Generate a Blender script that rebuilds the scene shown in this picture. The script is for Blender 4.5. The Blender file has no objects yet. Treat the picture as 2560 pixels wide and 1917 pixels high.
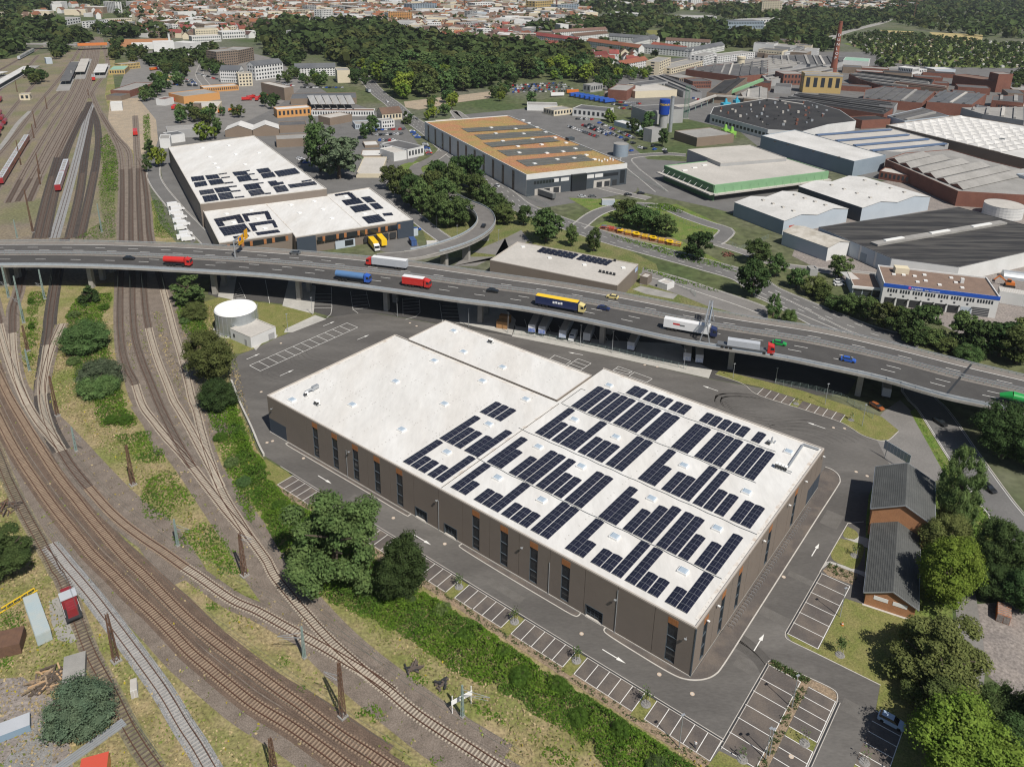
import bpy,math,random
import numpy as np
from mathutils import Vector,Matrix,noise as mnoise
R = math.radians
random.seed(7)
RNG = np.random.default_rng(11)
scene = bpy.context.scene
COL = scene.collection
# ---- camera
FPX,CAMZ = 1978.2,125.0
PITCH,ROLL,PCX,PCY = R(20.6677),R(1.0819),1280.25,635.85
_f = Vector((0,math.cos(PITCH),-math.sin(PITCH)))
_u0 = Vector((0,math.sin(PITCH),math.cos(PITCH)))
_x0 = Vector((1,0,0))
_X = math.cos(ROLL) * _x0 + math.sin(ROLL) * _u0
_U = -math.sin(ROLL) * _x0 + math.cos(ROLL) * _u0
cam_data = bpy.data.cameras.new('camera')
cam = bpy.data.objects.new('camera',cam_data)
COL.objects.link(cam)
cam.matrix_world = Matrix(((_X.x,_U.x,-_f.x,0),(_X.y,_U.y,-_f.y,0),(_X.z,_U.z,-_f.z,CAMZ),(0,0,0,1)))
cam_data.sensor_width = 36.0
cam_data.lens = FPX / 2560 * 36.0
cam_data.shift_x = (1280 - PCX) / 2560
cam_data.shift_y = (PCY - 958.5) / 2560
cam_data.clip_start = 1.0
cam_data.clip_end = 20000.0
scene.camera = cam
# ---- light
SUN_ELEV,SUN_AZ = R(53.0),R(-57.0)          # azimuth measured from +X, counter-clockwise
SUN_DIR = Vector((math.cos(SUN_ELEV) * math.cos(SUN_AZ),math.cos(SUN_ELEV) * math.sin(SUN_AZ),math.sin(SUN_ELEV)))
world = bpy.data.worlds.new('World')
scene.world = world
world.use_nodes = True
wn = world.node_tree
bg = wn.nodes['Background']
sky = wn.nodes.new('ShaderNodeTexSky')
sky.sky_type = 'NISHITA'
sky.sun_disc = False
sky.sun_elevation = SUN_ELEV
sky.sun_rotation = R(90) - SUN_AZ
sky.air_density = 1.0
sky.dust_density = 1.0
wn.links.new(sky.outputs[0],bg.inputs[0])
bg.inputs[1].default_value = 0.062
sl = bpy.data.lights.new('sun','SUN')
sl.energy = 4.9
sl.angle = R(0.53)
sl.color = (1.0,0.95,0.87)
sun = bpy.data.objects.new('sun',sl)
COL.objects.link(sun)
sun.rotation_euler = SUN_DIR.to_track_quat('Z','Y').to_euler()
sun.location = (0,0,300)
scene.view_settings.view_transform = 'Standard'
scene.view_settings.look = 'None'
scene.view_settings.gamma = 1.0
scene.view_settings.use_curve_mapping = False
scene.view_settings.exposure = 0.08
scene.render.engine = 'CYCLES'
scene.cycles.use_denoising = True
scene.cycles.use_adaptive_sampling = True
scene.cycles.adaptive_threshold = 0.01
scene.cycles.max_bounces = 6
scene.cycles.diffuse_bounces = 2
scene.cycles.glossy_bounces = 2
scene.cycles.transmission_bounces = 2
scene.cycles.transparent_max_bounces = 4
scene.cycles.filter_width = 1.2
# ---- survey: photo pixel -> point of the place on a level z
def G(px,py,z=0.0):
	d = _f * FPX + _X * (px - PCX) - _U * (py - PCY)
	t = (z - CAMZ) / d.z
	return Vector((d.x * t,d.y * t,z))
TS = 2208 / 640
TILES = {f'{r}{c}': (640 * c,(0,480,960,1437)[r],TS) for r in range(4) for c in range(4)}
TILES['D'] = (0,0,2211 / 2560)
TILES['S'] = (0,0,1.0)
TILES['E'] = (410,330,1271 / 640)
def W(tile,x,y,z=0.0):
	ox,oy,s = TILES[tile]
	return G(ox + x / s,oy + y / s,z)
def PL(tile,txt,z=0.0):
	out = []
	for q in txt.split():
		if ':' in q:
			tile,q = q.split(':')
		v = q.split(',')
		out.append(W(tile,float(v[0]),float(v[1]),float(v[2]) if len(v) > 2 else z))
	return out
# ---- materials
MATS = {}
def mat(name,col,rough=0.8,col2=None,scale=0.3,amt=0.5,fine=0.0,fscale=6.0,metal=0.0,spec=0.3,bump=0.0,bscale=4.0,
		col3=None,scale3=0.02,amt3=0.0,rand=0.0,island=0.0,translucent=0.0,stretch=None,lo=0.35,hi=0.65,detail=5.0):
	if name in MATS:
		return MATS[name]
	m = bpy.data.materials.new(name)
	MATS[name] = m
	m.use_nodes = True
	nt = m.node_tree
	N = nt.nodes
	Lk = nt.links.new
	b = N['Principled BSDF']
	b.inputs['Roughness'].default_value = rough
	b.inputs['Metallic'].default_value = metal
	b.inputs['Specular IOR Level'].default_value = spec
	geo = N.new('ShaderNodeNewGeometry')
	cur = None
	def rgb(c):
		n = N.new('ShaderNodeRGB')
		n.outputs[0].default_value = (c[0],c[1],c[2],1)
		return n.outputs[0]
	pos = geo.outputs['Position']
	if stretch:
		mp = N.new('ShaderNodeMapping')
		mp.inputs['Rotation'].default_value = (0,0,stretch[0])
		mp.inputs['Scale'].default_value = (stretch[1],stretch[2],stretch[3])
		mp.vector_type = 'POINT'
		Lk(pos,mp.inputs[0])
		pos = mp.outputs[0]
	def noise(sc,lo_,hi_,det=detail):
		n = N.new('ShaderNodeTexNoise')
		n.inputs['Scale'].default_value = sc
		n.inputs['Detail'].default_value = det
		n.inputs['Roughness'].default_value = 0.6
		Lk(pos,n.inputs['Vector'])
		r_ = N.new('ShaderNodeMapRange')
		r_.inputs['From Min'].default_value = lo_
		r_.inputs['From Max'].default_value = hi_
		Lk(n.outputs['Fac'],r_.inputs['Value'])
		return r_.outputs['Result']
	def mix(a,c,fac,kind='MIX'):
		x = N.new('ShaderNodeMix')
		x.data_type = 'RGBA'
		x.blend_type = kind
		Lk(a,x.inputs['A'])
		Lk(c,x.inputs['B'])
		if isinstance(fac,float):
			x.inputs['Factor'].default_value = fac
		else:
			Lk(fac,x.inputs['Factor'])
		return x.outputs['Result']
	def scaled(v,k):
		q = N.new('ShaderNodeMath')
		q.operation = 'MULTIPLY'
		Lk(v,q.inputs[0])
		q.inputs[1].default_value = k
		return q.outputs[0]
	cur = rgb(col)
	if col2 is not None:
		cur = mix(cur,rgb(col2),scaled(noise(scale,lo,hi),amt))
	if col3 is not None:
		cur = mix(cur,rgb(col3),scaled(noise(scale3,0.45,0.6),amt3))
	def value_jitter(src,k,cur):
		h = N.new('ShaderNodeHueSaturation')
		q = N.new('ShaderNodeMapRange')
		q.inputs['To Min'].default_value = 1 - k
		q.inputs['To Max'].default_value = 1 + k
		Lk(src,q.inputs['Value'])
		Lk(q.outputs['Result'],h.inputs['Value'])
		Lk(cur,h.inputs['Color'])
		return h.outputs['Color']
	if fine:
		cur = value_jitter(noise(fscale,0.3,0.7,2.0),fine,cur)
	if rand:
		oi = N.new('ShaderNodeObjectInfo')
		h = N.new('ShaderNodeHueSaturation')
		q = N.new('ShaderNodeMapRange')
		q.inputs['To Min'].default_value = 1 - rand
		q.inputs['To Max'].default_value = 1 + rand
		Lk(oi.outputs['Random'],q.inputs['Value'])
		Lk(q.outputs['Result'],h.inputs['Value'])
		q2 = N.new('ShaderNodeMath'); q2.operation = 'MULTIPLY'; q2.inputs[1].default_value = 7.13
		q3 = N.new('ShaderNodeMath'); q3.operation = 'FRACT'
		Lk(oi.outputs['Random'],q2.inputs[0]); Lk(q2.outputs[0],q3.inputs[0])
		q4 = N.new('ShaderNodeMapRange')
		q4.inputs['To Min'].default_value = 0.5 - rand * 0.07
		q4.inputs['To Max'].default_value = 0.5 + rand * 0.05
		Lk(q3.outputs[0],q4.inputs['Value'])
		Lk(q4.outputs['Result'],h.inputs['Hue'])
		Lk(cur,h.inputs['Color'])
		cur = h.outputs['Color']
	if island:
		cur = value_jitter(geo.outputs['Random Per Island'],island,cur)
	Lk(cur,b.inputs['Base Color'])
	if bump:
		n = N.new('ShaderNodeTexNoise')
		n.inputs['Scale'].default_value = bscale
		n.inputs['Detail'].default_value = 4
		Lk(geo.outputs['Position'],n.inputs['Vector'])
		bp = N.new('ShaderNodeBump')
		bp.inputs['Strength'].default_value = bump
		bp.inputs['Distance'].default_value = 0.2
		Lk(n.outputs['Fac'],bp.inputs['Height'])
		Lk(bp.outputs['Normal'],b.inputs['Normal'])
	if translucent:
		tr = N.new('ShaderNodeBsdfTranslucent')
		Lk(cur,tr.inputs['Color'])
		ms = N.new('ShaderNodeMixShader')
		ms.inputs[0].default_value = translucent
		Lk(b.outputs[0],ms.inputs[1])
		Lk(tr.outputs[0],ms.inputs[2])
		Lk(ms.outputs[0],N['Material Output'].inputs['Surface'])
	return m
# ---- objects
def props(o,label=None,cat=None,group=None,kind=None):
	if label: o['label'] = label
	if cat: o['category'] = cat
	if group: o['group'] = group
	if kind: o['kind'] = kind
	return o
def thing(name,label,cat,loc=(0,0,0),rot=0.0,group=None):
	o = bpy.data.objects.new(name,None)
	o.empty_display_size = 0.5
	COL.objects.link(o)
	o.location = loc
	o.rotation_euler = (0,0,rot)
	return props(o,label,cat,group)
def link(name,mesh,parent=None,loc=None,rot=None):
	o = bpy.data.objects.new(name,mesh)
	COL.objects.link(o)
	if parent is not None:
		o.parent = parent
	if loc is not None:
		o.location = loc
	if rot is not None:
		o.rotation_euler = rot if not isinstance(rot,float) else (0,0,rot)
	return o
def copy_tree(o,parent=None):
	c = o.copy()
	COL.objects.link(c)
	if parent is not None:
		c.parent = parent
	for ch in list(o.children):
		copy_tree(ch,c)
	return c
class MB:
	"""collects polygons and turns them into one mesh"""
	def __init__(self,origin=(0,0,0)):
		self.v,self.f,self.m,self.mats = [],[],[],[]
		self.o = Vector(origin)
	def mi(self,m):
		if m not in self.mats:
			self.mats.append(m)
		return self.mats.index(m)
	def poly(self,pts,m):
		i = len(self.v)
		for p in pts:
			self.v.append((p[0] - self.o.x,p[1] - self.o.y,p[2] - self.o.z))
		self.f.append(tuple(range(i,i + len(pts))))
		self.m.append(self.mi(m))
	def prism(self,pts,z0,z1,m,top=None,bottom=False):
		"""upright prism over a polygon given counter-clockwise or clockwise"""
		a = sum(pts[i][0] * pts[(i + 1) % len(pts)][1] - pts[(i + 1) % len(pts)][0] * pts[i][1] for i in range(len(pts)))
		if a < 0:
			pts = pts[::-1]
		n = len(pts)
		for i in range(n):
			p,q = pts[i],pts[(i + 1) % n]
			self.poly([(p[0],p[1],z0),(q[0],q[1],z0),(q[0],q[1],z1),(p[0],p[1],z1)],m)
		self.poly([(p[0],p[1],z1) for p in pts],top or m)
		if bottom:
			self.poly([(p[0],p[1],z0) for p in pts[::-1]],m)
	def box(self,c,sx,sy,sz,m,ang=0.0,top=None):
		"""box standing on c"""
		ca,sa = math.cos(ang),math.sin(ang)
		pts = [(c[0] + ca * x - sa * y,c[1] + sa * x + ca * y) for x,y in
			   ((-sx / 2,-sy / 2),(sx / 2,-sy / 2),(sx / 2,sy / 2),(-sx / 2,sy / 2))]
		self.prism(pts,c[2],c[2] + sz,m,top,True)
	def bar(self,a,b,w,h,m):
		"""square bar between two points"""
		a,b = Vector(a),Vector(b)
		d = (b - a)
		if d.length < 1e-6:
			return
		d.normalize()
		s = d.cross(Vector((0,0,1)))
		if s.length < 1e-3:
			s = Vector((1,0,0))
		s.normalize()
		t = s.cross(d).normalized()
		s = s * w / 2
		t = t * h / 2
		A = [a - s - t,a + s - t,a + s + t,a - s + t]
		B = [b - s - t,b + s - t,b + s + t,b - s + t]
		for i in range(4):
			j = (i + 1) % 4
			self.poly([A[i],A[j],B[j],B[i]],m)
		self.poly(A[::-1],m)
		self.poly(B,m)
	def tube(self,a,b,r0,r1,m,n=6,caps=True):
		a,b = Vector(a),Vector(b)
		d = (b - a).normalized()
		s = d.cross(Vector((0,0,1)))
		if s.length < 1e-3:
			s = Vector((1,0,0))
		s.normalize()
		t = d.cross(s).normalized()
		A = [a + (s * math.cos(k * 2 * math.pi / n) + t * math.sin(k * 2 * math.pi / n)) * r0 for k in range(n)]
		B = [b + (s * math.cos(k * 2 * math.pi / n) + t * math.sin(k * 2 * math.pi / n)) * r1 for k in range(n)]
		for i in range(n):
			j = (i + 1) % n
			self.poly([A[i],A[j],B[j],B[i]],m)
		if caps:
			self.poly(B,m)
			self.poly(A[::-1],m)
	def ribbon(self,pts,o0,o1,m,z=None):
		"""strip along a polyline between two sideways offsets (left positive)"""
		L = offset(pts,o0)
		Q = offset(pts,o1)
		for i in range(len(pts) - 1):
			q = [L[i],L[i + 1],Q[i + 1],Q[i]]
			if z is not None:
				q = [Vector((p.x,p.y,z)) for p in q]
			e1,e2 = q[1] - q[0],q[3] - q[0]
			if e1.x * e2.y - e1.y * e2.x < 0:
				q = q[::-1]
			self.poly(q,m)
	def solid(self,pts,o0,o1,z0,z1,m,top=None):
		"""raised solid strip along a polyline, z relative to the line"""
		L = offset(pts,o0)
		Q = offset(pts,o1)
		up = lambda p,z: Vector((p.x,p.y,p.z + z))
		for i in range(len(pts) - 1):
			self.poly([up(L[i],z1),up(L[i + 1],z1),up(Q[i + 1],z1),up(Q[i],z1)],top or m)
			self.poly([up(L[i],z0),up(L[i + 1],z0),up(L[i + 1],z1),up(L[i],z1)],m)
			self.poly([up(Q[i],z1),up(Q[i + 1],z1),up(Q[i + 1],z0),up(Q[i],z0)],m)
			self.poly([up(L[i],z0),up(Q[i],z0),up(Q[i + 1],z0),up(L[i + 1],z0)],m)
		for i,s in ((0,1),(len(pts) - 1,-1)):
			self.poly([up(L[i],z0),up(L[i],z1),up(Q[i],z1),up(Q[i],z0)][::s],m)
	def mesh(self,name,smooth=False):
		me = bpy.data.meshes.new(name)
		me.from_pydata(self.v,[],self.f)
		for m in self.mats:
			me.materials.append(m)
		if len(self.mats) > 1:
			me.polygons.foreach_set('material_index',self.m)
		if smooth:
			me.polygons.foreach_set('use_smooth',[True] * len(self.f))
		me.update()
		return me
	def build(self,name,parent=None,label=None,cat=None,group=None,kind=None,smooth=False):
		if not self.f:
			return None
		o = link(name,self.mesh(name,smooth),parent)
		if parent is None:
			o.location = self.o
		return props(o,label,cat,group,kind)
def offset(pts,d):
	out = []
	n = len(pts)
	for i,p in enumerate(pts):
		a = pts[max(i - 1,0)]
		b = pts[min(i + 1,n - 1)]
		t = Vector((b.x - a.x,b.y - a.y,0))
		t.normalize()
		out.append(Vector((p.x - t.y * d,p.y + t.x * d,p.z)))
	return out
def spline(pts,step=4.0):
	"""Catmull-Rom through the points, resampled evenly"""
	P = [pts[0] * 2 - pts[1]] + list(pts) + [pts[-1] * 2 - pts[-2]]
	raw = []
	for i in range(1,len(P) - 2):
		p0,p1,p2,p3 = P[i - 1:i + 3]
		n = max(2,int((p2 - p1).length / step * 2))
		for k in range(n):
			t = k / n
			raw.append(0.5 * (2 * p1 + (p2 - p0) * t + (2 * p0 - 5 * p1 + 4 * p2 - p3) * t * t + (3 * p1 - p0 - 3 * p2 + p3) * t ** 3))
	raw.append(P[-2])
	return resample(raw,step)
def resample(raw,step):
	acc = [0.0]
	for a,b in zip(raw,raw[1:]):
		acc.append(acc[-1] + (b - a).length)
	n = max(1,int(round(acc[-1] / step)))
	out,j = [],0
	for k in range(n + 1):
		s = acc[-1] * k / n
		while j < len(acc) - 2 and acc[j + 1] < s:
			j += 1
		t = (s - acc[j]) / max(acc[j + 1] - acc[j],1e-9)
		out.append(raw[j].lerp(raw[j + 1],t))
	return out
def tangent(pts,i):
	a,b = pts[max(i - 1,0)],pts[min(i + 1,len(pts) - 1)]
	return math.atan2(b.y - a.y,b.x - a.x)
def inside(p,poly):
	c = False
	n = len(poly)
	j = n - 1
	for i in range(n):
		a,b = poly[i],poly[j]
		if (a[1] > p[1]) != (b[1] > p[1]) and p[0] < (b[0] - a[0]) * (p[1] - a[1]) / (b[1] - a[1]) + a[0]:
			c = not c
		j = i
	return c
def inside_np(xy,poly):
	c = np.zeros(len(xy),bool)
	n = len(poly)
	j = n - 1
	for i in range(n):
		ax,ay,bx,by = poly[i][0],poly[i][1],poly[j][0],poly[j][1]
		if abs(by - ay) > 1e-9:
			m = ((ay > xy[:,1]) != (by > xy[:,1])) & (xy[:,0] < (bx - ax) * (xy[:,1] - ay) / (by - ay) + ax)
			c ^= m
		j = i
	return c
def scatter(poly,dens):
	p = np.array([(q[0],q[1]) for q in poly])
	lo,hi = p.min(0),p.max(0)
	n = int((hi - lo).prod() * dens)
	xy = lo + RNG.random((n,2)) * (hi - lo)
	return xy[inside_np(xy,poly)]
def spaced(poly,d,tries=30):
	"""points of a polygon at least d apart"""
	p = np.array([(q[0],q[1]) for q in poly])
	lo,hi = p.min(0),p.max(0)
	cells,out = {},[]
	n = int((hi - lo).prod() / d ** 2 * tries / 8)
	xy = lo + RNG.random((n,2)) * (hi - lo)
	xy = xy[inside_np(xy,poly)]
	for x,y in xy:
		c = (int(x // d),int(y // d))
		if all((x - a) ** 2 + (y - b) ** 2 >= d * d for i in (-1,0,1) for j in (-1,0,1) for a,b in cells.get((c[0] + i,c[1] + j),())):
			cells.setdefault(c,[]).append((x,y))
			out.append((x,y))
	return out
_layer = [0.0]
def sheet(name,pts,m,z,label=None):
	mb = MB()
	mb.poly([(p.x,p.y,z) for p in pts] if sum(pts[i].x * pts[(i + 1) % len(pts)].y - pts[(i + 1) % len(pts)].x * pts[i].y for i in range(len(pts))) > 0
			else [(p.x,p.y,z) for p in pts[::-1]],m)
	o = mb.build(name,kind='structure')
	import bmesh
	bm = bmesh.new()
	bm.from_mesh(o.data)
	bmesh.ops.triangulate(bm,faces=bm.faces[:])
	bm.to_mesh(o.data)
	bm.free()
	if label:
		o['label'] = label
	return o
# ---- shared materials
M_land = mat('land_mix',(0.06,0.085,0.03),0.95,(0.13,0.125,0.065),0.012,0.8,fine=0.35,fscale=0.25,col3=(0.12,0.12,0.115),scale3=0.006,amt3=0.5)
M_dry = mat('dry_grass',(0.3,0.235,0.135),0.95,(0.155,0.15,0.05),0.2,0.85,fine=0.4,fscale=1.6,col3=(0.11,0.155,0.025),scale3=0.045,amt3=0.6,bump=0.7,bscale=1.2,detail=8)
M_lawn = mat('lawn_grass',(0.135,0.15,0.04),0.95,(0.22,0.19,0.08),0.35,0.7,fine=0.3,fscale=3.0,bump=0.4,bscale=3.0,detail=8)
M_green = mat('green_grass',(0.085,0.15,0.022),0.95,(0.17,0.17,0.06),0.25,0.8,fine=0.4,fscale=2.0,bump=0.6,bscale=2.0)
M_ballast = mat('ballast',(0.2,0.166,0.138),0.95,(0.135,0.11,0.09),0.35,0.8,fine=0.35,fscale=5.0,bump=0.6,bscale=6.0)
M_ballast_rust = mat('ballast_rust',(0.145,0.104,0.078),0.95,(0.1,0.071,0.054),0.3,0.8,fine=0.35,fscale=5.0,bump=0.6,bscale=6.0)
M_ballast_new = mat('ballast_new',(0.27,0.27,0.27),0.95,(0.19,0.19,0.19),0.5,0.8,fine=0.35,fscale=5.0,bump=0.6,bscale=6.0)
M_ballast_dark = mat('ballast_dark',(0.05,0.043,0.04),0.95,(0.085,0.07,0.06),0.4,0.7,fine=0.35,fscale=5.0,bump=0.6,bscale=6.0)
M_yard = mat('yard_ground',(0.165,0.138,0.11),0.95,(0.22,0.182,0.115),0.06,0.8,fine=0.35,fscale=0.9,col3=(0.12,0.135,0.05),scale3=0.025,amt3=0.6)
M_asph = mat('asphalt_lot',(0.1,0.094,0.088),0.92,(0.15,0.141,0.131),0.07,0.9,fine=0.1,fscale=2.5,col3=(0.075,0.07,0.066),scale3=0.06,amt3=0.65,stretch=(R(52),0.35,1.0,1.0))
M_asph_pub = mat('asphalt_public',(0.2,0.19,0.18),0.92,(0.155,0.148,0.14),0.12,0.8,fine=0.1,fscale=2.0)
M_asph_road = mat('asphalt_road',(0.15,0.146,0.142),0.92,(0.115,0.112,0.109),0.1,0.8,fine=0.1,fscale=2.0)
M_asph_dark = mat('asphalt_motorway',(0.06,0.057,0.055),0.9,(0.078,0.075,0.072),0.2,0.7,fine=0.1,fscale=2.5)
M_asph_bay = mat('parking_bay_paving',(0.105,0.093,0.085),0.92,(0.085,0.073,0.068),0.3,0.8,fine=0.12,fscale=4.0,col3=(0.17,0.14,0.115),scale3=0.16,amt3=0.5)
M_conc = mat('concrete_light',(0.43,0.415,0.385),0.9,(0.33,0.32,0.295),0.25,0.8,fine=0.08,fscale=4.0)
M_conc_grey = mat('concrete_grey',(0.3,0.29,0.27),0.9,(0.22,0.213,0.2),0.25,0.8,fine=0.08,fscale=4.0)
M_kerb = mat('kerb_stone',(0.52,0.49,0.45),0.9,(0.4,0.375,0.34),0.8,0.8)
M_paint = mat('road_paint',(0.74,0.73,0.7),0.8,(0.6,0.59,0.56),1.2,0.7)
M_soil = mat('bare_soil',(0.27,0.2,0.135),0.97,(0.2,0.155,0.11),0.4,0.8,fine=0.35,fscale=2.5,bump=0.6,bscale=4.0)
M_sand = mat('sandy_ground',(0.36,0.29,0.21),0.97,(0.26,0.22,0.17),0.15,0.8,fine=0.25,fscale=1.2)
M_gravel = mat('grey_gravel',(0.24,0.235,0.23),0.97,(0.19,0.18,0.165),0.25,0.8,fine=0.3,fscale=4.0,bump=0.5,bscale=6.0)
M_rubble = mat('dirt_track',(0.25,0.22,0.2),0.97,(0.18,0.16,0.15),0.2,0.8,fine=0.3,fscale=1.5,bump=0.5,bscale=2.5)
M_white = mat('white_paint',(0.78,0.78,0.77),0.6,(0.68,0.68,0.66),0.4,0.5)
M_steel = mat('galvanised_steel',(0.46,0.48,0.5),0.45,(0.38,0.4,0.42),0.8,0.6,metal=0.5)
M_dark = mat('dark_metal',(0.035,0.037,0.04),0.5)
M_glass = mat('dark_glass',(0.018,0.022,0.027),0.12,spec=0.6)
# ---- hall frame: s along the long front, t towards the back
N0 = Vector((34.639,110.489,0))
AA = Vector((-0.79284,0.60943,0))
BB = Vector((0.60943,0.79284,0))
ANG_T = math.atan2(BB.y,BB.x)      # direction of t
ANG_S = math.atan2(AA.y,AA.x)
def H(s,t,z=0.0):
	return N0 + AA * s + BB * t + Vector((0,0,z))
def HP(txt,z=0.0):
	return [H(*map(float,q.split(',')),z) for q in txt.split()]
# ---- ground
b = MB()
b.poly([(-9000,-300,0),(9000,-300,0),(9000,14000,0),(-9000,14000,0)],M_land)
b.build('ground',kind='structure')
sheet('railway_ground',PL('S','-300,2100 -900,960 -700,500 -300,250 0,150 230,118 290,125 283,190 290,240 300,330 345,390 400,560 470,640 490,740 560,900 575,960 640,1120 720,1230 960,1400 1250,1590 1780,1930 1900,2050'),M_dry,0.02)
sheet('railway_yard',PL('S','-900,800 -700,500 -300,250 0,150 230,118 275,125 270,190 262,240 280,300 330,400 370,560 400,640 420,700 0,720 -500,740'),M_yard,0.03)
lot = PL('S','620,878 640,871 690,845 730,830 814,796 828,793 895,783 944,784 1092,810 1280,841 1500,886 1772,947 1920,974 1985,990 2105,1020 2178,1071 2230,1120 2260,1180 2205,1165 2172,1270 2195,1400 2205,1720 2290,1900 2330,2020 2000,2150 1850,1955 1773,1904 1578,1779 1406,1669 1251,1569 967,1384 766,1258 698,1209 735,1187 659,1138 646,1120 598,1010 577,959 576,925 580,901 600,886')
sheet('car_park',lot,M_asph,0.04)
# ---- main hall
M_clad = mat('taupe_cladding',(0.188,0.157,0.132),0.65,(0.168,0.14,0.118),0.25,0.6,fine=0.03,fscale=1.0)
M_cladb = mat('blue_grey_cladding',(0.045,0.058,0.078),0.55,(0.05,0.064,0.085),0.3,0.6)
M_orange = mat('orange_wood_panel',(0.36,0.155,0.06),0.7,(0.27,0.11,0.042),1.5,0.8,stretch=(0,3,3,0.15))
M_roof = mat('white_roof_membrane',(0.64,0.632,0.612),0.75,(0.54,0.527,0.502),0.16,0.75,fine=0.05,fscale=0.9,col3=(0.5,0.45,0.39),scale3=0.07,amt3=0.22,stretch=(R(-38),1.0,0.25,1.0),detail=7)
M_cap = mat('parapet_cap',(0.42,0.38,0.34),0.6)
M_frame = mat('window_frame_grey',(0.07,0.085,0.1),0.5)
M_cell = mat('solar_cell',(0.008,0.009,0.019),0.3,(0.014,0.015,0.03),0.6,0.7,spec=0.4,island=0.25)
M_cframe = mat('solar_frame',(0.24,0.25,0.28),0.45,metal=0.4)
M_dome = mat('skylight_dome',(0.36,0.43,0.5),0.15,spec=0.7)
HALL_H = 11.55
hall = thing('warehouse_hall','long taupe clad hall with white flat roof full of solar panels','warehouse',N0)
HB = lambda: MB(N0)
def wall_panels(p0,dirv,nrm,spans,holes,z0,z1,m,thick=0.14):
	"""facade panels side by side with open joints; holes = [(u0,u1,v0,v1)]"""
	for (u0,u1) in spans:
		u0 += 0.05; u1 -= 0.05
		b = HB()
		hs = [h for h in holes if h[0] < u1 and h[1] > u0]
		rects = [(u0,u1,z0,z1)]
		for h in hs:
			nr = []
			for (a,c,d,e) in rects:
				x0,x1,y0,y1 = max(a,h[0]),min(c,h[1]),max(d,h[2]),min(e,h[3])
				if x0 >= x1 or y0 >= y1:
					nr.append((a,c,d,e)); continue
				if x0 > a: nr.append((a,x0,d,e))
				if x1 < c: nr.append((x1,c,d,e))
				if y0 > d: nr.append((x0,x1,d,y0))
				if y1 < e: nr.append((x0,x1,y1,e))
			rects = nr
		for (a,c,d,e) in rects:
			A,Cc = p0 + dirv * a,p0 + dirv * c
			b.prism([A,Cc,Cc + nrm * thick,A + nrm * thick],d,e,m)
		o = b.build('cladding_panel',hall)
def wall_window(p0,dirv,nrm,u0,u1,z0,z1,orange=1.45):
	zo = z1 - orange
	b = HB()
	q = lambda u,z,d: p0 + dirv * u + nrm * d + Vector((0,0,z))
	b.poly([q(u0,z0,-0.12),q(u1,z0,-0.12),q(u1,zo,-0.12),q(u0,zo,-0.12)],M_glass)
	win = b.build('window',hall)
	b = HB()
	for uu in (u0,u1 - 0.08):
		b.prism([q(uu,0,-0.1),q(uu + 0.08,0,-0.1),q(uu + 0.08,0,0.1),q(uu,0,0.1)],z0,zo,M_frame)
	for zz in np.linspace(z0,zo - 0.09,4):
		b.prism([q(u0 + 0.08,0,-0.1),q(u1 - 0.08,0,-0.1),q(u1 - 0.08,0,0.08),q(u0 + 0.08,0,0.08)],zz,zz + 0.09,M_frame)
	b.build('frame',win)
	if orange:
		b = HB()
		n = 5
		w = (u1 - u0) / n
		for k in range(n):
			b.prism([q(u0 + k * w + 0.02,0,-0.1),q(u0 + (k + 1) * w - 0.02,0,-0.1),q(u0 + (k + 1) * w - 0.02,0,0.17),q(u0 + k * w + 0.02,0,0.17)],zo + 0.02,z1,M_orange)
		b.build('wood_panel',hall)
def roller_door(p0,dirv,nrm,u0,u1,h,cols=4,rows=4):
	q = lambda u,z,d: p0 + dirv * u + nrm * d + Vector((0,0,z))
	b = HB()
	b.poly([q(u0,0.1,-0.25),q(u1,0.1,-0.25),q(u1,h,-0.25),q(u0,h,-0.25)],M_glass)
	d = b.build('dock_door',hall)
	b = HB()
	for k in range(cols + 1):
		uu = u0 + (u1 - u0 - 0.09) * k / cols
		b.prism([q(uu,0,-0.24),q(uu + 0.09,0,-0.24),q(uu + 0.09,0,-0.16),q(uu,0,-0.16)],0.1,h,M_frame)
	for k in range(rows + 1):
		zz = 0.1 + (h - 0.2) * k / rows
		b.prism([q(u0,0,-0.245),q(u1,0,-0.245),q(u1,0,-0.17),q(u0,0,-0.17)],zz,zz + 0.09,M_frame)
	for uu in (u0 - 0.12,u1):
		b.prism([q(uu,0,-0.24),q(uu + 0.12,0,-0.24),q(uu + 0.12,0,0.2),q(uu,0,0.2)],0.1,h,M_frame)
	b.prism([q(u0 - 0.12,0,-0.24),q(u1 + 0.12,0,-0.24),q(u1 + 0.12,0,0.2),q(u0 - 0.12,0,0.2)],h,h + 0.16,M_frame)
	b.build('frame',d)
	b = HB()
	b.prism([q(u0,0,-0.2),q(u1,0,-0.2),q(u1,0,0.3),q(u0,0,0.3)],0.0,0.12,M_kerb)
	b.build('threshold',d)
b = HB()
e = 0.25
b.prism(HP(f'{e},{e} 126.7,{e} 126.7,47.9 64.15,47.9 64.15,71.8 {e},71.8'),0.0,HALL_H,M_frame,M_roof)
b.build('roof_deck',hall)
b = HB()
b.prism(HP('64.3,48.05 121,48.05 121,65.3 64.3,65.3'),0.0,HALL_H + 0.55,M_clad,M_roof)
b.build('rear_block',hall)
b = HB()
P = HP('0.05,0.05 126.95,0.05 126.95,48.1 121.1,48.1')
b.solid([H(0.0,-0.05),H(127.0,-0.05)],-0.3,0.05,HALL_H,HALL_H + 0.28,M_cap)
b.solid([H(127.0,0.25),H(127.0,48.1)],-0.3,0.0,HALL_H,HALL_H + 0.28,M_cap)
b.solid([H(126.7,48.1),H(64.3,48.1)],-0.05,0.22,HALL_H,HALL_H + 0.26,M_cap)
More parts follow.
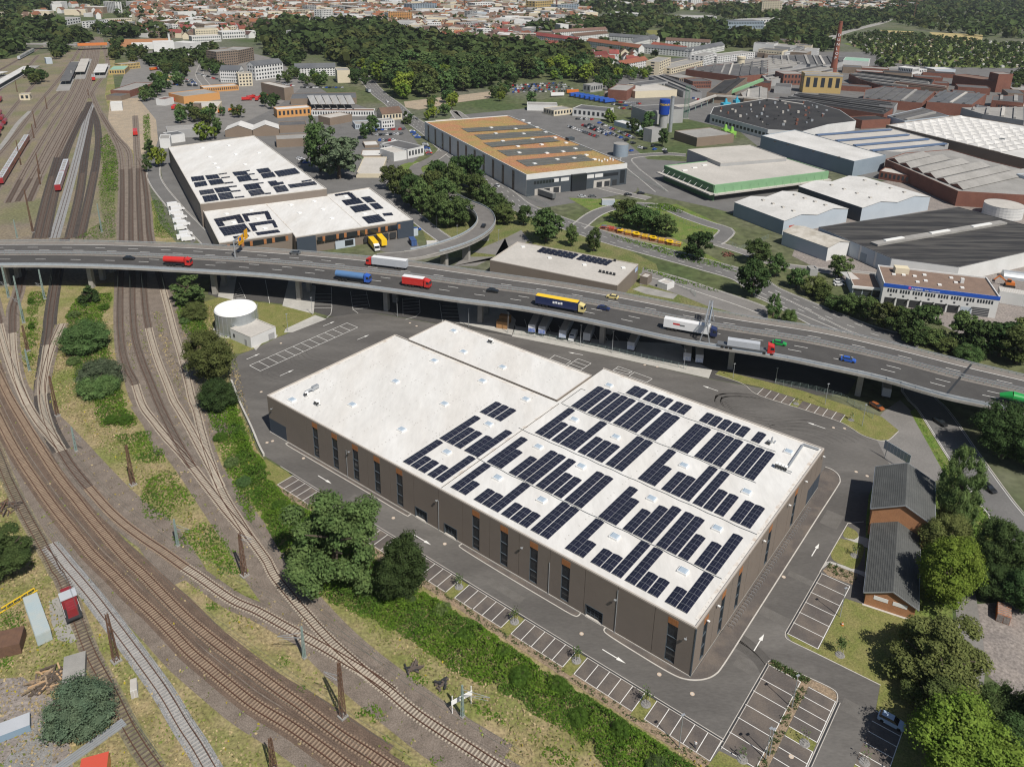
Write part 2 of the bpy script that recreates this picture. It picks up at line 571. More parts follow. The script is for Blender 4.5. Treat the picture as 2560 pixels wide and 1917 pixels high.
b.solid([H(64.3,72.1),H(0.0,72.1)],-0.3,0.0,HALL_H,HALL_H + 0.28,M_cap)
b.solid([H(0.0,71.8),H(0.0,0.25)],-0.3,0.05,HALL_H,HALL_H + 0.28,M_cap)
b.solid([H(121.2,48.35),H(121.2,65.5)],-0.25,0.0,HALL_H + 0.55,HALL_H + 0.75,M_cap)
b.solid([H(121.0,65.5),H(64.3,65.5)],-0.25,0.0,HALL_H + 0.55,HALL_H + 0.75,M_cap)
b.solid([H(64.2,65.5),H(64.2,48.2)],-0.25,0.0,HALL_H + 0.55,HALL_H + 0.62,M_cap)
b.build('parapet',hall)
b = HB()
b.solid([H(127.3,-0.1),H(-0.1,-0.1)],-0.14,0.32,0.0,0.28,M_kerb)
b.solid([H(-0.12,-0.3),H(-0.12,72.3)],0.0,0.3,0.0,0.28,M_kerb)
b.build('plinth',hall)
wins = [107.0,99.3,91.55,83.8,76.05,52.25,44.3,36.4,28.35,4.4]
doors = [(67.25,70.95),(57.95,61.7),(19.2,23.1)]
joints = [127.0,118.4,110.6,102.7,94.9,87.2,79.3,71.4,63.4,56.1,48.3,40.3,32.3,23.7,16.2,8.2,0.0]
holes = [(w - 1.05,w + 1.05,0.75,11.15) for w in wins] + [(a,c,0.0,3.0) for a,c in doors]
O = H(0,0)
wall_panels(O,AA,-BB,[(joints[i + 1],joints[i]) for i in range(1,len(joints) - 1)],holes,0.28,HALL_H,M_clad)
wall_panels(O,AA,-BB,[(118.4,127.0)],[],4.75,HALL_H,M_clad)
wall_panels(O,AA,-BB,[(118.4,119.7)],[],0.28,4.75,M_clad)
wall_panels(O,AA,-BB,[(119.7,127.0)],[],0.28,4.75,M_cladb)
for w in wins:
	wall_window(O,AA,-BB,w - 1.05,w + 1.05,0.75,11.15)
for a,c in doors:
	roller_door(O,AA,-BB,a,c,3.0)
wr = [4.3,12.2,20.3,36.4,52.45]
jr = [0.0,8.2,16.2,24.3,32.3,40.4,48.4,56.5,62.7]
wall_panels(O,BB,-AA,[(jr[i],jr[i + 1]) for i in range(len(jr) - 1)],[(w - 0.95,w + 0.95,0.75,11.15) for w in wr],0.28,HALL_H,M_clad)
wall_panels(O,BB,-AA,[(62.7,67.4),(67.4,72.1)],[],4.7,HALL_H,M_clad)
wall_panels(O,BB,-AA,[(62.7,67.4),(67.4,72.1)],[],0.28,4.7,M_cladb)
for w in wr:
	wall_window(O,BB,-AA,w - 0.95,w + 0.95,0.75,11.15)
wall_panels(H(127,0),BB,AA,[(k * 8.03,(k + 1) * 8.03) for k in range(6)],[],0.28,HALL_H,M_clad)
wall_panels(H(0,72.1),AA,BB,[(k * 8.0,(k + 1) * 8.0) for k in range(8)],[],0.28,HALL_H,M_clad)
b = HB()
b.box(H(-0.1,-0.1,0.28),0.22,0.22,HALL_H - 0.28,M_frame,ANG_S)
b.build('corner_trim',hall)
def wall_lamp(p,nrm,big=False):
	b = HB()
	b.bar(p,p + nrm * 0.5,0.08,0.08,M_steel)
	b.box(p + nrm * 0.55 - Vector((0,0,0.05)),0.5,0.34,0.16,M_white if big else M_steel,ANG_S)
	b.build('wall_lamp',hall)
for s in (124.8,93.4,63.6,39.2,16.4,1.5):
	wall_lamp(H(s,-0.14,8.6),-BB)
for t in (4.0,8.6,31.5,46.5,57.5,70.3):
	wall_lamp(H(-0.14,t,10.6),-AA,True)
b = HB()
for s in (94.9,63.4,32.3,16.2):
	b.tube(H(s,-0.22,0.28),H(s,-0.22,8.4 if s != 16.2 else 10.8),0.07,0.07,M_steel,6)
b.build('downpipe',hall)
b = HB()
M_seam = mat('roof_fixing',(0.33,0.31,0.29),0.8)
for s in np.arange(70.5,126,7.85):
	for t in np.arange(1.5,47,1.25):
		if random.random() < 0.62:
			b.box(H(s + random.uniform(-.06,.06),t,HALL_H),0.16,0.3,0.02,M_seam,ANG_T)
for t in (16.0,32.0):
	for s in np.arange(66,126,1.2):
		if random.random() < 0.62:
			b.box(H(s,t + random.uniform(-.06,.06),HALL_H),0.3,0.16,0.02,M_seam,ANG_T)
for s in np.arange(72,120,8):
	for t in np.arange(49,64,1.3):
		if random.random() < 0.6:
			b.box(H(s,t,HALL_H + 0.55),0.16,0.3,0.02,M_seam,ANG_T)
for s in (0.9,31.8):
	for t in np.arange(2,70,1.3):
		if random.random() < 0.5:
			b.box(H(s,t,HALL_H),0.14,0.3,0.02,M_seam,ANG_T)
o = b.build('roof_fixings',hall,kind='stuff')
b = HB()
for p,q in (((63.2,0.6),(63.2,47.5)),((62.9,48.0),(62.9,58.0)),((61.5,58.0),(62.9,58.0)),):
	b.bar(H(*p,HALL_H + .03),H(*q,HALL_H + .03),0.14,0.07,M_dark)
for t,s0,s1 in ((14.35,64.5,1.5),(31.1,64.5,1.0),(48.0,62.5,8.0),(63.1,54,9)):
	pts = [H(s,t + 0.12 * math.sin(s * .9),HALL_H + .07) for s in np.linspace(s0,s1,40)]
	for a,c in zip(pts,pts[1:]):
		b.bar(a,c,0.13,0.08,M_frame)
b.build('cable_duct',hall)
M_dirt = mat('roof_dirt',(0.62,0.595,0.555),.9,(0.33,0.22,0.14),.55,.85,lo=.5,hi=.8,detail=8)
b = HB()
for pts,w in (([(.75,2),(.75,71)],.5),([(2,71.3),(62,71.3)],.4),([(70,47.3),(120,47.3)],.45),([(126.2,8),(126.2,46)],.45),([(66,64.6),(119,64.6)],.5),([(63.4,1),(63.4,47)],.5)):
	b.ribbon([H(*q,HALL_H + (.56 if 64 < q[1] < 65 else .012)) for q in pts],w,-w,M_dirt)
b.build('roof_dirt',hall)
# ---- skylights
mb = MB()
mb.box((0,0,0),1.75,2.0,0.42,M_white)
curb_me = mb.mesh('curb')
mb = MB()
mb.box((0,0,0.42),1.5,1.75,0.03,M_dome)
pts = [(-.75,-.87,.45),(.75,-.87,.45),(.75,.87,.45),(-.75,.87,.45)]
tp = [(-.5,-.6,.58),(.5,-.6,.58),(.5,.6,.58),(-.5,.6,.58)]
for i in range(4):
	j = (i + 1) % 4
	mb.poly([pts[i],pts[j],tp[j],tp[i]],M_dome)
mb.poly(tp,M_dome)
dome_me = mb.mesh('dome')
SKY = [(s,t) for s in (8.35,24.05,42.9,55.5,71.4,86.9,105.6) for t in (11.5,27.5,43.4) if (s,t) not in ((55.5,99),)]
SKY += [(102.0,52.5),(86.9,52.6),(57.7,64.4),(6.5,65.1),(119.9,2.8),(113.8,61.2)]
names_t = {11.5: 'front',27.5: 'middle',43.4: 'rear'}
names_s = {8.35: 'nearest the right end wall',24.05: 'second from the right end wall',42.9: 'third from the right end wall',55.5: 'fourth from the right end wall',
		   71.4: 'just left of the long roof joint',86.9: 'second left of the roof joint',105.6: 'nearest the left end wall'}
extra = ['skylight near the pipe duct on the raised rear roof','skylight in the centre of the raised rear roof','skylight behind the rear solar blocks by the roof edge',
		 'skylight by the white pipe at the rear right roof corner','skylight beside the ventilation plant at the left roof corner','skylight near the back left corner of the raised roof']
for i,(s,t) in enumerate(SKY):
	zz = HALL_H + (0.55 if (s,t) in ((102.0,52.5),(86.9,52.6),(113.8,61.2)) else 0)
	lab = f'square roof skylight in the {names_t[t]} row, {names_s[s]}' if t in names_t and s in names_s else 'square ' + extra[[(102.0,52.5),(86.9,52.6),(57.7,64.4),(6.5,65.1),(119.9,2.8),(113.8,61.2)].index((s,t))]
	th = thing('skylight',lab,'skylight',H(s,t,zz),ANG_T,'skylights on the white hall roof')
	link('curb',curb_me,th)
	link('dome',dome_me,th)
# ---- solar blocks (s of the left edge of each ridge pair, first t, modules along t)
MODL,PW = 1.71,2.28
def module_mesh(side):
	b = MB()
	w = PW / 2 - 0.02
	z0,z1 = 0.12,0.32
	x0,x1 = 0.02,MODL - 0.02
	ya,yb = (0.0,w) if side > 0 else (0.0,-w)
	g = 0.035
	def pt(x,y,d=0): return (x,y,z1 + (z0 - z1) * abs(y) / w + d)
	q = [pt(x0,ya),pt(x1,ya),pt(x1,yb),pt(x0,yb)]
	if side < 0: q = q[::-1]
	lowq = [(p[0],p[1],p[2] - 0.05) for p in q]
	for i in range(4):
		j = (i + 1) % 4
		b.poly([lowq[i],lowq[j],q[j],q[i]],M_cframe)
	b.poly(q,M_cframe)
	nx = 1
	for k in range(nx):
		for (va,vb) in ((0.025,0.495),(0.515,0.975)):
			xa,xb = x0 + g,x1 - g
			c = [pt(xa,yb * va,.004),pt(xb,yb * va,.004),pt(xb,yb * vb,.004),pt(xa,yb * vb,.004)]
			if side < 0: c = c[::-1]
			b.poly(c,M_cell)
	return b.mesh('solar_module')
MOD = {1: module_mesh(1),-1: module_mesh(-1)}
def n(k): return k
T1,T2,T3,T4,T5 = 2.05,14.7,31.95,48.45,63.9
blocks = [
 ('small lone block of three panel ridges left of the roof joint',30.5,[(77.1,4),(74.6,4),(72.1,4)]),
 ('stepped block in front of the lone block, left part',T2,[(77.0,8),(74.6,5),(72.1,5)]),
 ('stepped block in front of the lone block, along the roof joint',T2,[(68.8,5),(66.5,8)]),
 ('U-shaped block at the front edge left of the roof joint, left arm',T1,[(77.1,7),(74.6,3),(72.1,3)]),
 ('U-shaped block at the front edge left of the roof joint, right arm',T1,[(69.1,3),(66.5,7)]),
 ('front edge block just right of the roof joint',T1,[(61.8,7),(59.4,3)]),
 ('front edge block, second right of the roof joint',T1,[(54.9,3),(52.5,3),(50.1,7)]),
 ('front edge block of three short ridges in the middle',T1,[(47.1,3),(44.6,3),(42.2,3)]),
 ('front edge block of two long ridges before the wide bare strip',T1,[(39.1,7),(36.7,7)]),
 ('second row block just right of the roof joint',T2,[(61.6,8),(59.3,5)]),
 ('second row block with stepped top in the left part',T2,[(54.9,5),(52.4,8),(50.0,8)]),
 ('second row block wrapped round a skylight in the left part',T2,[(47.1,8),(44.6,5),(42.1,5)]),
 ('second row block of two long ridges before the wide bare strip',T2,[(39.1,8),(36.7,8)]),
 ('front edge block first right of the wide bare strip',T1,[(30.3,7),(28.0,3)]),
 ('front edge block of three ridges with long right arm',T1,[(24.1,3),(21.7,3),(19.2,7)]),
 ('front edge block with long left arm near the corner',T1,[(16.2,7),(13.7,3),(11.2,3)]),
 ('front edge block at the very corner of the roof',T1,[(7.5,3),(5.1,7)]),
 ('second row block first right of the wide bare strip',T2,[(30.2,8),(27.9,6)]),
 ('second row block of three stepped ridges in the right part',T2,[(24.1,5),(21.7,7),(19.3,8)]),
 ('second row block with two long and one short ridge',T2,[(16.2,8),(13.8,8),(11.2,5)]),
 ('second row block beside the right end wall',T2,[(7.6,5),(5.1,8)]),
 ('third row block nearest the roof joint',T3,[(60.0,9),(57.6,5)]),
 ('third row block with long right arm in the left part',T3,[(54.8,5),(52.3,5),(50.0,9)]),
 ('third row block of three short ridges in the middle',T3,[(47.0,5),(44.5,5),(42.1,5)]),
 ('third row block of two long ridges before the wide bare strip',T3,[(39.0,9),(36.6,9)]),
 ('fourth row block beside the raised rear roof',T4,[(60.0,8),(57.6,8)]),
 ('fourth row block of three ridges, second from the raised roof',T4,[(54.8,8),(52.3,8),(49.9,8)]),
 ('fourth row block of three ridges in the middle',T4,[(46.9,8),(44.5,8),(42.1,8)]),
 ('fourth row block of two ridges before the wide bare strip',T4,[(38.9,8),(36.6,8)]),
 ('rear edge block of two short ridges',T5,[(52.1,3),(49.8,3)]),
 ('rear edge block of three short ridges',T5,[(46.8,3),(44.4,3),(42.0,3)]),
 ('rear edge block of two short ridges before the bare strip',T5,[(38.9,3),(36.5,3)]),
 ('third row block first right of the wide bare strip',T3,[(30.2,9),(27.9,5)]),
 ('third row block with long right arm in the right part',T3,[(24.1,5),(21.7,5),(19.3,9)]),
 ('third row block with long left arm in the right part',T3,[(16.3,9),(13.8,5),(11.2,5)]),
 ('third row block of two ridges beside the right end wall',T3,[(7.5,5),(5.1,5)]),
 ('fourth row block first right of the wide bare strip',T4,[(30.1,8),(27.8,8)]),
 ('fourth row block of three ridges in the right part',T4,[(23.9,8),(21.5,8),(19.1,8)]),
 ('fourth row block of three ridges nearest the end wall',T4,[(15.9,8),(13.5,8),(11.0,8)]),
 ('rear edge block of five short ridges right of the bare strip',T5,[(30.0,3),(27.6,3),(25.0,3),(22.5,3),(20.0,3)]),
 ('rear edge single short ridge near the air ducts',T5,[(15.8,3)]),
]
for lab,t0,cols in blocks:
	s0 = cols[0][0]
	th = thing('solar_array','solar panels: ' + lab,'solar array',H(s0 - PW / 2,t0,HALL_H),ANG_T,'solar blocks on the white hall roof')
	for s,k in cols:
		for j in range(k):
			for side in (1,-1):
				link('solar_panel',MOD[side],th,(j * MODL,s - s0 + (0.0 if side > 0 else -0.0),0))
# ---- rooftop plant
def ac_unit(s,t,label,n=2,z=HALL_H):
	th = thing('air_conditioner',label,'air conditioner',H(s,t,z),ANG_T,'cooling units on the hall roof')
	for k in range(n):
		b = MB()
		b.box((0,k * 0.75,0.25),1.1,0.5,1.15,M_white)
		c = b.build('casing',th)
		b = MB()
		b.tube((0.2,k * 0.75 + 0.252,0.8),(0.2,k * 0.75 + 0.29,0.8),0.42,0.42,M_dark,12)
		b.tube((-.3,k * 0.75 - 0.252,0.8),(-.3,k * 0.75 - 0.29,0.8),0.42,0.42,M_dark,12)
		b.box((-0.56,k * 0.75,0.3),0.02,0.4,1.0,M_dark)
		b.build('fan_grille',c)
	b = MB()
	b.box((-.4,0.3,0.0),0.15,n * 0.85,0.25,M_steel)
	b.box((.4,0.3,0.0),0.15,n * 0.85,0.25,M_steel)
	b.build('base_frame',th)
ac_unit(112.5,5.6,'pair of white cooling units with a pipe on the left roof end')
ac_unit(118.6,6.6,'single cooling unit beside the silver ducts at the left roof corner',1)
ac_unit(99.2,62.6,'pair of white cooling units on the raised rear roof edge',z=HALL_H + .55)
ac_unit(4.3,57.0,'cluster of four cooling units near the right end wall',4)
th = thing('ventilation_duct','silver ventilation duct with bends at the left roof corner','duct',H(119.5,8.6,HALL_H),ANG_T)
b = MB(); b.tube((-1.6,0,0.9),(0.4,0,0.9),0.32,0.32,M_steel,10); b.tube((0.4,0,0.9),(1.0,-.3,0.3),0.32,0.32,M_steel,10); b.build('duct_run',th,smooth=False)
b = MB(); b.box((1.9,0.2,0.35),2.0,0.9,0.9,M_steel); b.build('fan_box',th)
b = MB(); b.tube((-1.6,0,0.9),(-2.1,0,0.1),0.32,0.32,M_steel,10); b.box((-1.0,0,0),0.1,0.5,0.6,M_steel); b.build('duct_bend',th)
th = thing('rooftop_pipe','thick grey pipe run with elbow at the rear right roof corner','pipe',H(4.0,60.0,HALL_H),ANG_T)
b = MB(); b.bar((-1.5,0.2,0.45),(10.3,0.6,0.45),0.42,0.32,M_steel); b.build('pipe_run',th)
b = MB(); b.bar((10.3,0.6,0.45),(10.5,-3.2,0.45),0.4,0.32,M_steel); b.build('pipe_elbow',th)
th = thing('roof_exhaust','twin exhaust stubs with small dark box on the rear right roof','exhaust vent',H(11.3,66.2,HALL_H),ANG_T)
b = MB(); b.tube((0,0,0),(0,0,1.5),0.18,0.18,M_steel,8); b.tube((0.5,0,0),(.5,0,1.5),0.18,0.18,M_steel,8); b.build('stub',th)
b = MB(); b.box((-.9,0.5,0),0.8,1.0,0.5,M_dark); b.box((.8,-.6,0),1.2,0.3,0.3,M_steel); b.build('fan_box',th)
# ---- car park: bays, kerbs, markings
def hsheet(name,txt,m,z):
	return sheet(name,HP(txt),m,z)
bay0 = [106.3,91.4,76.55,61.75,46.9,32.05,17.15,2.3]
lines = MB()
drain = MB()
kerbs = MB()
for k,s0 in enumerate(bay0):
	s1 = s0 - 12.35
	hsheet('parking_bay',f'{s0},-8.5 {s1},-8.5 {s1},-13.2 {s0},-13.2',M_asph_bay,0.05)
	for j in range(6):
		s = s0 - 2.47 * j
		lines.solid([H(s,-8.6),H(s,-13.15)],-0.06,0.06,0.05,0.06,M_paint)
	kerbs.solid([H(s0,-13.25),H(s1,-13.25)],-0.07,0.07,0.0,0.13,M_kerb)
	if k < 7: hsheet('lawn',f'{s1 - .1},-8.5 {s1 - 2.4},-8.5 {s1 - 2.4},-14.0 {s1 - .1},-14.0',M_lawn,0.07)
hsheet('lawn','117.5,-8.5 106.4,-8.5 106.4,-13.2 110,-18 118,-14',M_lawn,0.07)
hsheet('planting_strip','108,-13.35 -12.4,-13.35 -12.4,-15.0 108,-15.0',M_soil,0.06)
drain.solid([H(108,-8.33),H(-10.3,-8.33)],-0.1,0.1,0.04,0.055,M_dark)
kerbs.solid([H(112,-8.05),H(-10.2,-8.05)],-0.06,0.06,0.04,0.07,M_kerb)
kerbs.solid([H(108,-8.55),H(-10.4,-8.55)],-0.06,0.06,0.04,0.07,M_kerb)
for (sa,sb,ts) in ((-10.6,-16.65,[42.4,38.95,35.4,31.9,28.4,24.9,21.4]),(-10.45,-16.6,[11.8,7.9,4.45,0.85,-2.5,-6.1,-9.6]),(-18.15,-23.0,[11.6,9.05,6.45,3.95,1.45]),
					 (-18.15,-23.0,[-0.75,-3.5,-5.9,-8.4,-10.9]),(-29.25,-34.0,[14.2,11.7,9.2,6.6,4.1,1.5])):
	hsheet('parking_bay',f'{sa},{ts[0]} {sb},{ts[0]} {sb},{ts[-1]} {sa},{ts[-1]}',M_asph_bay,0.05)
	for t in ts:
		lines.solid([H(sa,t),H(sb,t)],-0.06,0.06,0.05,0.06,M_paint)
	lines.solid([H(sb,ts[0]),H(sb,ts[-1])],-0.06,0.06,0.05,0.062,M_paint)
for s,t0,t1 in ((-10.25,42.4,21.2),(-10.15,11.9,-10),(-23.25,11.9,-12)):
	kerbs.solid([H(s,t0),H(s,t1)],-0.06,0.06,0.04,0.075,M_kerb)
	kerbs.solid([H(s - .5,t0),H(s - .5,t1)],-0.05,0.05,0.04,0.072,M_kerb)
	drain.solid([H(s - .25,t0),H(s - .25,t1)],-0.11,0.11,0.04,0.056,M_dark)
for (ta,tb,ss) in ((106.9,111.8,[29.6,27.1,24.6,22.2,19.7]),(107.1,112.2,[17.4,14.85,12.35,9.95,7.4,4.9])):
	hsheet('parking_bay',f'{ss[0]},{ta} {ss[-1]},{ta} {ss[-1]},{tb} {ss[0]},{tb}',M_asph_bay,0.05)
	for s in ss:
		lines.solid([H(s,ta),H(s,tb)],-0.06,0.06,0.05,0.06,M_paint)
hsheet('lawn','45,110.3 36,110.3 29.8,111.9 17.3,112.3 17.3,107.2 19.6,107.0 19.6,111.9 4.8,112.3 4.8,107.3 -2,104.5 -6.5,104.6 -8.5,106.5 -9.6,113.5 -4,118 20,118 45,114',M_lawn,0.07)
def ladder(p,q,width,nb,z=0.045):
	d = (q - p) / nb
	w = Vector((-d.y,d.x,0)).normalized() * width
	for k in range(nb + 1):
		a = p + d * k
		lines.bar(a + Vector((0,0,z)),a + w + Vector((0,0,z)),0.14,0.02,M_paint)
	for a in (p,p + w):
		lines.bar(a + Vector((0,0,z)),a + d * nb + Vector((0,0,z)),0.14,0.02,M_paint)
g0,g1,g2 = W('11',770,1128),W('11',878,1168),W('11',-118,1472)     # far end and lower-left end of the ladder
gA = G(200 + 1555 / 3.45,640 + 992 / 3.45)
gB = G(200 + 1460 / 3.45,640 + 945 / 3.45)
ladder(gA,g1,(gB - gA).length,12)
def zz(ox,oy,s,txt):
	return [G(ox + float(q.split(',')[0]) / s,oy + float(q.split(',')[1]) / s) for q in txt.split()]
for txt in ('45,55 325,155 235,220 -40,120','450,115 675,195 490,320 265,235','380,160 600,240','320,205 540,285','1145,250 1385,335 1300,385 1050,320','1100,285 1345,350',
			'1420,348 1728,462 1635,525 1330,415'):
	q = zz(1380,880,6.9,txt)
	q = [p + Vector((0,0,0.05)) for p in q]
	for a,c in zip(q,q[1:] + ([q[0]] if len(q) > 2 else [])):
		lines.bar(a,c,0.13,0.02,M_paint)
lines.build('parking_lines',kind='structure')
drain.build('drain_channel',kind='structure')
def arc_path(txt,step=0.5):
	return spline(HP(txt),step)
kerbs.solid(arc_path('118.9,0 119.2,-0.5 118.5,-1.1 110,-1.15 90,-1.15 74,-1.25 72.6,-0.9 72.6,0'),-0.1,0.1,0.0,0.12,M_kerb)
kerbs.solid(arc_path('56.3,0 56.4,-0.7 55.5,-1.3 45,-1.6 30,-1.7 25,-1.6 24.2,-0.9 24.3,0'),-0.1,0.1,0.0,0.12,M_kerb)
kerbs.solid(arc_path('18.2,0 18.3,-0.8 17,-1.4 10,-1.7 3.5,-1.75 0.5,-1.2 -2.0,0.6 -3.5,3.2 -3.85,7 -3.85,20 -3.85,40 -3.85,60 -3.9,76 -3.6,79 -2.4,81.2 -0.5,82.3 1.2,82.3'),-0.12,0.12,0.0,0.13,M_kerb)
hsheet('footway','118.7,-0.3 118.7,-1.05 72.8,-1.15 72.8,-0.3',M_asph_bay,0.055)
hsheet('footway','56.2,-0.3 56.2,-1.2 25,-1.55 24.4,-0.3',M_asph_bay,0.055)
sheet('footway',[p for p in arc_path('18,-0.25 17,-1.3 10,-1.6 3.5,-1.65 0.5,-1.1 -1.9,0.7 -3.4,3.3 -3.73,7 -3.73,20 -3.73,40 -3.73,60 -3.8,76 -3.5,78.9 -2.3,81 -0.5,82.1 1.2,82.1',1.0)] + HP('1.2,72.5 -0.3,72.5 -0.3,-0.2'),M_asph_bay,0.055)
kerbs.solid(arc_path('-10.3,21.2 -10.7,20.2 -12,19.9 -17,20.1 -28.5,20.4'),-0.08,0.08,0.0,0.12,M_kerb)
kerbs.solid(arc_path('-10.2,12.2 -10.8,13.0 -15.2,13.45 -21.5,13.95 -22.9,13.1 -23.2,11.6'),-0.08,0.08,0.0,0.12,M_kerb)
sheet('planting_bed',arc_path('-10.3,11.9 -10.9,12.9 -15.2,13.3 -21.5,13.8 -22.8,13.0 -23.0,11.7',1.0) + HP('-18.1,11.7 -18.1,-12 -16.7,-12 -16.6,11.9'),M_soil,0.06)
hsheet('lawn','-18.2,1.4 -23,1.3 -23,-0.7 -18.2,-0.7',M_lawn,0.07)
sheet('lawn',HP('-10.5,21.2 -12,20.05 -17.5,20.25 -28.4,20.5 -29.2,14.4 -34.1,14.4 -36.5,20 -38,34 -33,42 -29.6,40.8 -20.5,38.9 -16.9,38.2 -16.8,21.3'),M_lawn,0.07)
sheet('lawn',HP('-34.1,14.4 -34.1,1.4 -29.2,1.4 -29.2,-6 -42,-10 -42,18 -38,22'),M_lawn,0.065)
sheet('lawn',HP('-10.5,-10.5 -16.5,-9.8 -16.5,-16 -24,-24 -9,-24 -10.2,-13.4'),M_lawn,0.07)
sheet('lawn',arc_path('-10.4,61.8 -12.4,61.5 -13.5,60 -13,58.2 -11,57.4 -10.4,59 -10.4,61.8',0.8)[:-1],M_lawn,0.07)
sheet('lawn',arc_path('-10.4,56.5 -13,57.2 -15.6,57 -16.2,49 -14,48 -11.2,48.3 -10.2,51 -10.4,56.5',0.8)[:-1],M_lawn,0.07)
sheet('planting_bed',HP('-10.6,43.4 -11.2,46.6 -17,47.2 -17,43.2 -12,42.6'),M_soil,0.065)
sheet('footpath',HP('-11,47.4 -10.2,46.5 -10.3,43.8 -11,46.7 -17.4,47.4 -19.6,47.0 -18.6,49.0 -14,48'),M_conc,0.062)
sheet('footpath',HP('-11.0,57.3 -13.1,58.1 -13.6,60.2 -17,60.8 -16.4,57.1 -13,57.3'),M_conc,0.062)
kerbs.solid(HP('-10.2,42.4 -10.2,63 -13.0,66'),-0.08,0.08,0.0,0.12,M_kerb)
kerbs.solid(arc_path('45,110.2 36,110.2 29.8,106.8 19.6,106.9 17.3,107.1 4.8,107.2 -2,104.4 -6.5,104.5 -8.6,106.4 -9.7,113'),-0.08,0.08,0.0,0.12,M_kerb)
kerbs.build('kerb',kind='structure')
def arrow(pt,ang,k=1.0):
	b = MB()
	z = 0.058
	L = [(-2.6,-.1),(0.7,-.1),(0.7,-.38),(2.6,0),(0.7,.38),(0.7,.1),(-2.6,.1)]
	ca,sa = math.cos(ang),math.sin(ang)
	P = [(pt.x + ca * x * k - sa * y * k,pt.y + sa * x * k + ca * y * k,z) for x,y in L]
	b.poly([P[0],P[1],P[5],P[6]],M_paint)
	b.poly([P[2],P[3],P[4]],M_paint)
	b.build('road_arrow',kind='structure')
for (s,t,a) in ((98.8,-4.45,ANG_S + math.pi),(64.2,-4.8,ANG_S + math.pi),(13.4,-5.05,ANG_S + math.pi),(-7.1,15.7,ANG_T),(-7.15,49,ANG_T),(9.7,101,ANG_S)):
	arrow(H(s,t),a)
for t_,a_,c_ in (('11',(585,1155),(675,1118)),('11',(880,1272),(970,1235)),('11',(215,1582),(318,1537)),('12',(605,1405),(490,1383)),('22',(1775,60),(1645,15))):
	p,q = W(t_,*a_),W(t_,*c_)
	arrow((p + q) / 2,math.atan2((q - p).y,(q - p).x))
p,q = G(200 + 1445 / 3.45,640 + 888 / 3.45),G(200 + 1545 / 3.45,640 + 845 / 3.45)
arrow((p + q) / 2,math.atan2((q - p).y,(q - p).x))
M_man = mat('manhole_concrete',(0.5,0.4,0.31),0.9)
MH = []
for t_,pts in (('32',((600,507),(1270,857),(1555,1025))),('33',((135,17),(200,1565))),('23',((565,377),(660,383),(760,757),(855,793))),('21',((95,505),(143,492),(1185,1155),(1628,1378),(45,68),(410,640))),
				('11',((215,1305),(1328,1130),(1385,1157))),('12',((1145,1492),(1253,1508)))):
	for x,y in pts:
		p = W(t_,x,y); q = p - N0; s,t = q.dot(AA),q.dot(BB)
		z = 'on the drive along the long front' if t < 0 and s > -5 else 'on the right-hand drive' if s < 0 and t < 95 else 'on the rear road' if s < 90 else 'on the yard left of the hall'
		MH.append((z,s if t < 0 or t > 72 else -t,p))
OW = ['first','second','third','fourth','fifth','sixth','seventh','eighth','ninth','tenth']
for z in sorted({q[0] for q in MH}):
	for i,(_,k,p) in enumerate(sorted((q for q in MH if q[0] == z),key=lambda q: -q[1])):
		b = MB(p)
		b.tube((p.x,p.y,0.04),(p.x,p.y,0.07),0.42,0.42,M_man,12)
		b.tube((p.x,p.y,0.07),(p.x,p.y,0.075),0.2,0.2,M_kerb,10)
		b.build('manhole_cover',None,f'round pale manhole cover {z}, {OW[i]} from the left','manhole cover','manhole covers round the hall')
b = MB()
for dx in (0.0,):
	pts = [(0,0,0),(0,0,0.75),(0.75,0,0.75),(0.75,0,0.0)]
	for p,q in zip(pts,pts[1:]):
		b.bar(p,q,0.06,0.06,M_steel)
hoop = b.mesh('bicycle_stand')
for k in range(46):
	t = 15.6 + k * 1.03
	o = link('bicycle_stand',hoop,None,H(-0.95,t,0.06),ANG_S + math.pi)
	props(o,'plain steel bicycle hoop in the long row beside the right end wall','bicycle stand','steel bicycle hoops along the right end wall')
wl = PL('S','578,955 600,1012 628,1072 647,1118 659,1141')
b = MB(wl[0]); b.solid(spline(wl,2.0),-0.15,0.35,0.0,0.9,M_conc); b.build('retaining_wall',None,'low pale concrete wall curving along the left edge of the car park','wall')
M_mark = mat('tyre_mark',(0.072,0.067,0.062),.9,(0.1,0.094,0.088),.6,.8)
M_patch = mat('asphalt_patch',(0.135,0.127,0.118),.92,(0.105,0.098,0.09),.5,.8,fine=.1)
b = MB()
def skid(c,r,a0,a1,sq=.6,rot=0.0):
	P = []
	for k in range(17):
		a = a0 + (a1 - a0) * k / 16
		x,y = r * math.cos(a),r * sq * math.sin(a)
		P.append(Vector((c.x + x * math.cos(rot) - y * math.sin(rot),c.y + x * math.sin(rot) + y * math.cos(rot),.0)))
	b.ribbon(P,.11,-.11,M_mark,.0445)
	b.ribbon(offset(P,1.7),.11,-.11,M_mark,.0445)
for k in range(7): skid(W('22',1900 + 40 * k,130 + 14 * k),5 + 1.4 * k,R(60),R(290),.6,R(-20))
for k in range(8): skid(H(-3 + .5 * k,3 - .7 * k),11 + 1.1 * k,R(190) + ANG_S,R(290) + ANG_S,.9)
for k in range(5): skid(W('23',250 + 60 * k,560),12 + 2 * k,R(20),R(130),.8)
for k in range(6): skid(W('11',300 + 90 * k,1560 - 40 * k),9 + k,R(170),R(260),.7)
b.build('tyre_marks',kind='structure')
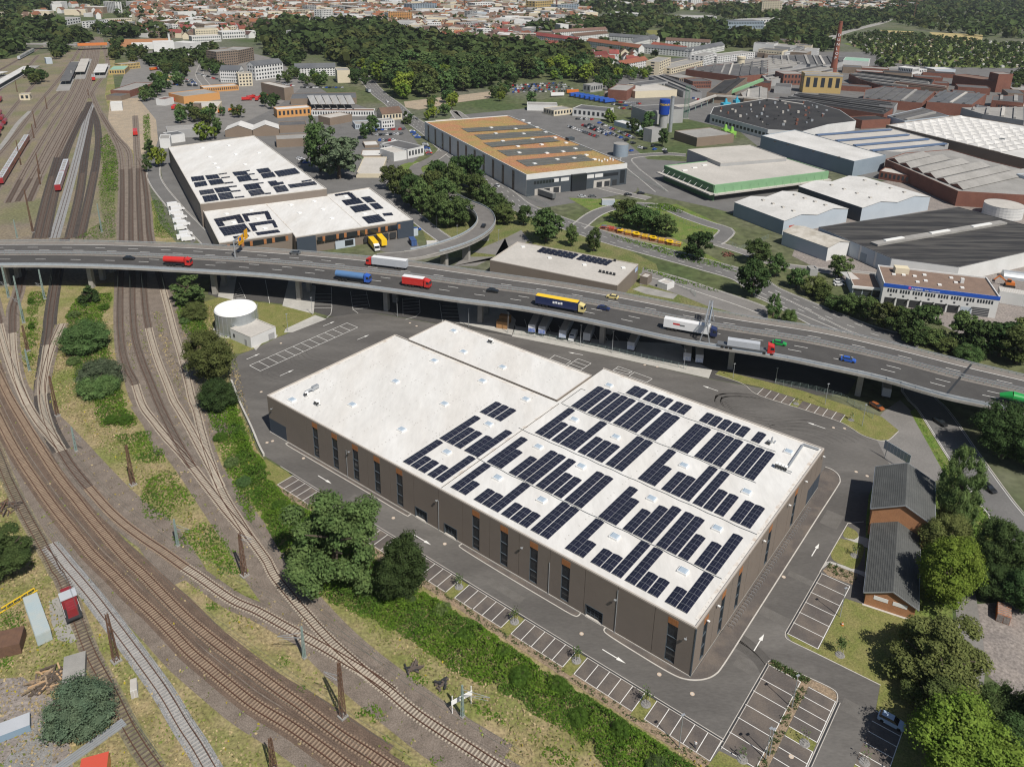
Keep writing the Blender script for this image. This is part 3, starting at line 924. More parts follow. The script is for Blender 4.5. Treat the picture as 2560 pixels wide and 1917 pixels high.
for s_,t_,w_,l_ in ((-7,24,5.6,2.6),(-7.2,9,4.0,3.2),(-7.5,38,5.2,1.8),(-6.8,62,4.0,6),(40,-5,9,2.0),(85,-4.6,7,2.2),(-26,12,4,3),(30,92,12,3),(80,80,10,2.5)):
	sheet('asphalt_patch',[H(s_ - w_ / 2,t_ - l_ / 2),H(s_ + w_ / 2,t_ - l_ / 2),H(s_ + w_ / 2,t_ + l_ / 2),H(s_ - w_ / 2,t_ + l_ / 2)],M_patch,.0435)
# ---- railway
M_rail = mat('rusty_rail',(0.1,0.05,0.033),0.6,(0.075,0.042,0.03),2.0,0.6)
M_sl_conc = mat('concrete_sleeper',(0.42,0.37,0.3),0.9,(0.33,0.285,0.23),0.8,0.8)
M_sl_tan = mat('stained_concrete_sleeper',(0.3,0.225,0.16),0.9,(0.21,0.155,0.112),0.5,0.8)
M_sl_wood = mat('timber_sleeper',(0.125,0.1,0.085),0.95,(0.085,0.068,0.058),0.8,0.8)
M_sl_grey = mat('grey_sleeper',(0.36,0.345,0.325),0.9,(0.28,0.265,0.25),0.8,0.8)
M_wire = mat('wire',(.08,.1,.09),.6)
SLP = {}
for key,m in (('c',M_sl_conc),('t',M_sl_tan),('w',M_sl_wood),('g',M_sl_grey)):
	b = MB()
	b.box((0,0,0),0.27 if key != 'w' else 0.24,2.5,0.13,m)
	SLP[key] = b.mesh('sleeper')
_ti = [0]
def track(label,pts,styles,bed=M_ballast,width=4.4,near=True,spacing=0.7,group='railway tracks of the yard'):
	"""styles: list of (fraction where it starts, sleeper key)"""
	_ti[0] += 1
	dz = 0.0035 * (_ti[0] % 12)
	P = spline(pts,2.0 if near else 6.0)
	mid = P[len(P) // 2].copy()
	th = thing('railway_track',label,'railway track',(mid.x,mid.y,0),0,group)
	b = MB((mid.x,mid.y,0))
	b.ribbon(P,width / 2,-width / 2,bed,0.055 + dz)
	b.build('ballast_bed',th)
	for off in (0.755,-0.755):
		b = MB((mid.x,mid.y,0))
		w = 0.07
		b.solid(P,off + w,off - w,0.18 + dz,0.36 + dz,M_rail)
		b.build('rail',th)
	if near:
		b = MB((mid.x,mid.y,0))
		wire = resample(P,12)
		for z,w in ((5.6,.035),(7.0,.03)):
			for p,q in zip(wire,wire[1:]): b.bar(p + Vector((0,0,z)),q + Vector((0,0,z)),w,w,M_wire)
		b.build('overhead_wire',th)
	Q = resample(P,spacing)
	nq = len(Q)
	near_i = sorted(range(nq),key=lambda i: Q[i].length)
	own = set(near_i[:300]) if near else set()
	rest = {}
	for i,q in enumerate(Q):
		fr = i / nq
		key = None
		for f0,k in styles:
			if fr >= f0: key = k
		if key is None or key == '-':
			continue
		ang = tangent(Q,i) + random.uniform(-.015,.015)
		px = project(q)
		if not (-60 < px[0] < 2620 and px[1] < 1990):
			continue
		if i in own and q.length < 330:
			link('sleeper',SLP[key],th,(q.x - mid.x + random.uniform(-.02,.02),q.y - mid.y + random.uniform(-.02,.02),0.06 + dz),ang)
		elif q.length < 520:
			r = rest.setdefault(0,MB((mid.x,mid.y,0)))
			r.box((q.x,q.y,0.06 + dz),0.28,2.55,0.14,{'c': M_sl_conc,'t': M_sl_tan,'w': M_sl_wood,'g': M_sl_grey}[key],ang)
	for r in rest.values():
		r.build('sleepers',th,kind='stuff')
	return P
def project(q):
	v = Vector(q) - Vector((0,0,CAMZ))
	w = v.dot(_f)
	return (PCX + FPX * v.dot(_X) / w,PCY - FPX * v.dot(_U) / w) if w > 1 else (-9999,9999)
m1 = PL('20','-140,0 -60,180 0,310 100,510 200,680 300,830 400,975 500,1110 600,1235 700,1358 800,1480 30:985,10 30:1140,170 30:1330,345 30:1500,520 30:1640,670 30:1800,805 30:2000,970 30:2208,1130 31:300,1310 31:600,1520 31:780,1656 31:960,1770')
m2 = PL('20','-80,-220 20,-10 100,150 250,400 385,620 525,830 660,1000 780,1155 905,1300 1080,1500 30:1235,0 30:1400,170 30:1620,390 30:1900,620 30:2208,850 31:200,1000 31:400,1140 31:700,1370 31:1000,1560 31:1150,1660 31:1350,1790')
bed = MB()
bed.ribbon(spline(m1,4),2.2,-4.6,M_ballast,0.045)
bed.ribbon(spline(m1,4),7.0,2.2,M_ballast_rust,0.045)
bed.ribbon(spline(PL('20','0,0 250,260 420,420 700,740 900,960 1100,1150 1300,1300 30:1560,60'),4),5.5,-3.5,M_ballast,0.043)
bed.ribbon(spline(PL('20','1280,150 1500,450 1700,700 1880,960 2050,1200 2200,1420 31:150,20 31:480,420 31:800,740 31:1200,1060 31:1650,1400 31:2080,1670'),4),5.0,-5.0,M_ballast,0.044)
bed.ribbon(spline(PL('10','1230,690 1240,840 1260,1100 1330,1350 1420,1656 20:1540,200 20:1700,520'),4),12.5,-10.5,M_ballast,0.042)
bed.build('ballast_bed',kind='structure')
track('left track of the brown double main line with tan concrete sleepers',m1,[(0,'t')],M_ballast_rust,4.0,group='double main line')
track('right track of the brown double main line, nearer the hall',m2,[(0,'t')],M_ballast_rust,4.0,group='double main line')
track('single siding that leaves the pale turnout and runs beside the main line',PL('10','200,560 165,840 115,1000 108,1180 112,1350 135,1530 165,1656 20:240,180 20:330,330 20:430,450 20:520,560 20:600,690 20:700,820 20:800,935 20:900,1050 20:1000,1150 20:1100,1235 20:1250,1345 20:1400,1445 20:1600,1590 30:1700,10 30:2000,220 31:0,310 31:200,420 31:400,530 31:600,640 31:800,760 31:1000,880 31:1180,1010'),
	  [(0,'w'),(0.28,'c'),(0.565,'w'),(0.65,'t'),(0.8,'c')])
track('leftmost pale turnout leg at the left picture edge',PL('10','-60,900 -10,1120 40,1330 95,1500 150,1640 20:235,180'),[(0,'w'),(.3,'c')])
track('dark oily track from under the bridge into the pale turnout',PL('10','560,400 505,650 460,900 435,1080 425,1200 400,1370 378,1550 20:362,0 20:372,170 20:405,310 20:450,430 20:530,575'),[(0,'w'),(.62,'c')],M_ballast_dark)
track('short pale stub leg beside the oily track',PL('10','535,1140 460,1310 405,1490 375,1640 20:368,90'),[(0,'c')])
u = track('first of the four yard tracks that pass below the bridge',PL('00','790,800 820,880 870,990 930,1090 990,1200 1030,1300 1050,1420 1055,1640 10:1052,200 10:1050,400 10:1040,700 10:1038,840 10:1035,1000 10:1040,1200 10:1062,1400 10:1110,1550 10:1160,1640 20:1230,190 20:1330,330 20:1440,470 20:1560,600 20:1680,745 20:1740,825 20:1850,965 20:1950,1095 20:2050,1210 20:2150,1330'),
	  [(0,'w'),(.87,'c')],near=True)
track('second of the four yard tracks that pass below the bridge',PL('00','870,980 930,1080 1000,1180 1100,1300 1122,1450 1128,1640 10:1128,200 10:1130,400 10:1140,700 10:1140,840 10:1147,1050 10:1165,1250 10:1220,1450 10:1300,1650 20:1370,170 20:1430,300 20:1500,440 20:1570,570 20:1660,715'),
	  [(0,'w')])
track('third of the four yard tracks that pass below the bridge',PL('00','1165,1000 1172,1100 1180,1280 1190,1400 1192,1640 10:1202,200 10:1212,400 10:1235,700 10:1240,840 10:1260,1050 10:1300,1250 10:1360,1450 10:1440,1650 20:1500,150 20:1555,240 20:1640,390 20:1720,540 20:1800,690 20:1850,790 20:1900,890'),
	  [(0,'w'),(.8,'c')])
track('fourth of the four yard tracks, with the long pale turnout to the bottom edge',PL('00','1195,1370 1225,1440 10:1258,0 10:1275,200 10:1292,400 10:1370,700 10:1410,850 10:1450,1000 10:1500,1200 10:1560,1400 10:1625,1650 20:1660,150 20:1692,225 20:1735,400 20:1780,560 20:1835,725 20:1890,880 20:1960,1020 20:2050,1165 20:2150,1320 21:0,1400 21:100,1540 31:150,0 31:300,190 31:480,400 31:640,575 31:800,720 31:960,860 31:1150,1010 31:1350,1180 31:1600,1350 31:1900,1540 31:2080,1656 31:2300,1790'),
	  [(0,'w'),(.485,'c')])
track('relaid track on bright grey ballast beside the red locomotive',PL('20','430,1390 520,1500 600,1600 30:650,10 30:800,190 30:930,360 30:1080,560 30:1250,790 30:1420,1030 30:1580,1300 30:1700,1480 30:1800,1656 30:1880,1790'),
	  [(0,'g')],M_ballast_new,3.6,spacing=0.75)
track('overgrown siding with the red locomotive',PL('20','-150,330 -80,450 0,640 60,800 150,990 250,1180 340,1340 430,1500 490,1620 30:520,0 30:610,210 30:690,440 30:790,700 30:900,900 30:1000,1090 30:1100,1300 30:1220,1500 30:1330,1656 30:1420,1780'),
	  [(0,'w')],M_yard,3.2,spacing=0.9)
far = [
 ('black oily track of the middle yard, right one','10:690,400 10:780,0 00:830,1400 00:850,1220 00:835,1060 00:800,960',M_ballast_dark),
 ('black oily track of the middle yard, left one','10:600,400 10:690,0 00:740,1300 00:780,1050 00:800,930',M_ballast_dark),
 ('pale grey freshly ballasted strip without sleepers between black tracks','10:470,400 10:585,0 00:680,1300 00:755,1000 00:800,880',M_ballast_new),
 ('dark track carrying the short red train','10:385,400 10:475,0 00:565,1330 00:650,1130 00:720,1000 00:775,880',M_ballast_dark),
 ('dark track left of the short red train','10:320,400 10:415,0 00:520,1300 00:620,1100 00:700,960',M_ballast_dark),
 ('long main track curving up to the orange bridge, outermost left','-100,1750 60,1500 180,1320 300,1150 440,960 520,860 600,720 680,560 740,400 770,340',M_ballast),
 ('long main track curving up to the orange bridge, second from left','70,1750 230,1450 340,1260 470,1040 560,900 650,740 730,560 770,400 790,330',M_ballast),
 ('long main track curving up to the orange bridge, third from left','150,1740 300,1480 400,1290 520,1080 610,920 700,740 770,560 800,400 810,330',M_ballast),
 ('long main track curving up to the orange bridge, fourth from left','250,1740 380,1450 470,1280 570,1090 660,920 740,740 800,560 825,400 830,320',M_ballast),
 ('long main track curving up to the orange bridge, fifth from left','480,1360 560,1200 640,1040 720,880 780,720 830,560 850,400 850,320',M_ballast),
 ('long main track curving up to the orange bridge, rightmost','770,850 830,740 905,640 930,560 905,440 870,330',M_ballast),
 ('left edge yard track with the long red train','-60,1640 60,1470 180,1290 300,1090 430,880 560,760',M_ballast),
 ('left edge yard track beside the pale walkway','-60,1390 80,1230 200,1080 330,900 480,720 600,560 700,400',M_ballast),
 ('left edge yard track with red tank wagons','-60,1180 20,1060 120,930 230,800 330,690',M_ballast),
 ('left edge yard track by the platform roof','-60,830 100,690 220,600 330,480',M_ballast),
 ('far left track carrying the grey train','-60,640 130,535 300,440 420,380',M_ballast),
]
for lab,txt,m in far:
	track(lab,PL('00',txt),[(0,'-' if 'without' in lab else 'w')],m,4.6,near=False,group='railway tracks beyond the bridge')
b = MB()
b.ribbon(spline(PL('00','-40,1330 60,1200 160,1060 260,960'),5),1.6,-1.6,M_conc_grey,0.13)
b.build('yard_walkway',kind='structure')
# ---- overhead line masts
M_rust = mat('rusty_lattice',(0.15,0.085,0.055),0.8,(0.1,0.06,0.045),1.0,0.7)
M_mast = mat('green_grey_mast',(0.2,0.27,0.25),0.6,(0.26,0.31,0.29),0.6,0.6)
def height_to(base,tile,x,y):
	ox,oy,s = TILES[tile]
	ty = oy + y / s
	lo,hi = 1.0,60.0
	for _ in range(40):
		m = (lo + hi) / 2
		if project(base + Vector((0,0,m)))[1] > ty: lo = m
		else: hi = m
	return lo
def lattice_mast(base,h,label,m,w0=0.7,w1=0.32,arms=(),ang=0.0,cat='lattice mast',insul=True):
	th = thing('lattice_mast',label,cat,base,ang,'overhead line masts')
	b = MB()
	n = max(4,int(h / 1.1))
	def c(z,i):
		w = (w0 + (w1 - w0) * z / h) / 2
		return Vector(((-w,w,w,-w)[i],(-w,-w,w,w)[i],z))
	for i in range(4):
		b.bar(c(0,i),c(h,i),0.12,0.12,m)
	b.build('leg_frame',th)
	b = MB()
	for k in range(n):
		z0,z1 = h * k / n,h * (k + 1) / n
		for i in range(4):
			j = (i + 1) % 4
			b.bar(c(z0,i),c(z1,j),0.06,0.06,m)
			b.bar(c(z0,j),c(z1,i),0.06,0.06,m)
	b.build('bracing',th)
	b = MB(); b.box((0,0,-0.02),w0 * 1.7,w0 * 1.7,0.35,M_conc_grey); b.build('footing',th)
	for (z,a,L) in arms:
		b = MB()
		d = Vector((math.cos(a),math.sin(a),0))
		b.bar(Vector((0,0,z)),Vector((0,0,z - .25)) + d * L,0.07,0.07,M_steel)
		b.bar(Vector((0,0,z - 1.3)),Vector((0,0,z - .3)) + d * L,0.07,0.07,M_steel)
		b.bar(Vector((0,0,z - 1.35)),Vector((0,0,z - 1.1)) + d * L * 0.95,0.05,0.05,M_steel)
		b.build('cantilever_arm',th)
	return th
AR = R(140)
mastlist = [
 ('20',1148,868,1092,525,'tall rusty lattice mast with white insulators in the scrub between the tracks',M_rust,0.9,[]),
 ('20',2110,1650,2062,1285,'tall rusty lattice mast at the edge of the pale turnout',M_rust,0.9,[(11,R(200),3)]),
 ('30',1003,742,903,335,'tall rusty lattice mast beside the grey ballasted track',M_rust,0.95,[]),
 ('20',497,272,430,-70,'rusty lattice mast beside the pale turnout at the left edge',M_rust,0.8,[]),
 ('10',240,1372,180,1150,'rusty lattice mast by the leftmost pale turnout',M_rust,0.8,[]),
 ('31',155,1690,118,1405,'rusty lattice mast at the bottom picture edge',M_rust,0.9,[]),
 ('31',750,1222,716,752,'tall rusty lattice mast between main line and turnout with long shadow',M_rust,0.85,[(9.5,R(20),3.2)]),
 ('31',418,715,395,445,'slim green mast with raised arm at the turnout tip',M_mast,0.45,[(6.3,R(50),4.5)]),
 ('31',1780,1222,1772,950,'slim green mast beside the white sign board frame',M_mast,0.45,[(6.5,R(205),5)]),
 ('20',1535,1395,1490,1165,'slim green mast with arm in front of the scrub patch',M_mast,0.45,[(6,R(200),4)]),
 ('20',658,580,614,372,'slim green mast beside the first pale turnout',M_mast,0.45,[(5.4,R(190),3.5)]),
 ('10',75,912,10,640,'green lattice mast in front of the bridge at the left edge',M_mast,0.6,[(6,R(10),4)]),
 ('10',205,1130,108,725,'green lattice mast, second from left in front of the bridge',M_mast,0.6,[(9,R(10),4)]),
 ('10',386,925,328,668,'green lattice mast, third from left in front of the bridge',M_mast,0.6,[(6,R(10),4.5)]),
 ('10',256,1545,214,1355,'slim green mast in the scrub left of the pale turnout leg',M_mast,0.5,[(5,R(10),3.5)]),
 ('10',285,350,205,-20,'rusty mast behind the bridge at the left yard',M_rust,0.7,[]),
 ('10',150,400,118,240,'short green mast right behind the bridge',M_mast,0.5,[]),
 ('10',880,350,925,100,'tall slim mast in the green strip of the middle yard',M_mast,0.5,[]),
 ('00',350,1600,310,1450,'yard mast near the short red train',M_rust,0.6,[]),
 ('00',182,1430,145,1210,'yard mast beside the long red train',M_rust,0.6,[]),
 ('00',345,1510,298,1320,'yard mast in the fan of tracks',M_rust,0.6,[]),
 ('00',295,1200,275,1070,'yard mast left of the fan of tracks',M_rust,0.6,[]),
 ('00',310,1110,285,960,'yard mast at the grey walkway',M_rust,0.6,[]),
 ('00',408,950,400,830,'yard mast below the platform',M_rust,0.6,[]),
 ('00',150,800,158,690,'mast beside the small signal house',M_rust,0.6,[]),
 ('00',765,830,752,770,'mast at the throat of the yard',M_rust,0.6,[]),
 ('00',1330,700,1322,640,'mast by the car park trees',M_mast,0.6,[]),
]
for t_,bx,by,tx,ty,lab,m,w,arms in mastlist:
	p = W(t_,bx,by)
	h = height_to(p,t_,tx,ty)
	lattice_mast(p,h,lab,m,w,w * 0.4,[(min(z,h - .3),a,L) for z,a,L in arms],AR)
# ---- motorway bridge
def deck_z(x):
	return 10.9 - 0.7 * min(1.0,max(0.0,(x + 50) / 190)) - max(0.0,(x - 140)) * 0.004
M_bconc = mat('bridge_concrete',(0.33,0.315,0.29),0.9,(0.24,0.225,0.205),0.35,0.8,fine=0.06,fscale=3.0)
M_brown = mat('bridge_shoulder',(0.17,0.153,0.138),0.9,(0.22,0.198,0.178),0.25,0.8,fine=0.08,fscale=2.0)
M_parap = mat('parapet_metal',(0.36,0.4,0.44),0.5,(0.3,0.335,0.375),0.5,0.7)
def up_z(txt,dz):
	out = []
	for q in txt.split():
		t_,v = q.split(':')
		x,y = map(float,v.split(','))
		p = W(t_,x,y,11.5)
		out.append(W(t_,x,y,deck_z(p.x) + dz))
	return out
def flat(pts):
	for p in pts: p.z = 0
	return pts
_near = flat(up_z('10:-1000,640 10:-500,622 10:0,618 10:400,618 10:800,626 10:1100,637 10:1400,652 10:1800,675 10:2208,700 11:300,728 11:600,765 11:1000,815 11:1400,870 11:1800,928 12:0,975 12:500,1065 12:1000,1170 12:1500,1280 13:0,1385 13:400,1465 13:800,1550 13:1100,1610 23:1400,70 23:1800,145 23:2208,232 23:2700,340',0.95))
_far = flat(up_z('10:-1000,432 10:-500,418 10:0,412 10:400,411 10:800,413 10:1600,436 10:2208,472 11:600,514 11:1000,550 11:1330,586 11:1700,636 11:2208,712 12:400,766 12:800,834 12:1200,906 12:1600,987 12:2208,1088 13:400,1140 13:700,1200 13:1000,1272 13:1400,1367 13:1800,1472 13:2208,1560 13:2600,1660 13:3000,1770',0.8))
NS = 150
def even(pts):
	r = spline(pts,1.0)
	acc = [0.0]
	for a,c in zip(r,r[1:]): acc.append(acc[-1] + (c - a).length)
	out,j = [],0
	for k in range(NS + 1):
		s = acc[-1] * k / NS
		while j < len(acc) - 2 and acc[j + 1] < s: j += 1
		out.append(r[j].lerp(r[j + 1],(s - acc[j]) / max(1e-9,acc[j + 1] - acc[j])))
	return out
NE,FE = even(_near),even(_far)
for E_ in (NE,FE):
	for _ in range(12):
		q = [p.copy() for p in E_]
		for i in range(1,NS):
			E_[i] = (q[i - 1] + q[i] * 2 + q[i + 1]) / 4
def deck(v,z=0.0):
	"""line along the bridge, v metres of 29.5 from the near edge; v may be a function of the run 0..1"""
	out = []
	for i in range(NS + 1):
		k = (v(i / NS) if callable(v) else v) / 29.5
		p = NE[i].lerp(FE[i],k)
		out.append(Vector((p.x,p.y,deck_z(p.x) + z)))
	return out
bridge = thing('motorway_bridge','long curved concrete motorway bridge crossing the picture on grey piers','bridge',(0,262,0))
BO = (0,262,0)
def strip(a,c,z,m,b):
	A,C = deck(a,z),deck(c,z)
	for i in range(NS):
		b.poly([A[i],A[i + 1],C[i + 1],C[i]],m)
def slab(a,c,z0,z1,m,b,top=None):
	A0,A1,C0,C1 = deck(a,z0),deck(a,z1),deck(c,z0),deck(c,z1)
	for i in range(NS):
		b.poly([A1[i],A1[i + 1],C1[i + 1],C1[i]][::-1] if False else [A1[i],A1[i + 1],C1[i + 1],C1[i]],top or m)
		b.poly([A0[i],A0[i + 1],A1[i + 1],A1[i]],m)
		b.poly([C1[i],C1[i + 1],C0[i + 1],C0[i]],m)
		b.poly([C0[i],C0[i + 1],A0[i + 1],A0[i]],m)
MED = lambda u: 14.6 + 2.7 * min(1,max(0,(u - .25) / .45))
b = MB(BO)
slab(0.0,29.5,-0.55,-0.02,M_bconc,b)
slab(3.0,26.5,-1.7,-0.56,M_bconc,b)
b.build('deck_slab',bridge)
b = MB(BO)
strip(2.2,lambda u: MED(u) - 2.3,0.012,M_asph_dark,b)
b.build('near_carriageway',bridge)
b = MB(BO)
strip(lambda u: MED(u) + 2.4,25.4,0.012,mat('asphalt_motorway_upper',(0.08,0.076,0.073),0.9,(0.1,0.096,0.092),0.2,0.7,fine=0.1,fscale=2.5),b)
b.build('far_carriageway',bridge)
b = MB(BO)
strip(lambda u: MED(u) - 2.3,lambda u: MED(u) + 2.4,0.01,M_brown,b)
strip(25.4,28.7,0.011,M_brown,b)
slab(28.7,29.5,-0.02,0.2,M_bconc,b)
slab(0.0,2.2,-0.02,0.18,M_bconc,b)
b.build('shoulder',bridge)
b = MB(BO)
def dashes(v,on,off,w,u0=0.0,u1=1.0,start=0.0):
	L = deck(v,0.022)
	Q = resample(L,0.5)
	n_on,n_off = int(on / .5),int(off / .5)
	i = int(start / .5)
	while i + n_on < len(Q):
		if u0 <= i / len(Q) <= u1:
			seg = Q[i:i + n_on + 1:4]
			b.ribbon(seg,w / 2,-w / 2,M_paint)
		i += n_on + n_off
dashes(7.6,5.2,8.6,0.2,start=1)
dashes(lambda u: 11.3 if u > .3 else 10.6,5.2,8.6,0.2,0.22,1.0,start=6)
dashes(lambda u: MED(u) + 3.9,5.2,8.6,0.2,start=4)
dashes(21.9,5.2,8.6,0.2,0.0,0.40,start=0)
strip(25.3,25.55,0.021,M_paint,b)
strip(2.4,2.6,0.021,M_paint,b)
b.build('lane_markings',bridge)
def guard(v,z0=0.03,h=0.75,post=2.0,name='guard_rail'):
	L = deck(v,0)
	b = MB(BO)
	A,C = deck(lambda u: (v(u) if callable(v) else v) - .06,z0 + h - .32),deck(lambda u: (v(u) if callable(v) else v) + .06,z0 + h - .32)
	for i in range(NS):
		dz = Vector((0,0,.32))
		b.poly([A[i],A[i + 1],A[i + 1] + dz,A[i] + dz],M_steel)
		b.poly([C[i + 1],C[i],C[i] + dz,C[i + 1] + dz],M_steel)
		b.poly([A[i] + dz,A[i + 1] + dz,C[i + 1] + dz,C[i] + dz],M_steel)
	o = b.build(name,bridge)
	b = MB(BO)
	for p in resample(L,post):
		b.box(p + Vector((0,0,z0)),0.14,0.14,h - .3,M_mast)
	b.build('guard_rail_posts',bridge,kind='stuff')
guard(lambda u: MED(u) - 0.95)
guard(lambda u: MED(u) + 0.95)
guard(28.75,0.2)
L = resample(deck(0.22,0.2),4.0)
for i in range(len(L) - 1):
	a,c = L[i],L[i + 1]
	if -60 < project(a)[0] < 2620:
		mid = (a + c) / 2
		b = MB()
		ln = (c - a).length - .1
		b.box((0,0,0),ln,0.08,0.75,M_parap)
		link('parapet_panel',b.mesh('parapet_panel'),bridge,mid - Vector(BO),tangent(L,i))
b = MB(BO)
LL = [p + Vector((0,0,.98)) for p in L]
for a,c in zip(LL,LL[1:]):
	b.bar(a,c,0.12,0.1,M_parap)
for p in resample(L,2.0):
	b.box(p,0.09,0.12,0.95,M_parap)
b.build('handrail',bridge)
b = MB(BO)
A,C = deck(-0.12,-0.62),deck(0.0,-0.62)
for i in range(NS):
	b.poly([A[i],A[i + 1],A[i + 1] + Vector((0,0,.8)),A[i] + Vector((0,0,.8))],M_bconc)
	b.poly([A[i] + Vector((0,0,.8)),A[i + 1] + Vector((0,0,.8)),C[i + 1] + Vector((0,0,.8)),C[i] + Vector((0,0,.8))],M_bconc)
	b.poly([C[i],C[i + 1],A[i + 1],A[i]],M_bconc)
b.build('edge_beam',bridge)
def nearest_tangent(p):
	i = min(range(NS + 1),key=lambda k: (NE[k].x - p.x) ** 2 + (NE[k].y - p.y) ** 2)
	return tangent(NE,i),i
for t_,x,y in (('10',60,812),('10',790,830),('10',1850,885),('11',368,935),('11',1120,1028),('11',1930,1132),('12',770,1312),('12',1880,1530),('23',770,105)):
	p = W(t_,x,y)
	a,i = nearest_tangent(p)
	nrm = Vector((-math.sin(a),math.cos(a),0))
	for k,d in enumerate((0.9,9.0,17.0)):
		q = p + nrm * d
		b = MB(BO)
		b.box((q.x,q.y,0),1.7,1.9,deck_z(q.x) - 1.68,M_bconc,a)
		b.build('pier',bridge)
i = min(range(NS + 1),key=lambda k: abs(FE[k].x - 143))
b = MB(BO)
b.bar(deck(2.2,0.03)[i],deck(28.6,0.03)[i],0.6,0.03,M_dark)
b.build('expansion_joint',bridge)
# ---- loop ramp
rp = []
for q in '1050,562,10.75 1350,537,10.7 1600,482,10.3 1800,412,9.7 1930,335,9.0 1985,255,8.2 1960,185,7.4 1890,135,6.6 1790,95,5.8 1640,20,4.6 1500,-75,3.2 1400,-150,1.7 1375,-210,0.8 1440,-245,0.35 1540,-295,0.25 1610,-350,0.2'.split():
	x,y,z = map(float,q.split(','))
	rp.append(W('11',x,y,z))
RP = spline(rp,3.0)
ramp = thing('bridge_ramp','curved concrete loop ramp joining the motorway bridge from the trees','bridge ramp',(0,320,0))
RO = (0,320,0)
hi = [p for p in RP if p.z > 1.5]
b = MB(RO); b.solid(hi,4.5,-4.5,-1.1,-0.02,M_bconc); b.build('deck_slab',ramp)
b = MB(RO); b.ribbon([p + Vector((0,0,.012)) for p in RP],3.7,-3.7,mat('asphalt_ramp',(0.17,0.16,0.15),0.9,(0.13,0.122,0.115),0.3,0.8,fine=0.08)); b.build('carriageway',ramp)
b = MB(RO)
b.solid(hi[4:],4.5,3.7,-0.3,0.2,M_bconc); b.solid(hi[6:],-3.7,-4.5,-0.3,0.2,M_bconc); b.build('edge_beam',ramp)
for sd,st_ in ((4.2,5),(-4.2,8)):
	LL = offset(hi,sd)[st_:]
	b = MB(RO)
	b.solid(LL,0.06,-0.06,0.45,1.15,M_parap)
	b.build('parapet',ramp)
	b = MB(RO)
	for p in resample(LL,3.0): b.box(p + Vector((0,0,.2)),0.16,0.16,0.9,M_mast)
	b.build('parapet_posts',ramp,kind='stuff')
for t_,x,y in (('11',1905,598),('11',1560,640),('11',2010,420)):
	p = W(t_,x,y)
	i = min(range(len(RP)),key=lambda k: (RP[k].x - p.x) ** 2 + (RP[k].y - p.y) ** 2)
	q = RP[i]
	b = MB(RO); b.box((q.x,q.y,0),1.6,3.2,q.z - 1.1,M_bconc,tangent(RP,i)); b.build('pier',ramp)
b = MB()
lo_ = [p for p in RP if 0.2 < p.z <= 6.0]
for i in range(len(lo_) - 1):
	A_,C_ = offset(lo_,5.0),offset(lo_,-5.0)
	e1,e2 = offset(lo_,12),offset(lo_,-12)
for i in range(len(lo_) - 1):
	z = lambda p,d: Vector((p.x,p.y,max(0.0,lo_[i].z - d)))
	b.poly([A_[i] - Vector((0,0,.3)),A_[i + 1] - Vector((0,0,.3)),C_[i + 1] - Vector((0,0,.3)),C_[i] - Vector((0,0,.3))][::-1],M_green)
	for (P_,Q_) in ((A_,e1),(C_,e2)):
		b.poly([P_[i] - Vector((0,0,.3)),P_[i + 1] - Vector((0,0,.3)),Vector((Q_[i + 1].x,Q_[i + 1].y,0)),Vector((Q_[i].x,Q_[i].y,0))],M_green)
b.build('embankment',kind='structure')
# ---- ground below and beyond the bridge
def psheet(name,txt,m,z,tile='S'):
	return sheet(name,PL(tile,txt),m,z)
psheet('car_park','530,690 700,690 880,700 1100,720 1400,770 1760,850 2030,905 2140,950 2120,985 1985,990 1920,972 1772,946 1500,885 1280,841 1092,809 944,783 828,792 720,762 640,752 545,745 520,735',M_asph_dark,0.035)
psheet('lawn','508,756 545,744 640,755 720,765 782,785 792,787 745,812 715,835 692,844 683,842 640,870 622,878 600,884 585,885 560,840 505,800',M_lawn,0.06)
b = MB()
for txt in ('545,742 582,750 592,690 555,682','706,765 784,785 790,715 722,700','1150,808 1280,838 1290,800 1235,745 1140,745','710,832 731,831 816,798 788,788 714,822','660,852 690,846 695,838 640,832 610,845 640,876','1280,841 1500,885 1772,946 1780,925 1740,905 1700,860 1500,850 1290,815'):
	sheet('concrete_apron',PL('S',txt),M_conc,0.062)
under = MB()
def under_line(t_,pts):
	P = [W(t_,x,y) + Vector((0,0,0.05)) for x,y in pts]
	for a,c in zip(P,P[1:]): under.bar(a,c,0.12,0.02,M_paint)
for t_,pts in (('11',[(118,962),(80,760)]),('11',[(500,1010),(500,800)]),('11',[(610,1085),(645,1055),(655,1000),(650,820)]),('11',[(880,1045),(838,1015),(828,960),(815,860)]),('11',[(1290,1100),(1380,1075),(1415,1040),(1410,930)]),
				('11',[(1268,1058),(1265,920)]),('11',[(1608,1118),(1585,960)]),('11',[(1690,1140),(1768,1125),(1735,970)]),('11',[(980,990),(950,860)]),
				('10',[(2000,920),(2120,918),(2060,780)])):
	under_line(t_,pts)
for k in range(5):
	for (t_,a,c) in (('11',(655,1000 - 30 * k),(500,1000 - 30 * k)),('11',(965,1000 - 28 * k),(830,1015 - 30 * k)),('11',(1410,1030 - 28 * k),(1268,1040 - 28 * k)),('11',(1755,1110 - 30 * k),(1605,1105 - 30 * k)),('10',(2000 + 12 * k,925 - 20 * k),(2110 - 8 * k,905 - 20 * k))):
		under_line(t_,[a,c])
for x in range(0,14):
	under_line('12',[(40 + x * 105,1200 + x * 20),(10 + x * 98,1080 + x * 18)])
under.build('parking_lines',kind='structure')
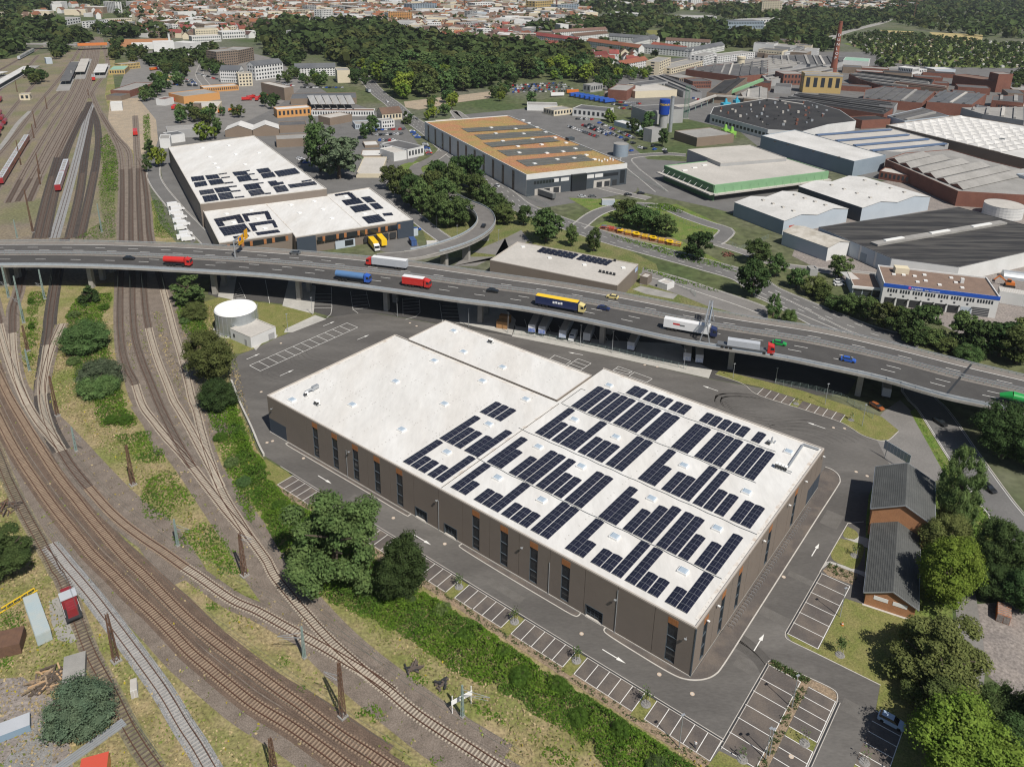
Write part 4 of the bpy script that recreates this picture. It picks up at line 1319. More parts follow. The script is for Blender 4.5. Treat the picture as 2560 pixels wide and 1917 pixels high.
# ---- building helpers
W_white = mat('wall_white',(0.62,0.62,0.61),0.8,(0.5,0.5,0.49),0.1,0.6)
W_cream = mat('wall_cream',(0.6,0.53,0.4),0.85,(0.5,0.45,0.34),0.1,0.6)
W_yellow = mat('wall_yellow',(0.44,0.32,0.13),0.85,(0.38,0.28,0.13),0.1,0.6)
W_grey = mat('wall_grey',(0.34,0.34,0.34),0.85,(0.27,0.27,0.27),0.1,0.6)
W_bluegrey = mat('wall_blue_grey',(0.24,0.29,0.34),0.7,(0.2,0.245,0.29),0.1,0.6)
W_paleblue = mat('wall_pale_blue',(0.42,0.47,0.52),0.7,(0.36,0.41,0.46),0.1,0.6)
W_brick = mat('wall_brick',(0.2,0.088,0.063),0.9,(0.15,0.066,0.05),0.15,0.7,fine=0.1,fscale=1.5)
W_orangebrick = mat('wall_orange_brick',(0.4,0.2,0.1),0.9,(0.32,0.155,0.08),0.6,0.7,fine=0.12,fscale=5)
W_brown = mat('wall_brown',(0.22,0.17,0.13),0.85,(0.18,0.14,0.11),0.1,0.6)
W_anth = mat('wall_anthracite',(0.06,0.072,0.085),0.6,(0.05,0.06,0.07),0.2,0.6)
W_green = mat('wall_green',(0.1,0.2,0.1),0.7,(0.085,0.17,0.085),0.2,0.6)
W_greenlt = mat('fascia_light_green',(0.2,0.36,0.2),0.7,(0.17,0.31,0.17),0.2,0.6)
W_orange = mat('wall_orange',(0.52,0.27,0.1),0.85)
R_red = mat('roof_red_tile',(0.24,0.078,0.048),0.9,(0.15,0.06,0.045),0.08,0.8,rand=0.35)
R_brown = mat('roof_brown_tile',(0.15,0.09,0.07),0.9,(0.11,0.07,0.058),0.1,0.8,rand=0.3)
R_grey = mat('roof_grey_felt',(0.3,0.29,0.275),0.95,(0.22,0.213,0.2),0.08,0.8,fine=0.08,fscale=0.8)
R_pale = mat('roof_pale_gravel',(0.46,0.435,0.4),0.95,(0.38,0.36,0.33),0.06,0.8,fine=0.06,fscale=0.8)
R_dark = mat('roof_dark_felt',(0.085,0.085,0.09),0.9,(0.13,0.128,0.125),0.07,0.8,fine=0.08,fscale=0.8)
R_black = mat('roof_black_felt',(0.024,0.024,0.026),0.9,(0.04,0.039,0.04),0.1,0.8,col3=(0.24,0.225,0.2),scale3=0.09,amt3=0.22,stretch=(R(-18),0.35,4.0,1.0))
R_white = mat('roof_white_sheet',(0.58,0.57,0.55),0.7,(0.46,0.45,0.43),0.07,0.8,fine=.06,fscale=.8)
R_green = mat('roof_copper_green',(0.25,0.4,0.31),0.8,(0.21,0.35,0.27),0.1,0.7)
R_sedum = mat('sedum_roof',(0.34,0.2,0.085),0.97,(0.25,0.21,0.075),0.12,0.9,fine=0.35,fscale=1.0,col3=(0.36,0.15,0.09),scale3=0.035,amt3=0.7)
R_brownfelt = mat('roof_brown_gravel',(0.215,0.15,0.115),0.95,(0.17,0.12,0.095),0.25,0.8,fine=0.12,fscale=2.0)
M_win = mat('window_glass',(0.03,0.036,0.045),0.2,spec=0.6)
M_wframe = mat('window_frame_white',(0.6,0.6,0.6),0.6)
def ctr(pts):
	return Vector((sum(p[0] for p in pts) / len(pts),sum(p[1] for p in pts) / len(pts),0))
def ccw(pts):
	a = sum(pts[i][0] * pts[(i + 1) % len(pts)][1] - pts[(i + 1) % len(pts)][0] * pts[i][1] for i in range(len(pts)))
	return pts if a > 0 else pts[::-1]
def roofpoly(tile,txt,h):
	return ccw([Vector((p.x,p.y,0)) for p in PL(tile,txt,h)])
def rect3(a,b_,c):
	"""rectangle from a front edge and the corner behind its second end"""
	u = (b_ - a); u.z = 0
	un = u.normalized()
	v = (c - b_); v.z = 0
	v = v - un * v.dot(un)
	return [a,a + u,a + u + v,a + v]
def flat_hall(name,label,cat,pts,h,wall,roof,cap=None,upstand=0.35,group=None):
	pts = ccw(pts)
	o = ctr(pts)
	th = thing(name,label,cat,o,0,group)
	b = MB(o)
	for i in range(len(pts)):
		p,q = pts[i],pts[(i + 1) % len(pts)]
		b.poly([(p.x,p.y,0),(q.x,q.y,0),(q.x,q.y,h),(p.x,p.y,h)],wall)
	b.build('wall',th)
	b = MB(o); b.poly([(p.x,p.y,h - upstand) for p in pts],roof)
	b.build('roof',th)
	b = MB(o)
	cen = o
	L = pts + [pts[0]]
	for i in range(len(pts)):
		p,q = pts[i],pts[(i + 1) % len(pts)]
		d = (q - p).normalized()
		nn = Vector((-d.y,d.x,0))
		p0,q0 = p + d * 0.0,q - d * 0.36
		b.prism([p0 - nn * .02,q0 - nn * .02,q0 + nn * .34,p0 + nn * .34],h - upstand + .002,h + 0.05 + 0.001 * i,cap or wall)
	b.build('parapet',th)
	return th,o
def face_windows(th,o,p,q,rows,n,w,hh,inset=0.06,m=None,margin=0.5,name='window',single=False,frame=False):
	d = (q - p); d.z = 0
	L = d.length
	d.normalize()
	nn = Vector((d.y,-d.x,0))
	if not single:
		b = MB(o)
	for z in rows:
		for k in range(n):
			u = margin + (L - 2 * margin) * (k + 0.5) / n
			a,c = p + d * (u - w / 2),p + d * (u + w / 2)
			if single:
				b = MB(o)
			b.prism([a + nn * inset,c + nn * inset,c - nn * 0.02,a - nn * 0.02][::-1],z,z + hh,m or M_win)
			if single:
				b.build(name,th)
	if not single:
		b.build('windows',th,kind='stuff')
def gable_house(name,label,cat,p,q,depth,eave,ridge,wall,roof,ridge_along='depth',n=1,group=None,over=0.3,tree=None,chimney=False,parts=True):
	"""p,q front ground corners (seen from outside, left to right); the building extends behind"""
	d = q - p; d.z = 0
	L = d.length
	d.normalize()
	back = Vector((-d.y,d.x,0))
	o = (p + q) / 2 + back * depth / 2
	o.z = 0
	th = thing(name,label,cat,o,0,group) if parts else None
	bw,br = MB(o),MB(o)
	pt = lambda u,v,z: p + d * u + back * v + Vector((0,0,z))
	if not parts: bw = br
	if ridge_along == 'depth':
		w = L / n
		for k in range(n):
			a,c,m_ = k * w,(k + 1) * w,(k + .5) * w
			for v in (0,depth):
				f = [pt(a,v,0),pt(c,v,0),pt(c,v,eave),pt(m_,v,ridge),pt(a,v,eave)]
				bw.poly(f if v == 0 else f[::-1],wall)
			e = over if n == 1 else 0
			for (x0,x1) in ((a - e,m_),(c + e,m_)):
				z0 = eave - (ridge - eave) * e / (w / 2)
				br.poly([pt(x0,-over,z0 + .06),pt(x1,-over,ridge + .06),pt(x1,depth + over,ridge + .06),pt(x0,depth + over,z0 + .06)][::(-1 if x0 < x1 else 1)],roof)
				br.poly([pt(x0,-over,z0 - .1),pt(x0,-over,z0 + .06),pt(x1,-over,ridge + .06),pt(x1,-over,ridge - .1)],roof)
		bw.poly([pt(0,depth,0),pt(0,0,0),pt(0,0,eave),pt(0,depth,eave)],wall)
		bw.poly([pt(L,0,0),pt(L,depth,0),pt(L,depth,eave),pt(L,0,eave)],wall)
	else:
		m_ = depth / 2
		for u in (0,L):
			f = [pt(u,depth,0),pt(u,0,0),pt(u,0,eave),pt(u,m_,ridge),pt(u,depth,eave)]
			bw.poly(f if u == 0 else f[::-1],wall)
		bw.poly([pt(0,0,0),pt(L,0,0),pt(L,0,eave),pt(0,0,eave)],wall)
		bw.poly([pt(L,depth,0),pt(0,depth,0),pt(0,depth,eave),pt(L,depth,eave)],wall)
		z0 = eave - (ridge - eave) * over / m_
		br.poly([pt(-over,-over,z0 + .06),pt(L + over,-over,z0 + .06),pt(L + over,m_,ridge + .06),pt(-over,m_,ridge + .06)],roof)
		br.poly([pt(-over,m_,ridge + .06),pt(L + over,m_,ridge + .06),pt(L + over,depth + over,z0 + .06),pt(-over,depth + over,z0 + .06)],roof)
		br.poly([pt(-over,-over,z0 - .1),pt(L + over,-over,z0 - .1),pt(L + over,-over,z0 + .06),pt(-over,-over,z0 + .06)],roof)
	if not parts:
		return bw.build(name,None,label,cat,group),o
	bw.build('wall',th)
	rf = br.build('roof',th)
	return th,o,pt,L
_blk = [0]
def block(tile,x0,y0,x1,y1,top,depth,wall,roof,label,cat='building',wins=None,name='office_block',group=None,flat=True,ridge=3.0,along='L',n=1,wsz=None,single=False):
	p,q = W(tile,x0,y0),W(tile,x1,y1)
	h = height_to(p,tile,x0,top)
	d = (q - p).normalized()
	back = Vector((-d.y,d.x,0))
	if flat:
		th,o = flat_hall(name,label,cat,[p,q,q + back * depth,p + back * depth],h,wall,roof,group=group)
	else:
		th,o,pt,L = gable_house(name,label,cat,p,q,depth,h,h + ridge,wall,roof,'depth' if along == 'D' else 'L',n,group)
	if wins:
		c,r = wins
		sh = h / r
		ws = wsz or ((q - p).length / c * 0.5,sh * 0.5)
		rows = [sh * k + sh * 0.3 for k in range(r)]
		face_windows(th,o,p,q,rows,c,ws[0],ws[1],single=single)
		n2 = max(1,int(depth / max(2.0,(q - p).length / c)))
		face_windows(th,o,p + back * depth,p,rows,n2,ws[0],ws[1])
		face_windows(th,o,q,q + back * depth,rows,n2,ws[0],ws[1])
	return th,o,h,p,q,back
# ---- roads of the middle distance
def road(name,txt,width,m,z,tile='01',dash=True,solid=False,lanes=(0.0,)):
	P = spline([Vector((p.x,p.y,0)) for p in PL(tile,txt)],4.0)
	b = MB(); b.ribbon(P,width / 2,-width / 2,m,z)
	b.build(name,kind='structure')
	b = MB()
	for off in lanes:
		Q = resample(offset(P,off),1.0)
		i = 0
		while i + 4 < len(Q):
			if dash: b.ribbon(Q[i:i + 4],0.09,-0.09,M_paint,z + .012)
			i += 9
	for off in (width / 2 - .5,-width / 2 + .5):
		b.ribbon(offset(P,off),0.07,-0.07,M_paint,z + .012)
	b.build('road_markings',kind='structure')
	b = MB()
	for off in (width / 2,-width / 2):
		b.solid(offset(P,off),0.1,-0.1,0.0,z + 0.1,M_kerb)
	b.build('kerb',kind='structure')
	return P
psheet('paved_yard','283,300 400,255 470,250 500,200 640,190 760,195 830,240 1000,300 1060,380 1010,430 1000,520 1020,560 1060,640 960,630 800,560 540,560 480,610 420,530 395,380 320,350',M_asph_road,0.03)
psheet('paved_yard','330,130 560,118 700,150 760,215 690,270 560,330 430,330 330,330 285,260',M_asph_pub,0.034)
psheet('sandy_lot','275,250 345,245 390,300 395,350 380,400 300,360 270,300',M_sand,0.04)
psheet('dry_meadow','1050,560 1190,520 1360,540 1500,590 1640,660 1660,720 1900,760 2020,860 1850,820 1600,770 1400,720 1330,690 1240,650 1080,640',mat('verge_grass',(.1,.125,.035),.95,(.17,.155,.07),.12,.85,fine=.4,fscale=1.5),0.045)
psheet('paved_yard','1130,290 1330,270 1500,300 1620,400 1590,480 1480,500 1360,520 1180,480 1100,420 1090,330',M_asph_road,0.045)
psheet('paved_yard','1560,395 1980,420 2000,470 1930,560 1780,520 1600,480',M_asph_road,0.043)
psheet('paved_yard','2040,480 2560,400 2700,560 2560,800 2450,860 2330,800 2100,700 1980,640',M_rubble,0.03)
psheet('paved_yard','1880,130 2700,130 2900,420 2300,470 2100,430 1960,420 1850,330 1560,260 1480,200 1650,150',M_asph_road,0.028)
psheet('meadow','1420,495 1560,500 1800,560 1830,600 1760,590 1600,560 1500,540',M_green,0.06)
psheet('meadow','1530,545 1690,510 1800,560 1790,590 1700,600 1850,680 1780,660 1560,590 1480,570',M_green,0.062)
mainroad = road('main_road','700,480 820,560 950,690 1060,810 1180,900 1300,1010 1420,1090 1530,1170 1640,1270 1800,1390 2000,1560 2150,1680 12:80,130 12:330,230 12:560,310 12:900,420 12:1300,530 12:1700,640 12:2000,730 13:0,860 13:350,1010 13:640,1130 13:900,1225 13:1300,1330',14.0,M_asph_road,0.09,lanes=(0,3.5,-3.5))
road('slip_road','1640,1270 1590,1330 1500,1390 1400,1430 1340,1480',8.0,M_asph_road,0.075)
road('access_road','12:560,310 12:700,200 12:850,140 12:1050,110 12:1300,130 12:1500,210 12:1700,280 12:1850,330 12:1800,400 12:1740,440',8.0,M_asph_road,0.08,dash=False)
road('access_road','02:1290,1656 02:1150,1540 02:1030,1440 02:1000,1360 02:1300,1330 02:1500,1340',8.0,M_asph_road,0.07,dash=False)
road('access_road','12:1180,60 12:800,-30 12:500,-140 12:-100,-420 12:-500,-700 01:1900,1200',7.0,M_asph_pub,0.068,dash=False)
road('service_road','12:1130,690 12:1400,760 12:1700,860 12:2000,960 12:2208,1040',8.0,M_asph_pub,0.06,dash=False)
road('service_road','12:1740,440 12:2000,520 13:60,620 13:500,680 13:950,720',6.0,M_asph_pub,0.061,dash=False)
road('service_road','11:1200,60 11:1450,280 11:1650,430',8.0,M_asph_road,0.06,dash=False)
road('service_road','00:1350,1340 10:1330,-120 10:1500,120 10:1650,280 10:1800,430 10:1900,520',7.5,M_asph_road,0.062,dash=False)
road('country_road','13:-60,880 13:100,950 13:350,1080 13:600,1210 13:900,1330 13:1200,1450 13:1350,1560 23:1290,80 23:1420,220 23:1700,640 23:1950,1000 23:2208,1340 33:2300,80 33:2600,560',9.5,M_asph_road,0.082,dash=False)
road('left_street','01:-300,440 01:-450,560 00:1750,560 00:1720,650 00:1780,740',8.0,M_asph_pub,0.05,dash=False)
road('country_road','03:470,360 03:640,290 03:800,245 03:980,200 03:1050,170',14.0,M_conc_grey,0.1,dash=False)
psheet('paved_yard','11:2208,560 12:-350,520 12:-60,400 12:80,330 12:150,420 12:-150,560 11:1900,640 11:1700,640 11:1800,560',M_asph_pub,.058,'11')
psheet('paved_yard','1130,650 1400,735 1750,855 2208,1040 2208,1120 1700,990 1450,890 1180,800 1100,800',M_asph_pub,.057,'12')
psheet('concrete_apron','1040,840 1110,810 1430,885 1390,925 1150,880',M_conc_grey,.059,'12')
psheet('forecourt','2172,1238 2225,1165 2178,1072 2207,1030 2250,1000 2290,1040 2330,1110 2366,1170 2362,1195 2330,1205',M_asph_pub,0.05)
psheet('green_verge','2290,1020 2310,1040 2380,1150 2470,1290 2560,1440 2400,1420 2380,1220 2320,1110 2275,1030',M_green,0.056)
psheet('lane','2385,1500 2420,1440 2440,1490 2450,1560 2465,1650 2455,1760 2430,1990 2390,1990 2415,1760 2400,1600',M_asph_pub,0.053)
psheet('dirt_track','2440,1510 2560,1500 2700,1600 2560,1760 2470,1690 2452,1600',M_rubble,0.052)
psheet('green_verge','2172,1238 2205,1165 2330,1205 2400,1420 2380,1500 2400,1990 2290,1900 2200,1720 2160,1500 2165,1300',M_green,0.051)
# ---- parcel depot beyond the bridge (two joined halls)
hi_pts = roofpoly('D','432,440 705,407 549,293 363,318',12.0)
th,o = flat_hall('parcel_depot','white roofed taupe hall left behind the bridge, rear higher part with panels','warehouse',hi_pts,12.0,M_clad,M_roof,M_kerb)
low_pts = roofpoly('11','1355,237 340,390 315,352 10:1890,440 10:1748,155 11:610,22 11:976,-38',8.3)
th2,o2 = flat_hall('parcel_depot','lower front part of the taupe hall behind the bridge, with window band and docks','warehouse',low_pts,8.3,M_clad,M_roof,M_kerb)
fr,fl = W('11',1215,262,8.3),W('11',515,372,8.3)
fr.z = fl.z = 0
dd = (fr - fl).normalized(); nn = Vector((dd.y,-dd.x,0)); LL_ = (fr - fl).length
qf = lambda u,z,d=0.0: fl + dd * u + nn * d + Vector((0,0,z))
def face_box(th,o,u0,u1,z0,z1,m,name,d0=0.04,d1=0.1):
	b = MB(o); b.prism([qf(u0,0,d1),qf(u1,0,d1),qf(u1,0,d0),qf(u0,0,d0)],z0,z1,m)
	return b.build(name,th)
u = 0.6
k = 0
while u < LL_ - 3:
	w = 2.3 if k % 2 == 0 else 5.0
	face_box(th2,o2,u,u + w,5.0,7.2,M_glass,'window')
	face_box(th2,o2,u + w + .05,u + w + 1.15,5.0,7.2,M_orange,'wood_panel',0.04,0.14)
	u += w + 1.3
	k += 1
e0,e1 = W('11',1355,237,8.3),W('11',340,390,8.3)
e0.z = e1.z = 0
face_box(th2,o2,LL_ + .1,LL_ + (e0 - fr).length - .1,0.2,8.25,M_cladb,'blue_wall_section',0.02,0.12)
face_box(th2,o2,-(e1 - fl).length + .1,-.1,0.2,8.25,M_cladb,'blue_wall_section',0.02,0.12)
for u0,u1,h in ((13.0,17.0,3.6),(22.0,25.0,3.8),(26.2,29.5,3.8),(31,34,3.8),(34.8,37.8,3.8)):
	face_box(th2,o2,u0,u1,0.9,h,M_dark if u0 > 20 else M_glass,'dock_door',.03,.12)
for u0,u1 in ((8.6,17.8),(44.5,49.0)):
	face_box(th2,o2,u0,u1,0.1,3.9,W_paleblue,'pale_wall_section',0.01,0.06)
fl2,fr2 = W('10',1895,442,8.3),W('11',310,352,8.3)
fl2.z = fr2.z = 0
fl,fr = fl2,fr2
dd = (fr - fl).normalized(); nn = Vector((dd.y,-dd.x,0)); LL_ = (fr - fl).length
u = 0.5
k = 0
while u < LL_ - 3:
	w = 2.3 if k % 2 == 0 else 4.6
	face_box(th2,o2,u,u + w,5.0,7.2,M_glass,'window')
	face_box(th2,o2,u + w + .05,u + w + 1.15,5.0,7.2,M_orange,'wood_panel',0.04,0.14)
	u += w + 1.3
	k += 1
def solar_field(label,tile,quads,z,zt=0.25,group='solar fields on neighbouring roofs',mod=(1.75,1.15),m=None):
	for i,q4 in enumerate(quads):
		P = PL(tile,q4,z)
		P = [Vector((p.x,p.y,0)) for p in P]
		a,c = P[1] - P[0],P[3] - P[0]
		nu,nv = max(1,round(a.length / mod[0])),max(1,round(c.length / mod[1]))
		o = ctr(P)
		th = thing('solar_field',f'{label}, {("first", "second", "third", "fourth", "fifth", "sixth", "seventh", "eighth", "ninth", "tenth", "eleventh", "twelfth", "thirteenth", "fourteenth", "fifteenth", "sixteenth")[i]} block from the left','solar panels',(o.x,o.y,z),0,group)
		oo = Vector((o.x,o.y,z))
		b = MB(oo)
		for x in range(nu):
			for y in range(nv):
				u0,u1,v0,v1 = (x + .03) / nu,(x + .97) / nu,(y + .04) / nv,(y + .96) / nv
				f = lambda u,v: P[0] + a * u + c * v
				h0,h1 = (zt * .4,zt) if y % 2 == 0 else (zt,zt * .4)
				qd = [f(u0,v0) + Vector((0,0,z + h0)),f(u1,v0) + Vector((0,0,z + h0)),f(u1,v1) + Vector((0,0,z + h1)),f(u0,v1) + Vector((0,0,z + h1))]
				if a.x * c.y - a.y * c.x < 0: qd = qd[::-1]
				b.poly(qd,m or M_cell)
		b.build('solar_panels',th,kind='stuff')
solar_field('solar panels on the rear depot roof, far row','E','132,224 195,217 205,240 140,247|147,252 207,243 222,267 156,275|203,217 265,210 283,230 215,237|268,209 310,203 316,207 273,213|282,226 325,221 331,226 286,231|218,241 285,232 302,258 233,266|298,252 342,247 348,252 302,258|338,200 405,193 420,210 352,219|405,193 425,189 430,193 408,197|418,209 448,205 452,210 422,214|358,222 422,213 440,240 374,249|436,236 466,233 470,238 440,242|457,186 517,178 535,197 473,206|478,208 540,199 557,224 494,232|545,196 650,179 670,204 570,224'.split('|'),11.8)
solar_field('solar panels on the rear depot roof, near row','E','172,292 243,283 252,305 182,314|188,319 258,309 272,338 202,349|247,280 318,271 330,293 262,303|318,270 360,266 366,271 322,276|330,293 378,288 384,294 334,299|265,306 332,298 350,328 280,338|348,323 397,318 402,324 352,329|392,263 465,253 480,280 410,290|465,253 493,250 498,254 468,258|415,293 483,282 502,310 434,320|500,304 530,301 534,306 503,310|513,247 555,241 572,265 533,271|555,252 590,247 598,258 562,263|540,273 600,264 612,295 560,302|613,262 745,245 750,258 628,279|680,244 730,236 735,243 685,250'.split('|'),11.8)
solar_field('solar panels on the front depot roof, left part','E','245,433 375,409 388,428 258,452|256,452 290,446 303,466 270,472|355,432 388,428 399,449 368,455|270,476 400,455 430,498 300,518|340,520 415,508 425,520 350,532|385,408 515,392 522,402 392,420|392,420 415,417 427,443 405,447|497,402 522,400 540,432 512,437|418,455 545,437 553,450 428,470|428,470 452,467 462,490 440,494|535,452 553,450 570,473 548,476|452,500 565,485 590,494 465,514'.split('|'),8.0)
solar_field('solar panels on the front depot roof, right part','E','846,310 920,298 928,305 852,320|905,305 930,302 960,330 935,335|880,340 965,328 992,352 905,366|920,372 1000,358 1035,385 950,402|975,325 1020,320 1055,346 1010,353|1018,357 1060,352 1100,380 1050,386|980,423 1065,409 1102,438 1015,457|1083,405 1130,401 1142,413 1092,418'.split('|'),8.0)
for i,(x,y,z) in enumerate(((310,408,8),(430,390,8),(345,450,8),(465,432,8),(500,480,8),(630,363,8),(672,403,8),(745,345,8),(788,385,8),(832,430,8),(900,322,8),(995,407,8),(225,125,11.7),(265,178,11.7),(355,112,11.7),(402,162,11.7),(252,158,11.7),(190,80,11.7),(320,68,11.7),(470,105,11.7))):
	p = W('E',x,y,z); b = MB(p); b.box((p.x,p.y,z - .05),1.8,1.8,.45,M_white,.9); b.build('skylight',None,f'low round-cornered skylight on the {"front" if z == 8 else "rear"} depot roof, number {OW[i % 10]} from the left' if False else f'low white skylight on the {"front" if z == 8 else "rear"} roof of the depot behind the bridge','skylight','skylights of the depot')
b = MB(o2)
for txt in ('505,355 635,490','810,315 985,470','935,300 1090,435','380,410 455,520'):
	a,c = PL('E',txt,8.05); b.bar(a,c,.5,.12,M_dirt)
b.build('roof_joint',th2)
# ---- warehouse with the sedum roof
gh = 12.6
gp = roofpoly('02','995,1410 125,1508 01:1790,1012 02:150,982',gh)
a_,b_,c_ = W('02',125,1508,gh),W('02',995,1410,gh),W('02',150,982,gh)
for p in (a_,b_,c_): p.z = 0
gp = rect3(a_,b_,c_)
th,o = flat_hall('green_roof_warehouse','white and anthracite warehouse with an orange green planted roof','warehouse',gp,gh,W_white,R_sedum,W_white,0.5)
def side(p,q):
	d = (q - p).normalized(); n_ = Vector((d.y,-d.x,0))
	return (lambda u,z,k=0.0: p + d * u + n_ * k + Vector((0,0,z))),(q - p).length
def on_face(th,o,f,u0,u1,z0,z1,m,name,d0=0.02,d1=0.1):
	b = MB(o); b.prism([f(u0,0,d1),f(u1,0,d1),f(u1,0,d0),f(u0,0,d0)],z0,z1,m)
	return b.build(name,th)
f,L1 = side(gp[0],gp[1])
on_face(th,o,f,0.05,L1 - .05,0.1,9.6,W_anth,'anthracite_cladding')
for k in range(7):
	u = 3 + k * 2.4
	on_face(th,o,f,L1 * .07 + k * 1.9,L1 * .07 + k * 1.9 + 1.6,6.5,8.3,M_glass,'window',.1,.16)
for (x0,x1,z0,z1,m,nm) in ((.26,.31,6.5,8.5,W_white,'window'),(.33,.41,6.5,8.5,W_white,'window'),(.43,.575,0.1,9.9,M_glass,'stair_tower'),(.59,.66,6.3,8.4,W_white,'window'),(.67,.75,6.3,8.4,W_white,'window'),
							 (.76,.91,6.2,8.0,M_glass,'window_band'),(.93,.98,1.0,9.0,M_glass,'window'),(.08,.33,0.1,3.8,R_pale,'dock_wall'),(.66,.83,0.1,4.6,R_pale,'dock_wall'),(.85,.9,.2,3.6,M_dark,'gate')):
	on_face(th,o,f,L1 * x0,L1 * x1,z0,z1,m,nm,.09,.14 if nm != 'stair_tower' else 1.4)
for x0 in (.17,.26,.69,.77):
	on_face(th,o,f,L1 * x0,L1 * (x0 + .055),0.3,3.5,M_dark,'dock_door',.14,.2)
f,L2 = side(gp[3],gp[0])
for k in range(11):
	u = 6 + k * (L2 - 10) / 11
	on_face(th,o,f,u,u + 3.0,0.1,11.2,W_brown,'window_strip',.02,.08)
	on_face(th,o,f,u + .9,u + 2.1,0.8,9.2,M_glass,'window',.08,.12)
solar_field('grey solar mats on the planted roof','02',['30,1385 600,1335 690,1390 130,1440','-130,1300 590,1255 715,1310 -40,1350','-250,1235 330,1185 430,1225 -170,1275','-330,1165 320,1125 420,1165 -260,1210','-440,1110 180,1075 270,1105 -380,1145'],gh - .5,.35,mod=(2.2,2.6),m=mat('solar_mat_grey',(0.11,0.112,0.105),.5,(0.15,0.145,0.12),.3,.8))
M_skw = mat('white_skylight',(0.72,0.72,0.7),0.4)
for i,(x,y) in enumerate(((95,1035),(145,1060),(30,1110),(215,1098),(100,1152),(290,1140),(175,1198),(370,1185),(50,1260),(255,1245),(465,1230),(60,1315),(300,1318),(440,1306),(545,1280),(195,1410),(390,1373),(535,1362),(640,1335),(710,1372),(-140,1150),(-80,1215),(-180,1100))):
	p = W('02',x,y,gh)
	b = MB(p); b.box((p.x,p.y,gh - .5),2.2,2.2,0.6,M_skw,0.6,M_skw)
	b.build('skylight',None,'small white dome skylight on the orange planted roof','skylight','white domes on the planted roof')
for i,(x,y) in enumerate([(750 + 24 * k,1382 - 3 * k + (12 if k % 2 else 0)) for k in range(6)]):
	p = W('02',x,y,gh)
	b = MB(p); b.tube((p.x,p.y,gh - .5),(p.x,p.y,gh + .5),0.5,0.5,M_white,8); b.build('roof_fan',None,'white roof fan in the cluster at the right end of the planted roof','roof fan','white roof fans')
p = W('02',500,1205,gh); b = MB(p); b.box((p.x,p.y,gh - .5),5,3.5,2.0,W_anth,0.6); b.build('roof_plant',None,'dark plant box on the edge of the planted roof','plant box')
def tank(tile,x,y,r,top_y,label,m,roof,name='storage_tank',legs=0.0,lettering=None,cat='tank'):
	p = W(tile,x,y)
	h = height_to(p,tile,x,top_y)
	th = thing(name,label,cat,p)
	b = MB(); b.tube((0,0,legs),(0,0,h),r,r,m,36,False); b.build('shell',th,smooth=True)
	b = MB(); b.tube((0,0,h - .02),(0,0,h + .35),r * 1.01,r * .1,roof,36); b.build('roof',th)
	b = MB()
	for z in np.linspace(legs + .2,h,5): b.tube((0,0,z),(0,0,z + .12),r + .05,r + .05,M_steel,36,False)
	b.build('ring',th)
	return th,p,h
tank('02',935,1345,5.0,1240,'grey ribbed steel tank at the corner of the planted roof warehouse',W_bluegrey,R_grey)
M_tankw = mat('galvanised_tank',(0.5,0.54,0.56),0.32,(0.42,0.47,0.5),0.5,0.7,metal=0.75)
tk = thing('water_tank','large round galvanised water tank with white lid on the lawn','tank',W('10',2020,1200) + Vector((0.4,2.5,0)))
tp = tk.location
b = MB(); b.tube((0,0,0),(0,0,7.6),7.1,7.1,M_tankw,64,False); b.build('shell',tk,smooth=True)
b = MB(); b.tube((0,0,7.6),(0,0,8.1),7.2,6.9,M_white,64); b.build('lid',tk)
b = MB()
for z in (0.05,2.5,5.0,7.4): b.tube((0,0,z),(0,0,z + .14),7.16,7.16,M_steel,64,False)
for k in range(26):
	a = k * 2 * math.pi / 26
	b.box((7.12 * math.cos(a),7.12 * math.sin(a),0),0.1,0.1,7.5,M_steel,a)
b.build('ribs',tk)
b = MB()
a0 = R(20)
for s_ in (-.25,.25): b.bar((7.4 * math.cos(a0) - s_ * math.sin(a0),7.4 * math.sin(a0) + s_ * math.cos(a0),0),(7.4 * math.cos(a0) - s_ * math.sin(a0),7.4 * math.sin(a0) + s_ * math.cos(a0),8.6),.07,.07,M_steel)
for k in range(20): b.bar((7.4 * math.cos(a0) + .25 * math.sin(a0),7.4 * math.sin(a0) - .25 * math.cos(a0),.4 + k * .42),(7.4 * math.cos(a0) - .25 * math.sin(a0),7.4 * math.sin(a0) + .25 * math.cos(a0),.4 + k * .42),.05,.05,M_steel)
b.build('ladder',tk)
b = MB(); b.tube((tp.x,tp.y,0.0),(tp.x,tp.y,0.09),8.3,8.3,M_conc,48); b.build('tank_base',kind='structure')
ph = rect3(G(200 + 1480 / 3.45,640 + 795 / 3.45),G(200 + 1695 / 3.45,640 + 700 / 3.45),G(200 + 1545 / 3.45,640 + 615 / 3.45))
pw = W('11',0,1240,4.2)
th,o = flat_hall('pump_house','small white flat roofed pump house beside the water tank','shed',ph,4.1,W_white,R_pale,R_pale,.2)
f,L = side(ph[0],ph[1]); on_face(th,o,f,L - 3.2,L - .8,.1,2.4,W_grey,'door')
f,L = side(ph[3],ph[0]); on_face(th,o,f,L - 3.3,L - 2.1,.1,2.5,W_grey,'door'); on_face(th,o,f,1.6,2.4,1.4,2.6,M_dark,'vent')
